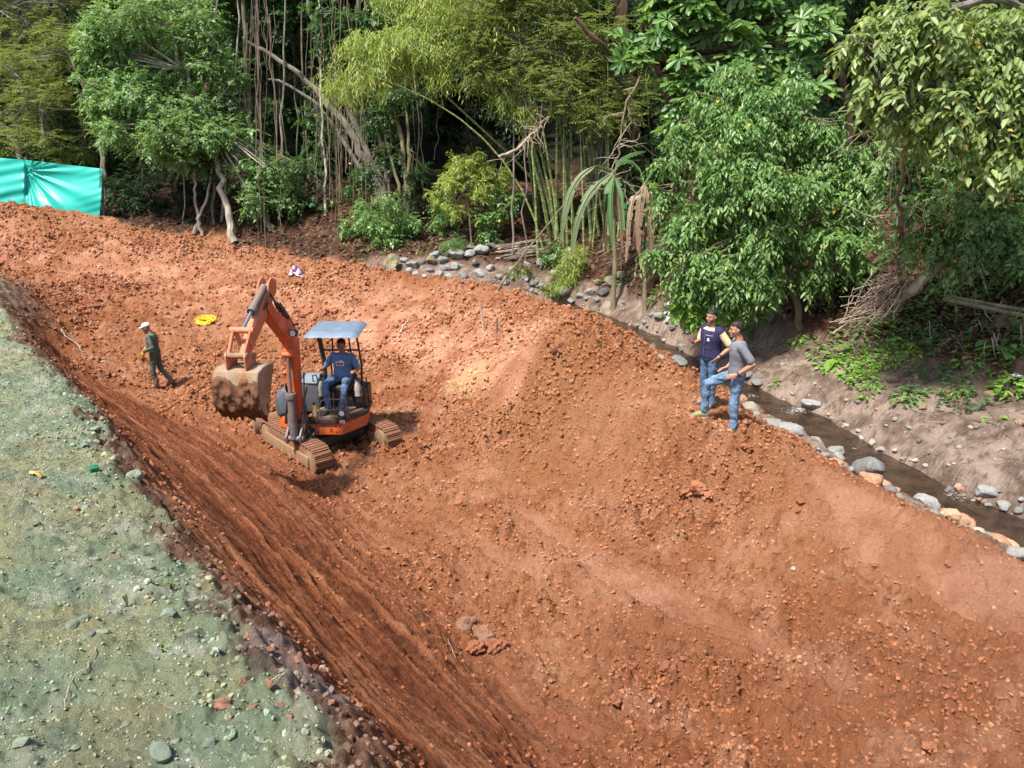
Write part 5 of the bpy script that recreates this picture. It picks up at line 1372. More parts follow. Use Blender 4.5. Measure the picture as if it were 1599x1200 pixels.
# dead branches in front of the bamboo
def branch_set(name, label, main, twigs, bark, seed, r=.06):
    main = [Vector(p) for p in main]; b = main[0].copy()
    root = empty(name, b)
    mb = MB(); trunk_mesh(mb, [p - b for p in main], r, r * .45, seed, amp=.03)
    mb.obj('limb', BK[bark], root, smooth=True)
    rr = random.Random(seed)
    for k in range(twigs):
        i = rr.randrange(1, len(main)); p = main[i - 1].lerp(main[i], rr.random())
        d = Vector((rr.gauss(0, 1), rr.gauss(0, .5), rr.gauss(-.4, .8))).normalized(); L = rr.uniform(.4, 1.1)
        mb = MB(); trunk_mesh(mb, [p - b, p + d * L * .5 + Vector((rr.gauss(0, .1), 0, rr.gauss(0, .1))) - b, p + d * L + Vector((rr.gauss(0, .15), 0, rr.gauss(-.1, .15))) - b], .018, .005, rr.random(), amp=.03, n=5, sub=3)
        mb.obj('twig', BK['dry'], root, smooth=True)
    return tag(root, label, 'branch')
branch_set('dead_branch', 'crooked pale dead branch with a broken end hanging before the bamboo', [PD(780, 246, 24.3), PD(808, 234, 24.3), PD(826, 216, 24.3), PD(838, 202, 24.4), PD(858, 182, 24.6), PD(862, 150, 24.8), PD(905, 138, 25)], 26, 'dry', 5, .055)
branch_set('dead_branch', 'tangle of thin leafless twigs hanging right of the bamboo tops', [PD(1000, 120, 24), PD(975, 170, 23.6), PD(968, 230, 23.4), PD(962, 270, 23.4), PD(966, 300, 23.4)], 34, 'vine', 6, .04)
branch_set('dead_branch', 'bare twigs poking out of the thicket above the brush pile', [PD(1450, 250, 13.4), PD(1425, 215, 13.2), PD(1395, 195, 13), PD(1368, 180, 12.9)], 16, 'dry', 7, .02)
branch_set('vine_stem', 'thick twisted brown vine stem climbing in front of the right thicket', [gp(1405, 420, 0), PD(1408, 350, 14.2), PD(1404, 300, 14), PD(1412, 250, 13.8), PD(1408, 190, 13.6), PD(1420, 100, 13.4), PD(1440, 0, 13.2)], 14, 'brown', 8, .05)

# ================================================================ BANANA PLANTS
def banana_material(name, a, b):
    g = N(name); co = g.pos()
    n = g.noise(2.5, 5, .6, co)
    col = g.mix(n, a, b)
    sh = g.bsdf(col, .45)
    tr = g.n('BsdfTranslucent', {'Color': col})
    return g.done(g.n('MixShader', {0: .3, 1: sh, 2: tr.outputs[0]}).outputs[0])
M['ban_green'] = banana_material('banana_leaf', (.035, .13, .030), (.09, .24, .06))
M['ban_pale'] = banana_material('banana_leaf_torn', (.13, .19, .085), (.25, .31, .15))
M['ban_dry'] = banana_material('banana_leaf_dry', (.19, .115, .070), (.40, .285, .19))
def banana_leaf(parent, pts, w, mat, seed, torn=.3, twist=Vector((1, 0, 0))):
    rr = random.Random(seed); pts = [Vector(p) for p in pts]; b = parent.location
    n = 26; P_ = []
    for k in range(n + 1):
        t = k / n * (len(pts) - 1); i = min(int(t), len(pts) - 2); P_.append(pts[i].lerp(pts[i + 1], t - i))
    for _ in range(3): P_ = [P_[0]] + [(P_[i - 1] + P_[i] * 2 + P_[i + 1]) / 4 for i in range(1, n)] + [P_[-1]]
    V, F = [], []
    for sgn in (-1, 1):
        cut = 1.0
        for k in range(n):
            t0, t1 = k / n, (k + 1) / n
            if rr.random() < torn: cut = rr.uniform(.35, 1)
            d = (P_[min(k + 1, n)] - P_[k]).normalized()
            s = twist - d * twist.dot(d); s.normalize(); up = d.cross(s)
            ww = w * math.sin(math.pi * min(1, .06 + t0 * .92)) ** .55 * (1.0 if torn < .1 else rr.uniform(.85, 1.05))
            ww1 = w * math.sin(math.pi * min(1, .06 + t1 * .92)) ** .55
            dr = rr.uniform(.0, .35) * torn * 1.5
            e0 = P_[k] + s * sgn * ww * cut - Vector((0, 0, ww * (.25 + dr))) + up * .03
            g_ = .0 if rr.random() > torn else .35
            e1 = P_[k + 1] * (1 - g_) + P_[k] * g_ + s * sgn * ww1 * cut - Vector((0, 0, ww1 * (.25 + dr)))
            i0 = len(V); V += [P_[k] - b, P_[k + 1] - b, e1 - b, e0 - b]; F.append((i0, i0 + 1, i0 + 2, i0 + 3))
    me = mesh_np('leaf', [v[:] for v in V], F)
    o = link('leaf', me, mat, parent)
    MB().tube([p - b for p in P_], [.028 * (1 - .8 * i / n) + .004 for i in range(n + 1)], 5).obj('midrib', M['ban_pale'] if mat is not M['ban_dry'] else M['ban_dry'], o, smooth=True)
    return o
def banana(label, u, v, D, top, leaves, seed, rstem=.085):
    b = base_at(u, v, D); root = empty('banana_plant', b)
    t = PD(*top)
    mb = MB(); trunk_mesh(mb, [Vector((0, 0, -.1)), (t - b) * .5, t - b], rstem, rstem * .6, seed, amp=.03, n=9)
    mb.obj('stem', BK['moss'], root, smooth=True)
    for k in range(9):
        rq = random.Random(seed * 50 + k); a = rq.uniform(0, 6.28); hgt_ = rq.uniform(.45, 1.0); st_ = b.lerp(t, hgt_)
        e = st_ + Vector((math.cos(a) * .22, math.sin(a) * .22, -.10)); f_ = st_ + Vector((math.cos(a) * .26, math.sin(a) * .26, -rq.uniform(.7, 1.2)))
        banana_leaf(root, [st_, e, e.lerp(f_, .5), f_], rq.uniform(.06, .11), M['ban_dry'], seed * 90 + k, .5, Vector((-math.sin(a), math.cos(a), 0)))
    for k, (pts, w, m, torn, tw) in enumerate(leaves):
        banana_leaf(root, [PD(*p) for p in pts], w, M[m], seed * 10 + k, torn, Vector(tw))
    return tag(root, label, 'banana plant')
banana('banana plant with torn drooping leaves and one fresh hanging leaf beside the bamboo', 962, 402, 22.8, (958, 268, 23), [
    ([(957, 268, 23), (930, 258, 22.7), (905, 275, 22.5), (888, 305, 22.3), (880, 345, 22.2), (874, 385, 22.2)], .12, 'ban_pale', .25, (1, .3, .3)),
    ([(957, 270, 23), (935, 285, 22.6), (915, 310, 22.4), (900, 345, 22.3), (893, 400, 22.3)], .17, 'ban_pale', .12, (1, .2, .1)),
    ([(959, 275, 22.9), (954, 300, 22.5), (953, 340, 22.4), (957, 388, 22.4)], .21, 'ban_green', .05, (1, 0, 0)),
    ([(956, 285, 23), (945, 320, 22.8), (942, 380, 22.8)], .14, 'ban_green', .1, (.6, 1, 0)),
    ([(962, 280, 22.9), (972, 305, 22.6), (976, 360, 22.5)], .16, 'ban_green', .2, (.7, -.6, 0)),
    ([(958, 272, 23), (968, 250, 23), (985, 240, 23), (1010, 236, 23)], .17, 'ban_green', .3, (0, 1, .5)),
    ([(958, 275, 23), (964, 300, 22.9), (962, 340, 22.8)], .12, 'ban_dry', .5, (1, 0, 0)),
    ([(960, 290, 22.9), (968, 330, 22.8), (972, 395, 22.7)], .10, 'ban_dry', .5, (1, .5, 0))], 3)
banana('withered banana plant with shaggy brown hanging leaves next to the bushy tree', 1012, 415, 21.6, (1006, 290, 21.8), [
    ([(1006, 290, 21.8), (1000, 310, 21.5), (998, 350, 21.4), (996, 392, 21.4)], .16, 'ban_dry', .5, (1, 0, 0)),
    ([(1006, 288, 21.8), (1014, 305, 21.5), (1017, 350, 21.4), (1016, 400, 21.4)], .15, 'ban_dry', .5, (1, .3, 0)),
    ([(1005, 295, 21.8), (988, 310, 21.6), (982, 350, 21.5), (978, 410, 21.5)], .13, 'ban_dry', .5, (1, -.3, 0)),
    ([(1008, 292, 21.8), (1026, 310, 21.6), (1032, 345, 21.5), (1030, 390, 21.5)], .12, 'ban_dry', .5, (.6, .8, 0)),
    ([(1004, 300, 21.8), (992, 340, 21.7), (1002, 400, 21.6), (1008, 440, 21.4)], .10, 'ban_dry', .5, (1, 0, 0)),
    ([(1006, 290, 21.8), (1000, 265, 21.8), (985, 250, 21.8), (960, 252, 21.8)], .15, 'ban_green', .3, (0, 1, .4)),
    ([(1006, 290, 21.8), (1022, 262, 21.6), (1045, 250, 21.4), (1066, 262, 21.3)], .14, 'ban_green', .3, (0, 1, .4))], 4, .07)

# ================================================================ PLANTS ON THE RIGHT BANK
def rosette(label, u, v, n, L, W, mat, seed, name='bank_plant', spread=.1, cat='plant', group=None, lift=.25, shape='oval'):
    b = gp(u, v); root = empty(name, b)
    rr = np.random.default_rng(seed)
    a = rr.random(n) * 6.28; r = spread * np.sqrt(rr.random(n))
    x, y = b.x + r * np.cos(a), b.y + r * np.sin(a)
    z = gsample(x, y)[:, 0] + .05 + lift * rr.random(n) * (1 - .6 * r / spread)
    a2 = a + rr.normal(0, .5, n)
    d = np.stack([np.cos(a2), np.sin(a2), .25 - .7 * rr.random(n)], -1)
    nr = np.tile((0, -.15, 1.0), (n, 1)) + rr.normal(0, .25, (n, 3))
    sc = .65 + .6 * rr.random(n)
    pos = np.stack([x, y, z], -1)
    mb = MB()
    for k in range(0, n, max(1, n // 10)):
        p = Vector(pos[k]) - b
        mb.tube([Vector((0, 0, -.05)), Vector((p.x * .3, p.y * .3, max(-.03, p.z * .4))), p], .005, 4) if True else mb.tube([Vector((p.x * .5, p.y * .5, -.03)), p], .005, 4)
    mb.obj('stem', BK['moss'], root)
    crown_parts(root, (pos, d, nr, L * sc, W * sc, rr), shape, LM[mat], name='foliage')
    return tag(root, label, cat, group)
for k, (u, v, n, sp) in enumerate([(1300, 570, 90, .35), (1330, 560, 90, .35), (1355, 575, 100, .4), (1385, 565, 100, .4), (1350, 600, 80, .3), (1410, 555, 90, .35), (1430, 540, 90, .35), (1330, 590, 60, .25), (1360, 610, 40, .2), (1345, 585, 60, .25)]):
    rosette('small-leaved bright green creeper in the large patch on the far bank', u, v, n, .10, .055, 'fresh', 400 + k, 'creeper', sp, 'creeper', 'creepers in the large patch', .15)
rosette('pair of upright broad leaves above the creeper patch', 1303, 566, 5, .40, .20, 'fresh', 420, 'broad_leaved_plant', .08, lift=.35)
rosette('tuft of heart-shaped leaves at the end of the creeper patch', 1420, 545, 22, .22, .16, 'bright', 421, 'broad_leaved_plant', .3, lift=.35)
rosette('dark heart-leaved plant climbing the bank near the poles', 1564, 540, 26, .26, .20, 'glossy', 422, 'broad_leaved_plant', .3, lift=.5)
rosette('fern-like tuft of long bright leaves behind the two standing men', 1178, 512, 34, .30, .05, 'fresh', 423, 'fern', .16, 'fern', lift=.25)
rosette('small dark weed beside the fern-like tuft', 1150, 515, 24, .14, .06, 'glossy', 424, 'weed', .16, 'weed')
rosette('leafy weed growing out of the bank below the brown stone', 1418, 628, 70, .13, .075, 'bright', 425, 'weed', .28, 'weed', lift=.3)
rosette('low weeds hugging the root-laced bank', 1500, 590, 80, .10, .05, 'bright', 426, 'weed', .35, 'weed', lift=.15)
rosette('bright weeds above the low root-laced ones', 1490, 615, 70, .10, .045, 'fresh', 427, 'weed', .35, 'weed', lift=.15)
rosette('tall leafy weed beside the dark bundle on the bank', 1575, 620, 60, .19, .075, 'fresh', 428, 'weed', .25, 'weed', lift=.4)
rosette('leafy plant between the stake and the heart-leaved plant', 1530, 515, 50, .16, .06, 'bright', 429, 'weed', .28, 'weed', lift=.3)
rosette('weedy clump at the foot of the short stake', 1465, 530, 70, .12, .06, 'bright', 430, 'weed', .32, 'weed', lift=.3)
rosette('bright leafy clump under the end of the grey log', 1445, 470, 90, .15, .075, 'fresh', 431, 'weed', .45, 'weed', lift=.5)
rosette('green clump growing beside the brush pile', 1420, 500, 80, .14, .07, 'bright', 432, 'weed', .4, 'weed', lift=.4)
rosette('leafy clump on the bank to the side of the heart-leaved plant', 1598, 520, 60, .16, .08, 'bright', 433, 'weed', .4, 'weed', lift=.4)
rosette('tiny weed on the bare earth by the flat blue-grey boulder', 1212, 602, 14, .10, .04, 'fresh', 434, 'weed', .12, 'weed', lift=.1)
rosette('tiny weed on the bare earth below the creeper patch', 1350, 625, 16, .10, .05, 'fresh', 435, 'weed', .12, 'weed', lift=.1)
rosette('small yellowish weed on the root-laced earth', 1555, 660, 10, .12, .07, 'fresh', 436, 'weed', .15, 'weed', lift=.1)
rosette('small weed beside the trunk of the bushy tree', 1245, 537, 24, .13, .06, 'fresh', 437, 'weed', .15, 'weed', lift=.25)
rosette('small green plant on the slope below the banana plants', 972, 440, 20, .18, .06, 'bright', 438, 'weed', .16, 'weed', lift=.25)
rosette('dark green plant at the stream bend below the bushy tree', 1030, 460, 26, .22, .07, 'glossy', 439, 'weed', .2, 'weed', lift=.3)
rosette('single grass tuft on the gravel bank', 255, 1022, 7, .04, .007, 'fresh', 440, 'grass_tuft', .012, 'grass', lift=.03)
rosette('sprig of green on the gravel bank near the stone pile', 200, 950, 5, .035, .007, 'fresh', 441, 'grass_tuft', .02, 'grass', lift=.03)
rosette('sprig of green at the lip of the gravel bank', 268, 925, 8, .045, .008, 'bright', 442, 'grass_tuft', .04, 'grass', lift=.03)

for k, (u, v) in enumerate([(1300, 470), (1330, 455), (1365, 520), (1395, 530), (1440, 515), (1480, 545), (1510, 480), (1545, 470), (1575, 460), (1450, 590), (1560, 570), (1280, 545), (1340, 520), (1500, 640), (1520, 560), (1598, 560)]):
    rosette('leafy weed clump on the shaded upper bank' if v < 530 else 'low leafy weed on the open part of the far bank', u, v, 70, .13, .06, ['bright', 'mid', 'fresh', 'glossy'][k % 4], 460 + k, 'bank_weed', .38, 'weed', 'weeds on the shaded upper bank' if v < 530 else 'weeds on the open far bank', .35)
# ================================================================ LITTER
cloth_w = simple('white_cloth', (.62, .58, .66), .8); cloth_p = simple('purple_cloth', (.13, .05, .22), .8)
def rag(name, label, u, v, size, mats, seed, cat, height=.12):
    b = gp(u, v); rr = np.random.default_rng(seed)
    root = empty(name, b)
    for j, m in enumerate(mats):
        n = 14; V = []
        gg = np.linspace(-.5, .5, n)
        GZ = ground(b.x + gg[:, None] * size * (1 - .3 * j) + 0 * gg[None], b.y + gg[None] * size * .7 * (1 - .3 * j) + 0 * gg[:, None])[0]
        for i in range(n):
            for k in range(n):
                x, y = (i / (n - 1) - .5) * size * (1 - .3 * j), (k / (n - 1) - .5) * size * .7 * (1 - .3 * j)
                z = height * (.5 + vnoise(np.array([x * 14 + j * 9]), np.array([y * 14 + seed]), seed)[0] * 1.4) * max(.15, 1 - (abs(x) + abs(y)) / size * 1.1)
                V.append((x + .1 * j * size, y, GZ[i, k] - b.z + z + .02 + .03 * j))
        F = [(i * n + k, (i + 1) * n + k, (i + 1) * n + k + 1, i * n + k + 1) for i in range(n - 1) for k in range(n - 1)]
        link('cloth', mesh_np('cloth', V, F), m, root)
    return tag(root, label, cat)
rag('crumpled_cloth', 'crumpled white and purple cloth lying on top of the berm', 463, 428, .42, [cloth_w, cloth_p], 4, 'cloth', .25)
rag('plastic_scrap', 'white scrap of plastic hanging on the stones at the stream bend', 1043, 498, .22, [cloth_w], 5, 'litter', .25)
rag('plastic_scrap', 'whitish plastic scrap lying by the broken bamboo poles', 886, 396, .4, [simple('dull_plastic', (.42, .44, .42), .6)], 6, 'litter', .2)
rag('dry_leaf', 'curled yellow dry leaf on the gravel bank', 58, 741, .10, [simple('dry_yellow', (.50, .36, .12), .8)], 7, 'leaf', .04)
rag('brown_sheath', 'bright orange-brown bamboo sheath at the foot of the culms', 811, 350, .35, [simple('sheath', (.45, .16, .05), .8)], 8, 'sheath', .3)
b = gp(148, 738)
MB().hull([(x * .036 + y * .008, y * .034, z * .026) for x in (-1, 1) for y in (-1, 1) for z in (-1, 1)] + [(.052, 0, 0)]).obj('green_block', simple('green_block', (.015, .16, .07), .6), None, bevel=.006, loc=b + Vector((0, 0, .03)), rot=(.2, .15, .9))
tag(bpy.data.objects['green_block'], 'bright green broken block on the lip of the gravel bank', 'block')
b = gp(322, 507)
mb = MB(); rr_ = random.Random(4); pts = []
for k in range(90):
    a = k * .55; r = .17 + .06 * math.sin(k * .37) + rr_.uniform(-.06, .06)
    x, y = r * math.cos(a) * 1.25, r * math.sin(a) * .8
    pts.append(Vector((x, y, float(gsample(b.x + x, b.y + y)[0]) - float(gsample(b.x, b.y)[0]) + .03 + .07 * rr_.random())))
mb.tube(pts, .018, 6)
tag(mb.obj('rope_coil', simple('yellow_rope', (.72, .46, .01), .7, bump=.4), None, smooth=True, loc=b), 'tangled coil of bright yellow rope lying on the slope', 'rope')
b = gp(1592, 600)
mb = MB(); mb.hull([(.20 * math.cos(a) * (1 - .25 * abs(z)), .15 * math.sin(a), .26 * z + .18) for a in [i * .7 for i in range(9)] for z in (-1, -.4, .3, .8, 1)])
o = mb.obj('dark_bundle', simple('dark_bundle', (.045, .022, .018), .7, bump=.5), None, bevel=.02, loc=b)
MB().tube([(.205 * math.cos(a), .155 * math.sin(a), .15 + .03 * math.sin(a * 2)) for a in [i * .45 for i in range(14)]], .028, 6).obj('band', cloth_w, o, smooth=True)
tag(o, 'dark bundle with a whitish band lying on the weedy bank', 'bundle')
b = gp(1469, 780)
rag('yellow_leaf', 'yellow leaf floating on the stream', 1470, 781, .1, [simple('leaf_yellow', (.65, .45, .02), .6)], 12, 'leaf', .02)
# ================================================================ EXCAVATOR
MUD = (.30, .115, .055)
X = {
    'orange': simple('paint_orange', (.74, .135, .032), .42, var=.15, dirt=(.30, .12, .06), dirt_amt=.42, dirt_scale=4),
    'boom': simple('paint_boom', (.68, .10, .018), .4, var=.2, dirt=(.36, .13, .07), dirt_amt=.35, dirt_scale=5),
    'arm': simple('paint_arm', (.66, .15, .055), .5, var=.2, dirt=(.48, .22, .13), dirt_amt=.65, dirt_scale=5),
    'slate': simple('cover_slate', (.085, .105, .135), .42, var=.15, dirt=(.22, .13, .09), dirt_amt=.25, dirt_scale=3),
    'black': simple('cover_black', (.022, .023, .026), .5, var=.3, dirt=(.15, .085, .055), dirt_amt=.25, dirt_scale=5),
    'steel': simple('cylinder_grey', (.13, .135, .14), .42, var=.25, dirt=(.24, .13, .08), dirt_amt=.4, dirt_scale=6),
    'chrome': simple('rod_chrome', (.62, .64, .68), .18, metal=.9, var=.05),
    'roof': simple('roof_blue', (.155, .21, .285), .35, var=.08, dirt=(.26, .31, .38), dirt_amt=.1, dirt_scale=6),
    'mudsteel': simple('muddy_steel', (.27, .20, .125), .8, var=.3, scale=5, dirt=MUD, dirt_amt=.45, dirt_scale=4, bump=.4),
    'track': simple('muddy_track', (.27, .125, .070), .95, var=.35, scale=9, dirt=(.17, .085, .05), dirt_amt=.4, dirt_scale=7, bump=.8),
    'bucket': simple('bucket_steel', (.33, .28, .22), .62, var=.3, scale=4, dirt=(.26, .145, .070), dirt_amt=.55, dirt_scale=3.5, bump=.3),
    'bmud': simple('bucket_mud', (.150, .068, .031), .95, var=.3, scale=7, bump=1.0),
    'rubber': simple('hose_rubber', (.018, .018, .019), .55, var=.2),
    'lens': simple('lamp_lens', (.75, .76, .78), .12, var=.1),
    'cream': simple('worn_boot', (.36, .34, .30), .7),
    'white': simple('plate_white', (.75, .76, .78), .5, var=.05),
    'ink': simple('plate_ink', (.02, .02, .03), .6),
}
EX0 = Vector((-3.85, 14.95, 0.0))
EX0.z = float(np.mean(gsample(np.array([-4.6, -3.0, -3.85]), np.array([14.3, 15.0, 14.9]))[:, 0])) - .01
exc = empty('mini_excavator', EX0)
tag(exc, 'orange mini excavator with a pale blue canopy roof raising its muddy bucket', 'excavator')
# ---- undercarriage
TD = Vector((.67, -.74, 0)).normalized(); TN = Vector((-TD.y, TD.x, 0))     # along the tracks (towards the viewer's right), across
UM = Matrix((TD, TN, Vector((0, 0, 1)))).transposed().to_4x4(); UM.translation = (.08, -.10, 0)
def stadium(L, r, n=10):
    pts = []
    for k in range(n + 1):
        a = -math.pi / 2 + math.pi * k / n; pts.append((L / 2 - r + r * math.cos(a), r + r * math.sin(a)))
    for k in range(n + 1):
        a = math.pi / 2 + math.pi * k / n; pts.append((-L / 2 + r + r * math.cos(a), r + r * math.sin(a)))
    return pts
TL, TR, TW = 2.36, .245, .36
shoe_me = None
for side in (-1, 1):
    tr = link('track', MB().prism(stadium(TL - .05, TR - .025, 12), -TW / 2 + .01, TW / 2 - .01).mesh('track', smooth=True), X['track'], exc, matrix=UM @ Matrix.Translation((0, side * .80, .028)))
    per = 2 * (TL - 2 * TR) + 2 * math.pi * TR; ns = 44
    if shoe_me is None:
        mb = MB().box((0, 0, 0), (per / ns * .86, TW, .03)); mb.box((.0, 0, .02), (.03, TW * .98, .03))
        shoe_me = mb.mesh('track_shoe', bevel=.006, seg=1); shoe_me.materials.append(X['track'])
    for k in range(ns):
        s = per * k / ns; Ls = TL - 2 * TR
        if s < Ls: p, a = Vector((-Ls / 2 + s, 0, 0)), math.pi
        elif s < Ls + math.pi * TR:
            t = (s - Ls) / TR; p = Vector((Ls / 2 + TR * math.sin(t), 0, TR - TR * math.cos(t))); a = math.pi - t
        elif s < 2 * Ls + math.pi * TR: p, a = Vector((Ls / 2 - (s - Ls - math.pi * TR), 0, 2 * TR)), 0
        else:
            t = (s - 2 * Ls - math.pi * TR) / TR; p = Vector((-Ls / 2 - TR * math.sin(t), 0, TR + TR * math.cos(t))); a = -t
        link('track_shoe', shoe_me, None, tr, matrix=Matrix.Translation(p + Vector((0, 0, -.003))) @ Matrix.Rotation(a, 4, 'Y'))
    for f in (-1, 1):                                     # side frame and end wheels
        w = MB(); w.tube([(f * (TL / 2 - TR), -side * .02 - TW / 2 - .012, TR), (f * (TL / 2 - TR), -side * .02 + TW / 2 + .012, TR)], TR - .05, 20)
        w.obj('track_wheel', X['mudsteel'], tr, bevel=.008)
    MB().box((0, 0, .19), (TL - .52, TW + .05, .22)).obj('side_frame', X['mudsteel'], tr, bevel=.02)
    for k in range(4):
        MB().tube([(-.5 + k * .33, -TW / 2 - .03, .085), (-.5 + k * .33, TW / 2 + .03, .085)], .06, 12).obj('roller', X['mudsteel'], tr, bevel=.006)
MB().box((0, 0, .34), (.95, 1.4, .22)).obj('undercarriage_frame', X['black'], exc, bevel=.03, matrix=UM)
MB().tube([(0, 0, .42), (0, 0, .57)], .40, 28).obj('slew_ring', X['black'], exc, bevel=.01)
bl = MB().prism([(-1.60, .02), (-1.52, .0), (-1.48, .18), (-1.50, .36), (-1.58, .46), (-1.57, .20)], -.97, .97)
bl.box((-1.3, .35, .24), (.5, .10, .14)); bl.box((-1.3, -.35, .24), (.5, .10, .14))
bl.obj('dozer_blade', X['mudsteel'], exc, bevel=.012, matrix=UM)
# ---- slewing house (front is -y)
def plan(mb, pts, z0, z1):
    n = len(pts)
    return mb.add([(x, y, z0) for x, y in pts] + [(x, y, z1) for x, y in pts], [(i, (i + 1) % n, n + (i + 1) % n, n + i) for i in range(n)] + [tuple(range(n - 1, -1, -1)), tuple(range(n, 2 * n))])
arc = [(.90 * math.cos(a), .90 * math.sin(a)) for a in [math.pi * k / 14 for k in range(15)]]
right = [(-.10, .2), (-.10, -.86), (.52, -.86), (.90, -.32)]
plan(MB(), right + arc[:6] + [(-.1, .7)], .56, .80).obj('skirt', X['orange'], exc, bevel=.015)
plan(MB(), [(-.50, .2), (-.50, -.42), (-.66, -.52), (-.84, -.40), (-.90, -.1)] + arc[::-1][:8] + [(-.1, .88)], .56, .80).obj('skirt', X['orange'], exc, bevel=.02)
plan(MB(), [(-.10, .1), (-.10, -.90), (.54, -.90), (.93, -.33), (.93, .3), (.3, .3)], .80, .90).obj('floor_bumper', X['black'], exc, bevel=.025)
plan(MB(), [(-.06, .1), (-.06, -.80), (.50, -.80), (.84, -.30), (.84, .25)], .90, .912).obj('floor_mat', simple('dusty_floor', (.20, .17, .13), .9, dirt=MUD, dirt_amt=.4), exc)
mb = MB(); n = 10                                        # rounded side hood
prof = [(-.88, .80), (-.90, 1.05), (-.86, 1.25), (-.74, 1.38), (-.55, 1.42), (-.46, 1.42), (-.46, .80)]
plan_y = [(-.46, .96), (-.38, 1.0), (.2, 1.0), (.55, .92)]
rings = [[(-.46 + (x + .46) * k, y, .80 + (z - .80) * (1 if i else .9)) for x, z in prof] for i, (y, k) in enumerate(plan_y)]
V = [p for r_ in rings for p in r_]; m = len(prof)
F = [(i * m + k, i * m + (k + 1) % m, (i + 1) * m + (k + 1) % m, (i + 1) * m + k) for i in range(3) for k in range(m)] + [tuple(range(m - 1, -1, -1)), tuple(range(3 * m, 4 * m))]
mb.add(V, F).obj('side_hood', X['slate'], exc, bevel=.05, seg=3)
MB().prism([(-.80, .86), (-.82, 1.2), (-.70, 1.32), (-.56, 1.33), (-.56, .9)], -.485, -.465).obj('hood_panel', simple('hood_panel', (.13, .16, .20), .35), exc, bevel=.008)
plan(MB(), [(x * .97, y * .97) for x, y in arc[1:14]] + [(-.5, .25), (.4, .25)], .80, 1.28).obj('engine_cover', X['slate'], exc, bevel=.06, seg=3)
MB().box((-.22, .0, 1.12), (.40, .55, .62)).obj('tank_cover', X['slate'], exc, bevel=.05, seg=3)
MB().hull([(x, y, z) for x, y in [(-.40, -.28), (-.06, -.30), (-.06, .25), (-.40, .25)] for z in (1.43, 1.46)] + [(-.38, .2, 1.52), (-.08, .2, 1.52)]).obj('tank_lid', simple('lid_dusty', (.20, .23, .27), .5), exc, bevel=.015)
MB().tube([(-.14, -.26, 1.47), (-.14, -.26, 1.60), (-.06, -.3, 1.62), (-.02, -.34, 1.52)], .014, 8).obj('grab_handle', X['black'], exc, smooth=True)
plan(MB(), [(.66, .3), (.68, -.30), (.90, -.20), (.92, .3)], .90, 1.30).obj('side_box', X['black'], exc, bevel=.03)
MB().tube([(.70, -.26, 1.28), (.70, -.28, 1.50), (.80, -.24, 1.55), (.90, -.12, 1.50), (.92, -.05, .95)], .013, 8).obj('hand_rail', X['black'], exc, smooth=True)
# seat and controls
sx, sy = .40, -.02
st = MB().box((sx, sy, 1.30), (.46, .46, .13)).obj('seat', X['black'], exc, bevel=.04, seg=3)
MB().box((sx, sy + .26, 1.60), (.44, .12, .56), Matrix.Rotation(-.15, 3, 'X')).obj('backrest', X['black'], st, bevel=.04, seg=3)
MB().box((sx, sy + .05, 1.07), (.50, .46, .34)).obj('seat_base', X['black'], exc, bevel=.02)
for s_ in (-1, 1):
    MB().box((sx + s_ * .35, sy - .10, 1.20), (.17, .50, .26)).obj('console', X['black'], exc, bevel=.03)
    g_ = MB(); g_.tube([(sx + s_ * .36, sy - .29, 1.20), (sx + s_ * .36, sy - .29, 1.27), (sx + s_ * .36, sy - .30, 1.34), (sx + s_ * .36, sy - .30, 1.42), (sx + s_ * .36, sy - .31, 1.50)], [.085, .08, .072, .06, .03], 12)
    g_.obj('lever_boot', X['cream'], exc, smooth=True)
    MB().tube([(sx + s_ * .36, sy - .31, 1.48), (sx + s_ * .355, sy - .34, 1.66)], [.014, .022], 8).obj('control_lever', X['black'], exc, smooth=True)
for px in (.26, .36, .46, .56):
    MB().box((px, -.60, .945), (.07, .14, .03), Matrix.Rotation(.35, 3, 'X')).obj('pedal', X['black'], exc, bevel=.006)
for px in (.33, .43):
    MB().tube([(px, -.55, .92), (px, -.56, 1.20), (px, -.60, 1.46)], .010, 8).obj('travel_lever', X['black'], exc, smooth=True)
gr = MB(); gr.tube([(.08, -.80, .90), (.08, -.80, 1.12), (.13, -.80, 1.24), (.22, -.80, 1.28), (.58, -.80, 1.28), (.62, -.80, 1.25), (.62, -.80, .90)], .012, 8)
go = gr.obj('guard_rail', X['steel'], exc, smooth=True)
MB().tube([(.08, -.80, 1.06), (.62, -.80, 1.06)], .009, 6).obj('rail_bar', X['steel'], go, smooth=True)
for px in (.31, .37):
    MB().tube([(px, -.80, .90), (px, -.80, 1.42)], .008, 6).obj('rail_bar', X['steel'], go, smooth=True)
fl = MB().tube([(.52, -.78, 1.00), (.52, -.83, 1.00)], .065, 18).obj('floor_lamp', X['black'], exc, bevel=.008)
MB().tube([(.52, -.832, 1.00), (.52, -.842, 1.00)], .052, 18).obj('lens', X['lens'], fl, smooth=True)
pl = MB().box((.60, -.884, .85), (.10, .012, .055), Matrix.Rotation(.0, 3, 'Z')).obj('maker_plate', X['white'], exc, matrix=Matrix.Translation((-.06, -.022, 0)))
for k, (dx, w, h) in enumerate([(-.028, .012, .03), (-.008, .008, .03), (.010, .012, .018), (.028, .010, .03)]):
    MB().box((.60 + dx, -.893, .85), (w, .004, h)).obj('plate_mark', X['ink'], pl)
for k in range(3):
    MB().box((.30, -.863, .63 + .03 * k), (.05, .006, .008)).obj('vent_slot', X['ink'], exc)
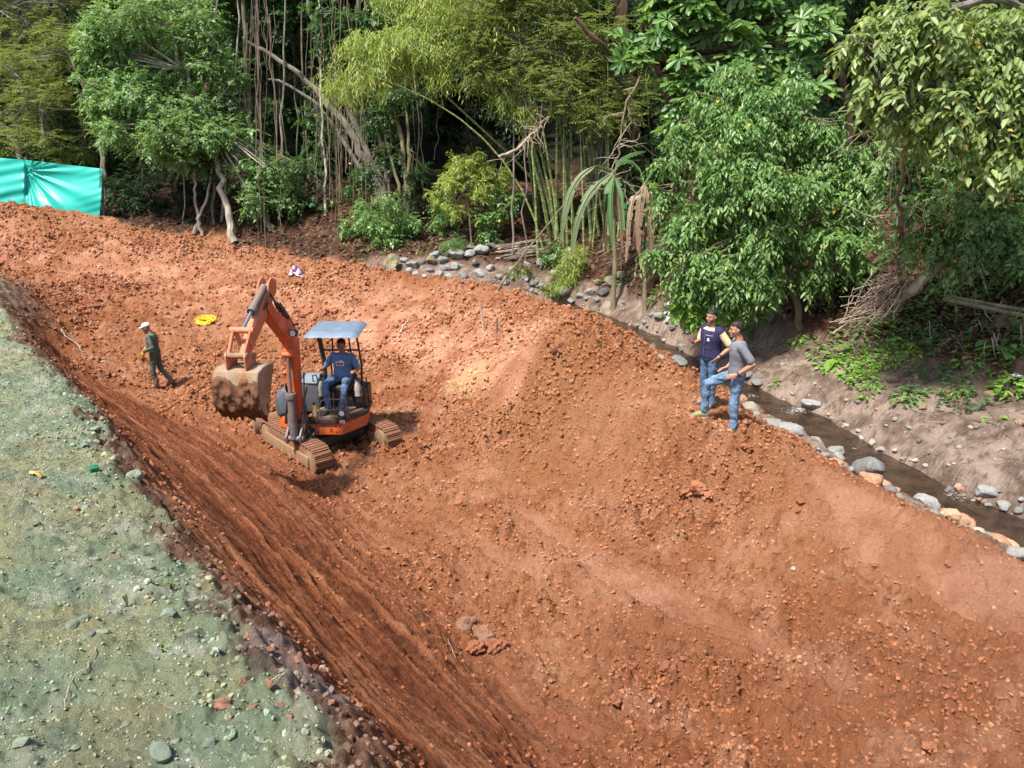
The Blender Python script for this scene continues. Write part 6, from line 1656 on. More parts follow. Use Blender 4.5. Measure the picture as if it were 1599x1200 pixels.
for hx, hz in ((.0, .74), (.04, .62), (.40, .74), (.47, .73), (.40, .62), (.47, .63), (.15, .76)):
    MB().tube([(hx, -.858, hz), (hx, -.866, hz)], .014, 10).obj('bolt_hole', X['ink'], exc)
# canopy
for px, w in ((-.02, .13), (.74, .055)):
    pm = MB(); pm.tube([(px, .22, 1.25), (px + .01, .24, 1.7), (px - .02, .16, 2.15), (px - .03, .02, 2.46)], w * .5, 8, flat=.8)
    pm.obj('canopy_post', X['black'], exc, smooth=True)
MB().tube([(-.02, .20, 2.0), (.74, .20, 2.0)], .02, 8).obj('canopy_bar', X['black'], exc, smooth=True)
for k, px in enumerate((.13, .60)):
    MB().tube([(px, .22, 1.30), (px, .23, 1.7), (px + (.06 if k == 0 else -.05), .20, 2.0), (px + (.08 if k == 0 else -.07), .16, 2.44)], .018, 8).obj('canopy_brace', X['black'], exc, smooth=True)
rf = []
x0, x1, y0, y1 = -.20, .86, -.56, .62
mb = MB(); N_ = 16; V = []
for i in range(N_ + 1):
    for j in range(N_ + 1):
        fx, fy = i / N_, j / N_
        ex, ey = abs(fx - .5) * 2, abs(fy - .5) * 2
        r_ = max(ex, ey)
        z = 2.545 - .075 * max(0, (r_ - .78) / .22) ** 2 - .02 * r_ + .012 * (1 if .25 < ex < .55 else 0)
        cx = 1 - .05 * max(0, ex + ey - 1.6)
        V.append((x0 + (x1 - x0) * (.5 + (fx - .5) * cx), y0 + (y1 - y0) * (.5 + (fy - .5) * cx), z))
F = [(i * (N_ + 1) + j, (i + 1) * (N_ + 1) + j, (i + 1) * (N_ + 1) + j + 1, i * (N_ + 1) + j + 1) for i in range(N_) for j in range(N_)]
nb = len(V)
V2 = [(x, y, 2.445 if (i // (N_ + 1) in (0, N_) or i % (N_ + 1) in (0, N_)) else 2.46) for i, (x, y, z) in enumerate(V)]
F2 = [tuple(nb + k for k in reversed(f)) for f in F]
ring = [i * (N_ + 1) for i in range(N_)] + [N_ * (N_ + 1) + j for j in range(N_)] + [i * (N_ + 1) + N_ for i in range(N_, 0, -1)] + [j for j in range(N_, 0, -1)]
F3 = [(ring[k], ring[(k + 1) % len(ring)], nb + ring[(k + 1) % len(ring)], nb + ring[k]) for k in range(len(ring))]
mb.add(V + V2, F + F2 + F3).obj('canopy_roof', X['roof'], exc, smooth=True)
# ---- boom, arm, bucket in one vertical plane
BF_ = Vector((-4.17, 13.98, .98)) - EX0                     # boom foot
th = -.12; BB = Vector((math.sin(th), -math.cos(th), 0)); BS = Vector((0, 0, 1)).cross(BB)       # reach, side
BM = Matrix((BB, BS, Vector((0, 0, 1)))).transposed().to_4x4(); BM.translation = BF_
def q2(r, h): return BM @ Vector((r, 0, h))
def bar2(mb, pts, wid):
    """box section of varying depth along in-plane points (r, h, depth, width)"""
    ring = []
    for i, p in enumerate(pts):
        a, b = pts[max(i - 1, 0)], pts[min(i + 1, len(pts) - 1)]
        d = Vector((b[0] - a[0], b[1] - a[1])).normalized(); nrm = Vector((-d.y, d.x)); w = p[3] if len(p) > 3 else wid
        for sd, sn in ((-1, -1), (1, -1), (1, 1), (-1, 1)):
            ring.append(BM @ Vector((p[0] + nrm.x * sn * p[2] / 2, sd * w / 2, p[1] + nrm.y * sn * p[2] / 2)))
    F = [(0, 1, 2, 3), tuple(len(ring) - 4 + k for k in (3, 2, 1, 0))]
    for i in range(len(pts) - 1):
        for k in range(4): F.append((i * 4 + k, i * 4 + (k + 1) % 4, i * 4 + 4 + (k + 1) % 4, i * 4 + 4 + k))
    return mb.add(ring, F)
br = MB(); br.box(BM @ Vector((-.05, 0, -.18)), (.34, .34, .16)); [br.prism([(-.14, -.42), (.26, -.46), (.28, -.30), (.10, -.12), (.08, .08), (-.06, .10), (-.14, -.05)], s_ * .135 - .022, s_ * .135 + .022, BM) for s_ in (-1, 1)]
br.tube([BM @ Vector((.20, -.19, -.36)), BM @ Vector((.20, .19, -.36))], .06, 10); br.tube([BM @ Vector((-.12, 0, -.42)), BM @ Vector((-.12, 0, .08))], .10, 14)
br.obj('swing_bracket', X['steel'], exc, bevel=.015)
pivot = (.94 * .985 + .02, 2.36)
boom = bar2(MB(), [(0, -.02, .16), (-.03, .35, .22), (-.06, 1.0, .27), (-.06, 1.46, .33), (.06, 1.66, .34), (.30, 1.86, .30), (.66, 2.13, .23), (.96, 2.37, .15)], .20).obj('boom', X['boom'], exc, bevel=.02)
for s_ in (-1, 1):                                        # tip and foot plates
    MB().prism([(.80, 2.14), (.98, 2.25), (1.04, 2.38), (.98, 2.47), (.86, 2.42), (.70, 2.28)], s_ * .11 - .012, s_ * .11 + .012, BM).obj('tip_plate', X['boom'], boom, bevel=.006)
# boom cylinder in front of the boom
A_, B_ = Vector((.20, -.36)), Vector((.15, 1.30))
mid = A_.lerp(B_, .55)
MB().tube([q2(*A_), q2(*mid)], .078, 14).obj('boom_cylinder', X['steel'], exc, smooth=True)
MB().tube([q2(*mid.lerp(A_, .12)), q2(*mid)], .100, 14).obj('cylinder_head', X['steel'], exc, bevel=.008)
MB().tube([q2(*mid), q2(*B_)], .032, 12).obj('cylinder_rod', X['steel'], exc, smooth=True)
mb = MB(); mb.tube([BM @ Vector((B_.x, -.11, B_.y)), BM @ Vector((B_.x, .11, B_.y))], .05, 12); mb.box(BM @ Vector((.10, 0, 1.32)), (.10, .22, .16), BM.to_3x3()); mb.obj('rod_bracket', X['boom'], boom, bevel=.01)
# arm
ad = Vector((math.cos(-.56), math.sin(-.56))); an = Vector((-ad.y, ad.x))
pv = Vector(pivot); hg = pv + ad * 1.10
arm_top = pv - ad * .34 + an * .20
def arm_pt(a, n, d): q = pv + ad * a + an * n; return (q.x, q.y, d)
arm = bar2(MB(), [arm_pt(-.42, .10, .20), arm_pt(-.25, .09, .27), arm_pt(0, .07, .30), arm_pt(.35, .05, .25), arm_pt(.75, .02, .19), arm_pt(1.12, .0, .13)], .15).obj('arm', X['arm'], exc, bevel=.018)
for s_ in (-1, 1):
    c_ = pv - ad * .34 + an * .17
    pts = [(c_.x + .17 * math.cos(a), c_.y + .17 * math.sin(a)) for a in [2 * math.pi * k / 16 for k in range(16)]]
    MB().prism(pts, s_ * .088 - .014, s_ * .088 + .014, BM).obj('arm_ear', X['arm'], arm, bevel=.006)
# arm cylinder over the boom back
c0, c1 = Vector((.02, 1.98)), pv - ad * .36 + an * .02
d0 = c0.lerp(c1, .62)
MB().tube([q2(*c0), q2(*d0)], .058, 12).obj('arm_cylinder', X['black'], exc, smooth=True)
MB().tube([q2(*d0), q2(*c1)], .028, 10).obj('arm_cylinder_rod', X['chrome'], exc, smooth=True)
MB().box(BM @ Vector((.05, 0, 1.90)), (.14, .14, .16), BM.to_3x3()).obj('cylinder_lug', X['boom'], boom, bevel=.01)
# bucket cylinder on the outer face of the arm
e0 = pv - ad * .26 + an * .26; lk = pv + ad * .84 + an * .32
e1 = e0.lerp(lk, .60)
MB().tube([q2(*e0), q2(*e1)], .066, 14).obj('bucket_cylinder', X['steel'], exc, smooth=True)
MB().tube([q2(*e0.lerp(e1, .84)), q2(*e1)], .080, 14).obj('cylinder_head', X['steel'], exc, bevel=.006)
MB().tube([q2(*e1), q2(*lk)], .032, 12).obj('cylinder_rod', X['chrome'], exc, smooth=True)
bh = hg + Vector((.24, .06))                               # bucket link pin
for s_ in (-1, 1):
    a_, b_ = lk, bh
    MB().tube([BM @ Vector((a_.x, s_ * .15, a_.y)), BM @ Vector((b_.x, s_ * .13, b_.y))], .026, 8, flat=1.6).obj('bucket_link', X['arm'], exc, smooth=True)
    h2 = pv + ad * .90 + an * .02
    MB().tube([BM @ Vector((a_.x, s_ * .115, a_.y)), BM @ Vector((h2.x, s_ * .115, h2.y))], .03, 8, flat=1.5).obj('guide_link', X['arm'], exc, smooth=True)
for c_, hw, r_ in ((lk, .20, .05), (bh, .19, .05), (hg, .20, .05)):
    MB().tube([BM @ Vector((c_.x, -hw, c_.y)), BM @ Vector((c_.x, hw, c_.y))], r_, 14).obj('pin', X['arm'] if c_ is lk else X['mudsteel'], exc, bevel=.006)
# bucket
BW = .74; hx, hz = hg
BPROF = [(-.26, -.16), (-.05, -.13), (.16, -.13), (.34, -.17), (.405, -.30), (.41, -.52), (.385, -.72), (.28, -.88), (.13, -.99)]
bk = MB(); n = len(BPROF); V = []
for off in (0, 1):
    for (r_, h_) in BPROF:
        k = .965 if off else 1
        for y_ in (-BW / 2, BW / 2): V.append(BM @ Vector((hx + r_ * k - .012 * off, y_ * (1 if not off else .96), hz - .02 + h_ * (k if off else 1) - (.004 if off else 0))))
F = []
for i in range(n - 1):
    F.append((2 * i, 2 * i + 1, 2 * i + 3, 2 * i + 2)); o_ = 2 * n; F.append((o_ + 2 * i, o_ + 2 * i + 2, o_ + 2 * i + 3, o_ + 2 * i + 1))
F += [(0, 2 * n, 2 * n + 1, 1), (2 * n - 2, 2 * n - 1, 4 * n - 1, 4 * n - 2)]
bk.add(V, F)
bucket = bk.obj('bucket', X['bucket'], exc, smooth=True)
for s_ in (-1, 1):
    MB().prism([(hx + r_, hz - .02 + h_) for r_, h_ in BPROF], s_ * BW / 2 - .014, s_ * BW / 2 + .014, BM).obj('bucket_side', X['bucket'], bucket, bevel=.004)
for y_ in (-.16, .16):
    MB().prism([(hx - .07, hz + .05), (hx + .04, hz + .07), (hx + .27, hz + .12), (hx + .31, hz + .06), (hx + .30, hz - .16), (hx - .08, hz - .14)], y_ - .014, y_ + .014, BM).obj('bucket_ear', X['arm'], bucket, bevel=.006)
for k in range(4):
    y_ = -BW / 2 + .06 + k * (BW - .12) / 3
    MB().hull([BM @ Vector((hx + r_, y_ + w_, hz + h_)) for r_, h_, ws in ((.17, -.93, .045), (.11, -1.0, .045), (.05, -1.13, .018)) for w_ in (-ws, ws)] + [BM @ Vector((hx + .20, y_, hz - .95))]).obj('tooth', X['bmud'], bucket, bevel=.005)
# mud stuck to the bucket: an uneven skin over the lower back
rr = np.random.default_rng(12); V, F = [], []; NI, NJ = 40, 36
def bprof(t):
    a = t * (n - 1); i = min(int(a), n - 2); f = a - i
    return Vector(BPROF[i]).lerp(Vector(BPROF[i + 1]), f)
for i in range(NI + 1):
    t = .30 + .70 * i / NI
    for j in range(NJ + 1):
        y_ = (j / NJ - .5) * (BW + .05)
        p = bprof(min(1, t)); q_ = bprof(min(1, t + .02)) - bprof(t - .02); nn = Vector((-q_.y, q_.x)).normalized()
        u_, v_ = np.array([i * .21]), np.array([j * .21])
        edge = .36 + .10 * float(fbm(np.array([j * .16]), np.array([3.1]), 7, 3)) + .06
        th_ = max(.010, .028 + .085 * float(fbm(u_, v_, 5, 4)[0]) + .035 * float(fbm(u_ * 3, v_ * 3, 6, 3)[0]))
        amt = max(0, min(1, (t - edge) / .12))
        th_ = th_ * amt - .02 * (1 - amt)
        edgej = 0.02 if j in (0, NJ) else 0
        V.append(BM @ Vector((hx + p.x + nn.x * -(-th_), y_, hz - .02 + p.y + nn.y * th_)))
F = [(i * (NJ + 1) + j, i * (NJ + 1) + j + 1, (i + 1) * (NJ + 1) + j + 1, (i + 1) * (NJ + 1) + j) for i in range(NI) for j in range(NJ)]
link('bucket_mud', mesh_np('bucket_mud', [v[:] for v in V], F, True), X['bmud'], bucket)
mm = MB()
for k in range(9): mm.ball(BM @ Vector((hx + .05 + .1 * rr.random(), -BW / 2 + BW * (k + .5) / 9, hz - .80 - .14 * rr.random())), (.07 + .03 * rr.random(), .06, .09 + .05 * rr.random()), 8, 6)
mm.obj('mud_fill', X['bmud'], bucket, smooth=True)['kind'] = 'stuff'
# work lamp, hoses
wl = MB().tube([BM @ Vector((.12, .17, 1.72)), BM @ Vector((.24, .17, 1.74))], .068, 18).obj('work_lamp', X['black'], exc, bevel=.008)
MB().tube([BM @ Vector((.242, .17, 1.74)), BM @ Vector((.250, .17, 1.741))], .054, 18).obj('lens', X['lens'], wl, smooth=True)
def hose(pts, r=.016):
    pts = [Vector(p) for p in pts]; out = []
    for i in range(len(pts) - 1):
        p0, p1, p2, p3 = pts[max(i - 1, 0)], pts[i], pts[i + 1], pts[min(i + 2, len(pts) - 1)]
        for k in range(6):
            t = k / 6; out.append(.5 * ((2 * p1) + (p2 - p0) * t + (2 * p0 - 5 * p1 + 4 * p2 - p3) * t * t + (3 * p1 - p0 - 3 * p2 + p3) * t ** 3))
    out.append(pts[-1])
    MB().tube(out, r, 7).obj('hose', X['rubber'], exc, smooth=True)
for k in range(4):
    o_ = .028 * k
    hose([(-.44 - o_, -.40, 1.05), (-.50 - o_, -.62, 1.42), (-.46 - o_ * .6, -.80, 1.60), (-.40 - o_ * .5, -.92, 1.50), (-.42 - o_, -.98, 1.15), (-.46 - o_, -1.0, .85)], .017)
for k in range(3): hose([(-.12 + .03 * k, -.80, .72), (-.10 + .04 * k, -.96, .62), (-.22 + .03 * k, -1.02, .55), (-.34, -.95, .66 + .03 * k)], .02)
for s_ in (-.06, .0, .06): hose([BM @ Vector((-.20, s_, .5)), BM @ Vector((-.21, s_, 1.2)), BM @ Vector((-.14, s_, 1.75)), BM @ Vector((.2, s_, 2.04)), BM @ Vector((.55, s_, 2.26)), BM @ Vector((.70, s_, 2.55))], .012)
hose([BM @ Vector((.55, .09, 2.20)), BM @ Vector((.75, .12, 2.42)), BM @ Vector((.92, .11, 2.62)), BM @ Vector((1.02, .10, 2.50)), BM @ Vector((1.15, .09, 2.38))], .013)
hose([BM @ Vector((.05, .18, -.3)), BM @ Vector((.12, .24, 0)), BM @ Vector((.08, .22, .45)), BM @ Vector((-.05, .2, .9))], .016)
hose([(-.20, -.84, .74), (-.16, -.96, 1.0), (-.16, -.9, 1.3), (-.2, -.5, 1.45)], .015)
# bottle standing on the deck
bt = empty('yellow_bottle', EX0 + Vector((-.02, -.78, .905)))
mb = MB(); mb.tube([(0, 0, 0), (0, 0, .01), (0, 0, .21), (0, 0, .245), (0, 0, .26)], [.052, .056, .056, .036, .026], 16); mb.obj('body', simple('bottle_yellow', (.78, .48, .01), .35), bt, smooth=True)
MB().tube([(0, 0, .26), (0, 0, .30)], .028, 12).obj('cap', X['black'], bt, bevel=.004)
MB().add([(.0572 * math.sin(a), -.0572 * math.cos(a), z) for a in [-.5 + .17 * k for k in range(8)] for z in (.04, .18)], [(2 * k, 2 * k + 2, 2 * k + 3, 2 * k + 1) for k in range(7)]).obj('paper_label', X['white'], bt)
tag(bt, 'yellow bottle with a white label standing on the excavator deck', 'bottle')
# ================================================================ PEOPLE
SKIN = simple('skin_tan', (.38, .195, .122), .55, var=.1, scale=20)
SKIND = simple('skin_brown', (.27, .135, .085), .55, var=.1, scale=20)
def fabric(name, col, fold=.5, var=.2):
    g = N(name); co = g.objco()
    n = g.noise(9, 4, .55, co, .8); f = g.noise(220, 2, .5, co)
    c = g.mix(g.ramp(n, [(.3, 0.), (.7, 1.)]), tuple(x * (1 - var) for x in col), tuple(min(1, x * (1 + var)) for x in col))
    return g.done(g.bsdf(c, .88, g.bump(g.math('ADD', n, g.math('MULTIPLY', f, .05)), fold, .03), **{'Specular_IOR_Level': .2}))
JEANS = fabric('denim', (.085, .145, .240), .9, .5); JEANS2 = fabric('denim_pale', (.125, .205, .315), .9, .5)
HAIR = simple('hair_black', (.016, .013, .011), .65)
def skinned(mb, voxel, name, smooth=4, ratio=.35):
    """merge overlapping solids into one continuous surface"""
    me = mb.mesh(name)
    o = bpy.data.objects.new('tmp', me); COL.objects.link(o)
    r = o.modifiers.new('r', 'REMESH'); r.mode = 'VOXEL'; r.voxel_size = voxel; r.use_smooth_shade = True
    s = o.modifiers.new('s', 'SMOOTH'); s.iterations = smooth; s.factor = .5
    d = o.modifiers.new('d', 'DECIMATE'); d.ratio = ratio
    dg = bpy.context.evaluated_depsgraph_get()
    out = bpy.data.meshes.new_from_object(o.evaluated_get(dg)); out.name = name
    bpy.data.objects.remove(o); bpy.data.meshes.remove(me)
    for p in out.polygons: p.use_smooth = True
    return out
def limb(mb, pts, rad, flat=None):
    pts = [Vector(p) for p in pts]
    mb.tube(pts, rad, 12)
    for p, r in zip(pts, rad): mb.ball(p, r * .99, 12, 8)
def loft(mb, rings, n=18):
    """rings: (centre, forward half-axis vector, left half-axis vector)"""
    V = []
    for c, a, b in rings:
        for k in range(n):
            t = 2 * math.pi * k / n; V.append(Vector(c) + Vector(a) * math.cos(t) + Vector(b) * math.sin(t))
    F = [(i * n + k, i * n + (k + 1) % n, (i + 1) * n + (k + 1) % n, (i + 1) * n + k) for i in range(len(rings) - 1) for k in range(n)]
    F += [tuple(range(n - 1, -1, -1)), tuple(range((len(rings) - 1) * n, len(rings) * n))]
    mb.add(V, F)
def torso(mb, J, grow=0.0, lo=0.0, hi=1.0):
    """lo..hi: 0 crotch, .2 waist, .6 chest, .9 shoulder, 1 neck"""
    pel, nk = Vector(J['pelvis']), Vector(J['neck'])
    up = (nk - pel).normalized(); lf = (Vector(J['shL']) - Vector(J['shR'])).normalized()
    lh = (Vector(J['hipL']) - Vector(J['hipR'])).normalized()
    H = (nk - pel).length; bow = Vector(J.get('bow', (0, 0, 0)))
    prof = [(-.10, .105, .150), (.0, .120, .172), (.12, .118, .165), (.28, .108, .150), (.45, .112, .158), (.62, .125, .176), (.78, .120, .185), (.90, .095, .170), (.97, .065, .095), (1.02, .055, .06)]
    fat = J.get('fat', 1.0); rings = []
    for t, a, b in prof:
        if t < lo - .001 or t > hi + .001: continue
        l = lh.lerp(lf, max(0, min(1, t))).normalized(); f = l.cross(up).normalized()
        rings.append((pel.lerp(nk, t) + bow * math.sin(math.pi * max(0, min(1, t))), f * (a * fat + grow), l * (b * fat + grow)))
    loft(mb, rings)
def hand(mb, w, d, palm_n, thumb_side, curl=.6, s=1.0):
    """palm and five bent fingers; w wrist, d pointing direction, palm_n out of the palm"""
    w, d, pn = Vector(w), Vector(d).normalized(), Vector(palm_n).normalized()
    sd = d.cross(pn).normalized() * thumb_side
    c = w + d * .05 * s
    loft(mb, [(w, sd * .024 * s, pn * .018 * s), (w + d * .03 * s, sd * .034 * s, pn * .016 * s), (w + d * .085 * s, sd * .040 * s, pn * .014 * s), (w + d * .095 * s, sd * .030 * s, pn * .010 * s)], 12)
    for k, (L, o) in enumerate([(.070, .030), (.080, .010), (.074, -.011), (.058, -.030)]):
        b = w + d * (.086 - .004 * abs(k - 1)) * s + sd * o * s
        a1, a2 = curl * .7, curl * 1.5
        p1 = b + (d * math.cos(a1) + pn * math.sin(a1)) * L * .5 * s
        p2 = p1 + (d * math.cos(a2) + pn * math.sin(a2)) * L * .5 * s
        limb(mb, [b, p1, p2], [.0095 * s, .0088 * s, .0075 * s])
    b = w + d * .03 * s + sd * .028 * s
    p1 = b + (sd * .7 + d * .6 + pn * .3).normalized() * .040 * s; p2 = p1 + (d * .9 + pn * .4 + sd * .15).normalized() * .032 * s
    limb(mb, [b, p1, p2], [.012 * s, .0105 * s, .009 * s])
def head(mb, c, f, l, s=1.0):
    c, f, l = Vector(c), Vector(f).normalized(), Vector(l).normalized(); u = f.cross(l)
    def q(a, b, z): return c + (f * a + l * b + u * z) * s
    loft(mb, [(q(-.01, 0, .118), f * .02 * s, l * .02 * s), (q(-.012, 0, .105), f * .062 * s, l * .052 * s), (q(-.008, 0, .07), f * .088 * s, l * .071 * s), (q(-.004, 0, .02), f * .095 * s, l * .076 * s), (q(.004, 0, -.03), f * .088 * s, l * .070 * s), (q(.014, 0, -.065), f * .074 * s, l * .058 * s), (q(.026, 0, -.095), f * .056 * s, l * .042 * s), (q(.032, 0, -.112), f * .034 * s, l * .026 * s)], 20)
    limb(mb, [q(.088, 0, .012), q(.108, 0, -.018), q(.098, 0, -.028)], [.010 * s, .013 * s, .012 * s])          # nose
    for b in (-1, 1):
        limb(mb, [q(.086, b * .014, .028), q(.076, b * .045, .026)], [.006 * s, .0055 * s])                     # brow
        limb(mb, [q(-.004, b * .074, .018), q(-.012, b * .083, .0), q(.0, b * .076, -.022)], [.010 * s, .013 * s, .009 * s])   # ear
        limb(mb, [q(.060, b * .046, -.018)], [.024 * s])                                                         # cheek
    limb(mb, [q(.089, -.018, -.056), q(.094, 0, -.055), q(.089, .018, -.056)], [.007 * s, .009 * s, .007 * s])    # lips
    limb(mb, [q(.078, 0, -.092)], [.019 * s])                                                                    # chin
def face_bits(root, c, f, l, s, hair=True, beard=False, cap=None):
    c, f, l = Vector(c), Vector(f).normalized(), Vector(l).normalized(); u = f.cross(l)
    def q(a, b, z): return c + (f * a + l * b + u * z) * s
    for b in (-1, 1):
        MB().ball(q(.080, b * .030, .010), .0065 * s, 8, 6).obj('eye', HAIR, root, smooth=True)
        MB().tube([q(.094, b * .012, .036), q(.090, b * .034, .040), q(.078, b * .052, .032)], .0034 * s, 6).obj('eyebrow', HAIR, root, smooth=True)
    MB().tube([q(.094, -.020, -.056), q(.0985, 0, -.0555), q(.094, .020, -.056)], .0045 * s, 6).obj('lips', simple('lip', (.30, .10, .08), .5), root, smooth=True)
    if hair:
        hb = MB()
        loft(hb, [(q(-.012, 0, .126), f * .03 * s, l * .025 * s), (q(-.012, 0, .115), f * .068 * s, l * .057 * s), (q(-.010, 0, .085), f * .091 * s, l * .074 * s), (q(-.016, 0, .060), f * .091 * s, l * .078 * s), (q(-.030, 0, .030), f * .074 * s, l * .079 * s), (q(-.046, 0, .000), f * .054 * s, l * .074 * s), (q(-.052, 0, -.035), f * .042 * s, l * .058 * s), (q(-.046, 0, -.06), f * .036 * s, l * .040 * s)], 20)
        hm = skinned(hb, .008, 'hair', 2, .6)
        co = np.zeros(len(hm.vertices) * 3, np.float32); hm.vertices.foreach_get('co', co); co = co.reshape(-1, 3)
        co += (np.random.default_rng(3).normal(0, .0028, co.shape)).astype(np.float32); hm.vertices.foreach_set('co', co.ravel()); hm.update()
        link('hair', hm, HAIR, root)
    if beard:
        hb = MB()
        loft(hb, [(q(.012, 0, -.050), f * .080 * s, l * .068 * s), (q(.022, 0, -.078), f * .066 * s, l * .056 * s), (q(.032, 0, -.108), f * .046 * s, l * .034 * s), (q(.034, 0, -.119), f * .02 * s, l * .016 * s)], 16)
        link('beard', hb.mesh('beard', smooth=True), simple('stubble', (.15, .085, .060), .8), root)
def shoe(root, ank, toe, mat, sole, s=1.0, boot=False):
    a = Vector(ank); d = Vector(toe); d = d.normalized(); lf = Vector((-d.y, d.x, 0)).normalized(); u = d.cross(lf)
    z = -.085 * s
    mb = MB()
    loft(mb, [(a - d * .075 * s + u * (z + .03), u * .012, lf * .02 * s), (a - d * .06 * s + u * (z + .05), u * .05 * s, lf * .036 * s), (a + u * (z + .062), u * .058 * s, lf * .042 * s), (a + d * .07 * s + u * (z + .05), u * .044 * s, lf * .045 * s), (a + d * .14 * s + u * (z + .035), u * .030 * s, lf * .046 * s), (a + d * .19 * s + u * (z + .026), u * .020 * s, lf * .034 * s), (a + d * .205 * s + u * (z + .022), u * .010 * s, lf * .018 * s)], 14)
    if boot: limb(mb, [a + u * .0, a + u * .16], [.058 * s, .062 * s])
    o = link('shoe', skinned(mb, .009, 'shoe', 3, .4), mat, root)
    sp = MB(); pts = [(-.085, .0), (-.075, .032), (-.03, .040), (.05, .042), (.12, .050), (.18, .040), (.212, .0), (.18, -.036), (.12, -.046), (.05, -.042), (-.03, -.040), (-.075, -.032)]
    n = len(pts)
    V = [a + (d * x + lf * y) * s + u * (z - .004) for x, y in pts] + [a + (d * x + lf * y) * s + u * (z + .020) for x, y in pts]
    sp.add(V, [(i, (i + 1) % n, n + (i + 1) % n, n + i) for i in range(n)] + [tuple(range(n - 1, -1, -1)), tuple(range(n, 2 * n))]).obj('sole', sole, o, bevel=.004, seg=1)
    return o
def person(label, loc, heading, J, skin, wear, trousers, shoe_mat, sole, hands, sleeve='short', hair=True, beard=False, s=1.0, boots=False, long_sleeve=False):
    """J: joints in the figure's own frame, x forward, y left, z up"""
    root = empty('person', loc, math.atan2(heading[1], heading[0]))
    root.scale = (s, s, s)
    hc, hf, hl = Vector(J['head']), Vector(J['look']).normalized(), None
    hl = Vector((0, 0, 1)).cross(hf).normalized()
    hf2 = hf
    b = MB()
    torso(b, J)
    limb(b, [J['neck'], Vector(J['neck']).lerp(hc, .45), hc - Vector((0, 0, .05))], [.060, .054, .052])
    head(b, hc, hf2, hl)
    for S in 'LR':
        sh, el, wr = (Vector(J[k + S]) for k in ('sh', 'el', 'wr'))
        limb(b, [sh, sh.lerp(el, .5), el, el.lerp(wr, .35), wr], [.058, .050, .041, .042, .027])
        hd, pn, curl = hands[S]
        hand(b, wr, hd, pn, 1 if S == 'L' else -1, curl)
        hp, kn, an = (Vector(J[k + S]) for k in ('hip', 'kn', 'an'))
        limb(b, [hp, hp.lerp(kn, .5), kn, kn.lerp(an, .35), an], [.088, .072, .054, .055, .038])
        limb(b, [an, an + Vector(J['toe' + S]).normalized() * .12 - Vector((0, 0, .03))], [.04, .028])
    link('body', skinned(b, .0075, 'body', 3, .30), skin, root)
    face_bits(root, hc, hf2, hl, 1.0, hair, beard)
    # shirt
    t = MB(); torso(t, J, .014, -.02, .97)
    for S in 'LR':
        sh, el, wr = (Vector(J[k + S]) for k in ('sh', 'el', 'wr'))
        if long_sleeve: limb(t, [sh, sh.lerp(el, .5), el, el.lerp(wr, .5), el.lerp(wr, .95)], [.072, .066, .058, .055, .046])
        else: limb(t, [sh, sh.lerp(el, .4), sh.lerp(el, .78)], [.071, .067, .066])
    link('coverall_top' if long_sleeve else 'shirt', skinned(t, .011, 'shirt', 3, .4), wear, root)
    # trousers
    t = MB(); torso(t, J, .012, -.10, .16)
    for S in 'LR':
        hp, kn, an = (Vector(J[k + S]) for k in ('hip', 'kn', 'an'))
        e = kn.lerp(an, .93)
        limb(t, [hp, hp.lerp(kn, .35), hp.lerp(kn, .7), kn, kn.lerp(an, .3), kn.lerp(an, .65), e], [.103, .094, .080, .071, .069, .064, .063])
    tm = skinned(t, .011, 'trousers', 2, .45)
    # cloth gathers: fine cross folds
    co = np.zeros(len(tm.vertices) * 3, np.float32); tm.vertices.foreach_get('co', co); co = co.reshape(-1, 3)
    nn = np.zeros(len(tm.vertices) * 3, np.float32); tm.vertices.foreach_get('normal', nn); nn = nn.reshape(-1, 3)
    w = fbm(co[:, 0] * 9 + co[:, 1] * 5, co[:, 2] * 20, 3, 2) * .020
    tm.vertices.foreach_set('co', (co + nn * w[:, None]).astype(np.float32).ravel()); tm.update()
    link('trousers', tm, trousers, root)
    for S in 'LR': shoe(root, Vector(J['an' + S]), Vector(J['toe' + S]), shoe_mat, sole, 1.08, boots)
    return tag(root, label, 'person')
def base_joints(**kw):
    J = dict(pelvis=(0, 0, .93), neck=(.01, 0, 1.47), shL=(0, .19, 1.40), shR=(0, -.19, 1.40), hipL=(0, .09, .90), hipR=(0, -.09, .90), knL=(.02, .10, .48), knR=(.02, -.10, .48), anL=(-.01, .11, .085), anR=(-.01, -.11, .085), toeL=(1, .25, 0), toeR=(1, -.2, 0), head=(.035, 0, 1.625), look=(1, 0, 0),
             elL=(-.06, .30, 1.13), elR=(-.06, -.30, 1.13), wrL=(.05, .26, .90), wrR=(.05, -.26, .90))
    J.update(kw); return J
SOLE = simple('sole_pale', (.42, .40, .34), .8, dirt=MUD, dirt_amt=.15); SOLED = simple('sole_dark', (.03, .03, .03), .8)
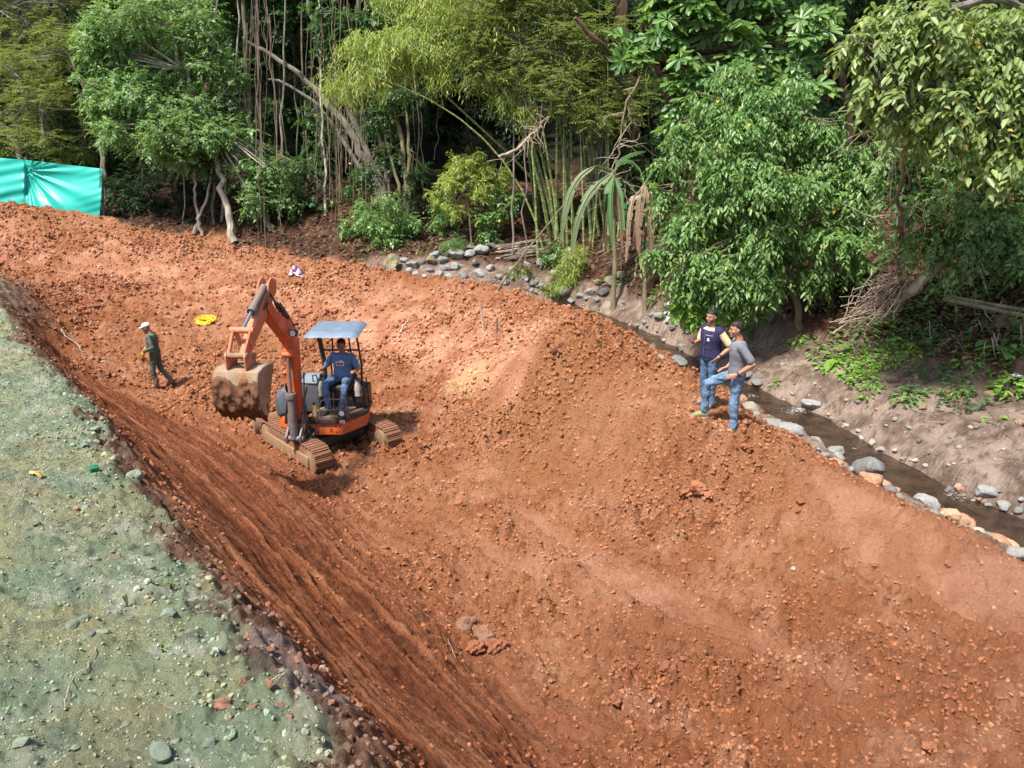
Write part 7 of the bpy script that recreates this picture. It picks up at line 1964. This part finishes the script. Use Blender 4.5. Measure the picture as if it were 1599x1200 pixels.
# ---- man in the navy vest
pA = Vector((3.2344, 12.0705, 1.885)); hA = Vector((-.86, -.51, 0)).normalized()
JA = base_joints(elL=(-.13, .33, 1.15), wrL=(.06, .25, .98), elR=(.02, -.27, 1.15), wrR=(.23, -.17, 1.17), head=(.045, .0, 1.635), look=(.97, .14, -.10), knL=(.03, .12, .48), anL=(.03, .14, .085), knR=(.02, -.09, .48), anR=(-.05, -.11, .085), fat=1.04)
YEL = fabric('shirt_cream', (.66, .50, .30), .4, .12); NAVY = fabric('vest_navy', (.030, .030, .080), .5, .25)
pa = person('man in a navy vest holding a red phone, one hand in his pocket', pA - Vector((0, 0, .0)), hA, JA, SKIN, YEL, JEANS, simple('shoe_tan', (.085, .058, .042), .8, dirt=(.22, .10, .055), dirt_amt=.15), SOLE, {'L': ((.7, -.25, -.65), (.2, -.9, .1), .3), 'R': ((.95, .25, .15), (.1, .35, .9), .75)}, beard=True, s=.935)
t = MB(); torso(t, JA, .034, -.04, .965)
for S in 'LR': limb(t, [Vector(JA['sh' + S]) * .72 + Vector(JA['neck']) * .28, Vector(JA['sh' + S])], [.075, .076])
link('vest', skinned(t, .012, 'vest', 3, .4), NAVY, pa)
def on_chest(J, parent, name, t, side, w, h, mat, out, tilt=0.0):
    """flat print on the front of the chest"""
    pel, nk = Vector(J['pelvis']), Vector(J['neck']); c = pel.lerp(nk, t); fat = J.get('fat', 1)
    a_, b_ = .122 * fat + out, .172 * fat + out
    V = []
    for i in range(7):
        y = side + (i / 6 - .5) * w
        x = a_ * math.sqrt(max(.05, 1 - (y / b_) ** 2)) + c.x + .004
        for k in (-.5, .5): V.append((x, y, c.z + k * h))
    return link(name, mesh_np(name, V, [(2 * i, 2 * i + 2, 2 * i + 3, 2 * i + 1) for i in range(6)]), mat, parent)
on_chest(JA, pa, 'emblem', .64, .075, .030, .035, X['white'], .034)
on_chest(JA, pa, 'emblem', .59, .075, .05, .014, X['white'], .034)
on_chest(JA, pa, 'piping', .76, .085, .13, .010, simple('piping', (.55, .50, .50), .7), .033)
on_chest(JA, pa, 'pocket_seam', .36, .085, .12, .008, simple('seam', (.075, .075, .14), .8), .036)
on_chest(JA, pa, 'zip', .45, .0, .012, .44, simple('zip', (.09, .09, .14), .6), .036)
wr = Vector(JA['wrL']); el = Vector(JA['elL'])
MB().tube([wr.lerp(el, .10), wr.lerp(el, .22)], .036, 14).obj('watch', X['black'], pa, bevel=.004)
ph = empty('phone', (0, 0, 0)); mph = pa.matrix_basis @ Matrix.Translation((.345, -.135, 1.215)); ph.location = mph.translation; ph.rotation_euler = (R(-20), R(-15), math.atan2(hA.y, hA.x) + .3)
MB().box((0, 0, 0), (.15, .075, .012)).obj('case', simple('phone_red', (.45, .012, .03), .35), ph, bevel=.004)
MB().box((0, 0, .0075), (.135, .066, .002)).obj('screen', X['ink'], ph)
tag(ph, 'small red phone held up by the man in the navy vest', 'phone')
# ---- man in the grey shirt, one foot up on the soil
pB = Vector((3.42, 11.20, 1.785)); hB = Vector((-.995, .06, 0)).normalized()
side_ = Vector((-hB.y, hB.x, 0))
fr = pB + hB * .48 - side_ * .16; up_ = gz(fr.x, fr.y) - pB.z - .012
JB = base_joints(pelvis=(-.01, 0, .93), neck=(.0, 0, 1.475), hipL=(-.01, .09, .90), hipR=(-.01, -.09, .90), knL=(.02, .10, .49), anL=(-.02, .10, .085), toeL=(1, .45, -.06),
                 knR=(.40, -.14, .74), anR=(.41, -.16, up_ + .092), toeR=(1, -.05, 0), elL=(-.17, .28, 1.17), wrL=(.05, .22, .985), elR=(-.08, -.26, 1.16), wrR=(.10, -.22, .98), head=(.06, 0, 1.63), look=(1, .10, -.10))
GREY = fabric('tee_grey', (.155, .165, .195), .5, .18)
pb = person('man in a grey t-shirt and pale jeans with one foot raised on the soil', pB, hB, JB, SKIN, GREY, JEANS2, simple('shoe_olive', (.20, .22, .085), .8, dirt=(.16, .15, .13), dirt_amt=.25), SOLE, {'L': ((.9, -.15, -.25), (-.1, -.9, -.3), .35), 'R': ((.9, .2, -.2), (0, .2, -1), .5)}, s=1.0)
wr, el = Vector(JB['wrL']), Vector(JB['elL'])
MB().tube([wr.lerp(el, .08), wr.lerp(el, .18)], .036, 14).obj('watch', X['black'], pb, bevel=.004)
b = MB(); torso(b, JB, .022, .02, .13); link('dark_hem', skinned(b, .012, 'dark_hem', 2, .4), fabric('hem_dark', (.035, .037, .05), .4), pb)
# ---- walking worker in green coveralls
pW = gp(250, 604, -.03); hW = Vector((-.99, -.08, 0)).normalized()
JW = base_joints(pelvis=(0, 0, .92), neck=(.04, 0, 1.465), shL=(.03, .19, 1.39), shR=(.05, -.19, 1.39), elL=(-.06, .27, 1.13), wrL=(.17, .24, 1.04), elR=(.03, -.27, 1.13), wrR=(.25, -.18, 1.05), knL=(.08, .10, .48), anL=(.03, .10, .085), knR=(-.05, -.10, .49), anR=(-.27, -.10, .16), toeR=(.82, 0, -.5), toeL=(1, .1, 0), head=(.12, 0, 1.60), look=(.97, .1, -.22), fat=1.08)
COV = fabric('coverall_green', (.085, .112, .085), .7, .35)
pw = person('worker in dark green coveralls, white cap and yellow gloves walking across the trench floor', pW, hW, JW, SKIND, COV, COV, simple('boot_brown', (.14, .09, .06), .8, dirt=MUD, dirt_amt=.6), SOLED, {'L': ((.55, -.1, -.8), (0, -.9, -.2), .5), 'R': ((.6, .1, -.8), (0, .9, -.2), .5)}, hair=False, long_sleeve=True, boots=True, s=.96)
c = Vector(JW['head']); f = Vector(JW['look']).normalized(); l = Vector((0, 0, 1)).cross(f).normalized(); u = f.cross(l)
cp = MB(); loft(cp, [(c + u * .138 - f * .01, f * .02, l * .02), (c + u * .132 - f * .01, f * .065, l * .058), (c + u * .10 - f * .01, f * .100, l * .085), (c + u * .055 - f * .012, f * .108, l * .092), (c + u * .045 - f * .012, f * .104, l * .088)], 20)
cap_o = cp.obj('cap', simple('cap_white', (.78, .77, .80), .7), pw, smooth=True)
br_ = MB(); V = []
for i in range(9):
    a = -1.1 + 2.2 * i / 8
    V += [(c + u * .052 + (f * math.cos(a) * .102 + l * math.sin(a) * .088) - f * .012)[:], (c + u * .040 + f * (.095 + .085 * math.cos(a * .8)) + l * math.sin(a) * .080)[:], (c + u * .046 + f * (.095 + .085 * math.cos(a * .8)) + l * math.sin(a) * .080)[:]]
br_.add(V, [(3 * i, 3 * i + 3, 3 * i + 4, 3 * i + 1) for i in range(8)] + [(3 * i, 3 * i + 2, 3 * i + 5, 3 * i + 3) for i in range(8)] + [(3 * i + 1, 3 * i + 4, 3 * i + 5, 3 * i + 2) for i in range(8)]).obj('brim', simple('cap_brim', (.74, .73, .76), .7), cap_o)
GLV = simple('glove_yellow', (.72, .44, .05), .8)
for S, ps, pn in (('L', 1, (0, -.9, -.2)), ('R', -1, (0, .9, -.2))):
    gm = MB(); w_ = Vector(JW['wr' + S]); hand(gm, w_, (.55, -.1 * ps, -.8), pn, ps, .5, 1.12); limb(gm, [w_, w_.lerp(Vector(JW['el' + S]), .15)], [.036, .040])
    link('glove', skinned(gm, .0075, 'glove', 2, .4), GLV, pw)
bl_ = MB(); torso(bl_, JW, .024, .20, .31); link('waistband', skinned(bl_, .012, 'waistband', 2, .4), fabric('band_dark', (.02, .028, .024), .4), pw)
# ---- operator on the seat
pO = EX0 + Vector((sx, sy + .02, 1.365 - .82)); hO = Vector((-.16, -1, 0)).normalized()
JO = base_joints(pelvis=(-.02, 0, .93), neck=(-.07, 0, 1.45), shL=(-.06, .20, 1.37), shR=(-.06, -.20, 1.37), hipL=(.0, .10, .91), hipR=(.0, -.10, .91), knL=(.42, .21, .94), knR=(.42, -.20, .94), anL=(.56, .15, .47), anR=(.56, -.13, .47), toeL=(1, .15, -.12), toeR=(1, -.15, -.12), elL=(.02, .35, 1.14), elR=(.02, -.35, 1.14), wrL=(.25, .35, 1.15), wrR=(.25, -.35, 1.15), head=(-.03, 0, 1.605), look=(.93, -.32, -.18), fat=1.12)
BLUE = fabric('tee_blue', (.105, .185, .32), .5, .15)
po = person('operator in a blue t-shirt and jeans sitting under the excavator canopy', pO, hO, JO, SKIND, BLUE, JEANS, simple('shoe_dark', (.06, .055, .05), .8, dirt=MUD, dirt_amt=.4), SOLED, {'L': ((.6, .05, .25), (.7, -.1, -.7), .9), 'R': ((.6, -.05, .25), (.7, .1, -.7), .9)})
pr = simple('print_red', (.50, .035, .04), .7); pblue = simple('print_blue', (.05, .07, .25), .7)
on_chest(JO, po, 'shirt_print', .62, .0, .17, .085, X['white'], .020); on_chest(JO, po, 'shirt_print', .62, .045, .055, .05, pr, .024); on_chest(JO, po, 'shirt_print', .62, -.045, .055, .05, pr, .024); on_chest(JO, po, 'shirt_print', .605, .0, .03, .04, pblue, .024); on_chest(JO, po, 'shirt_print', .73, .03, .06, .022, X['white'], .020)
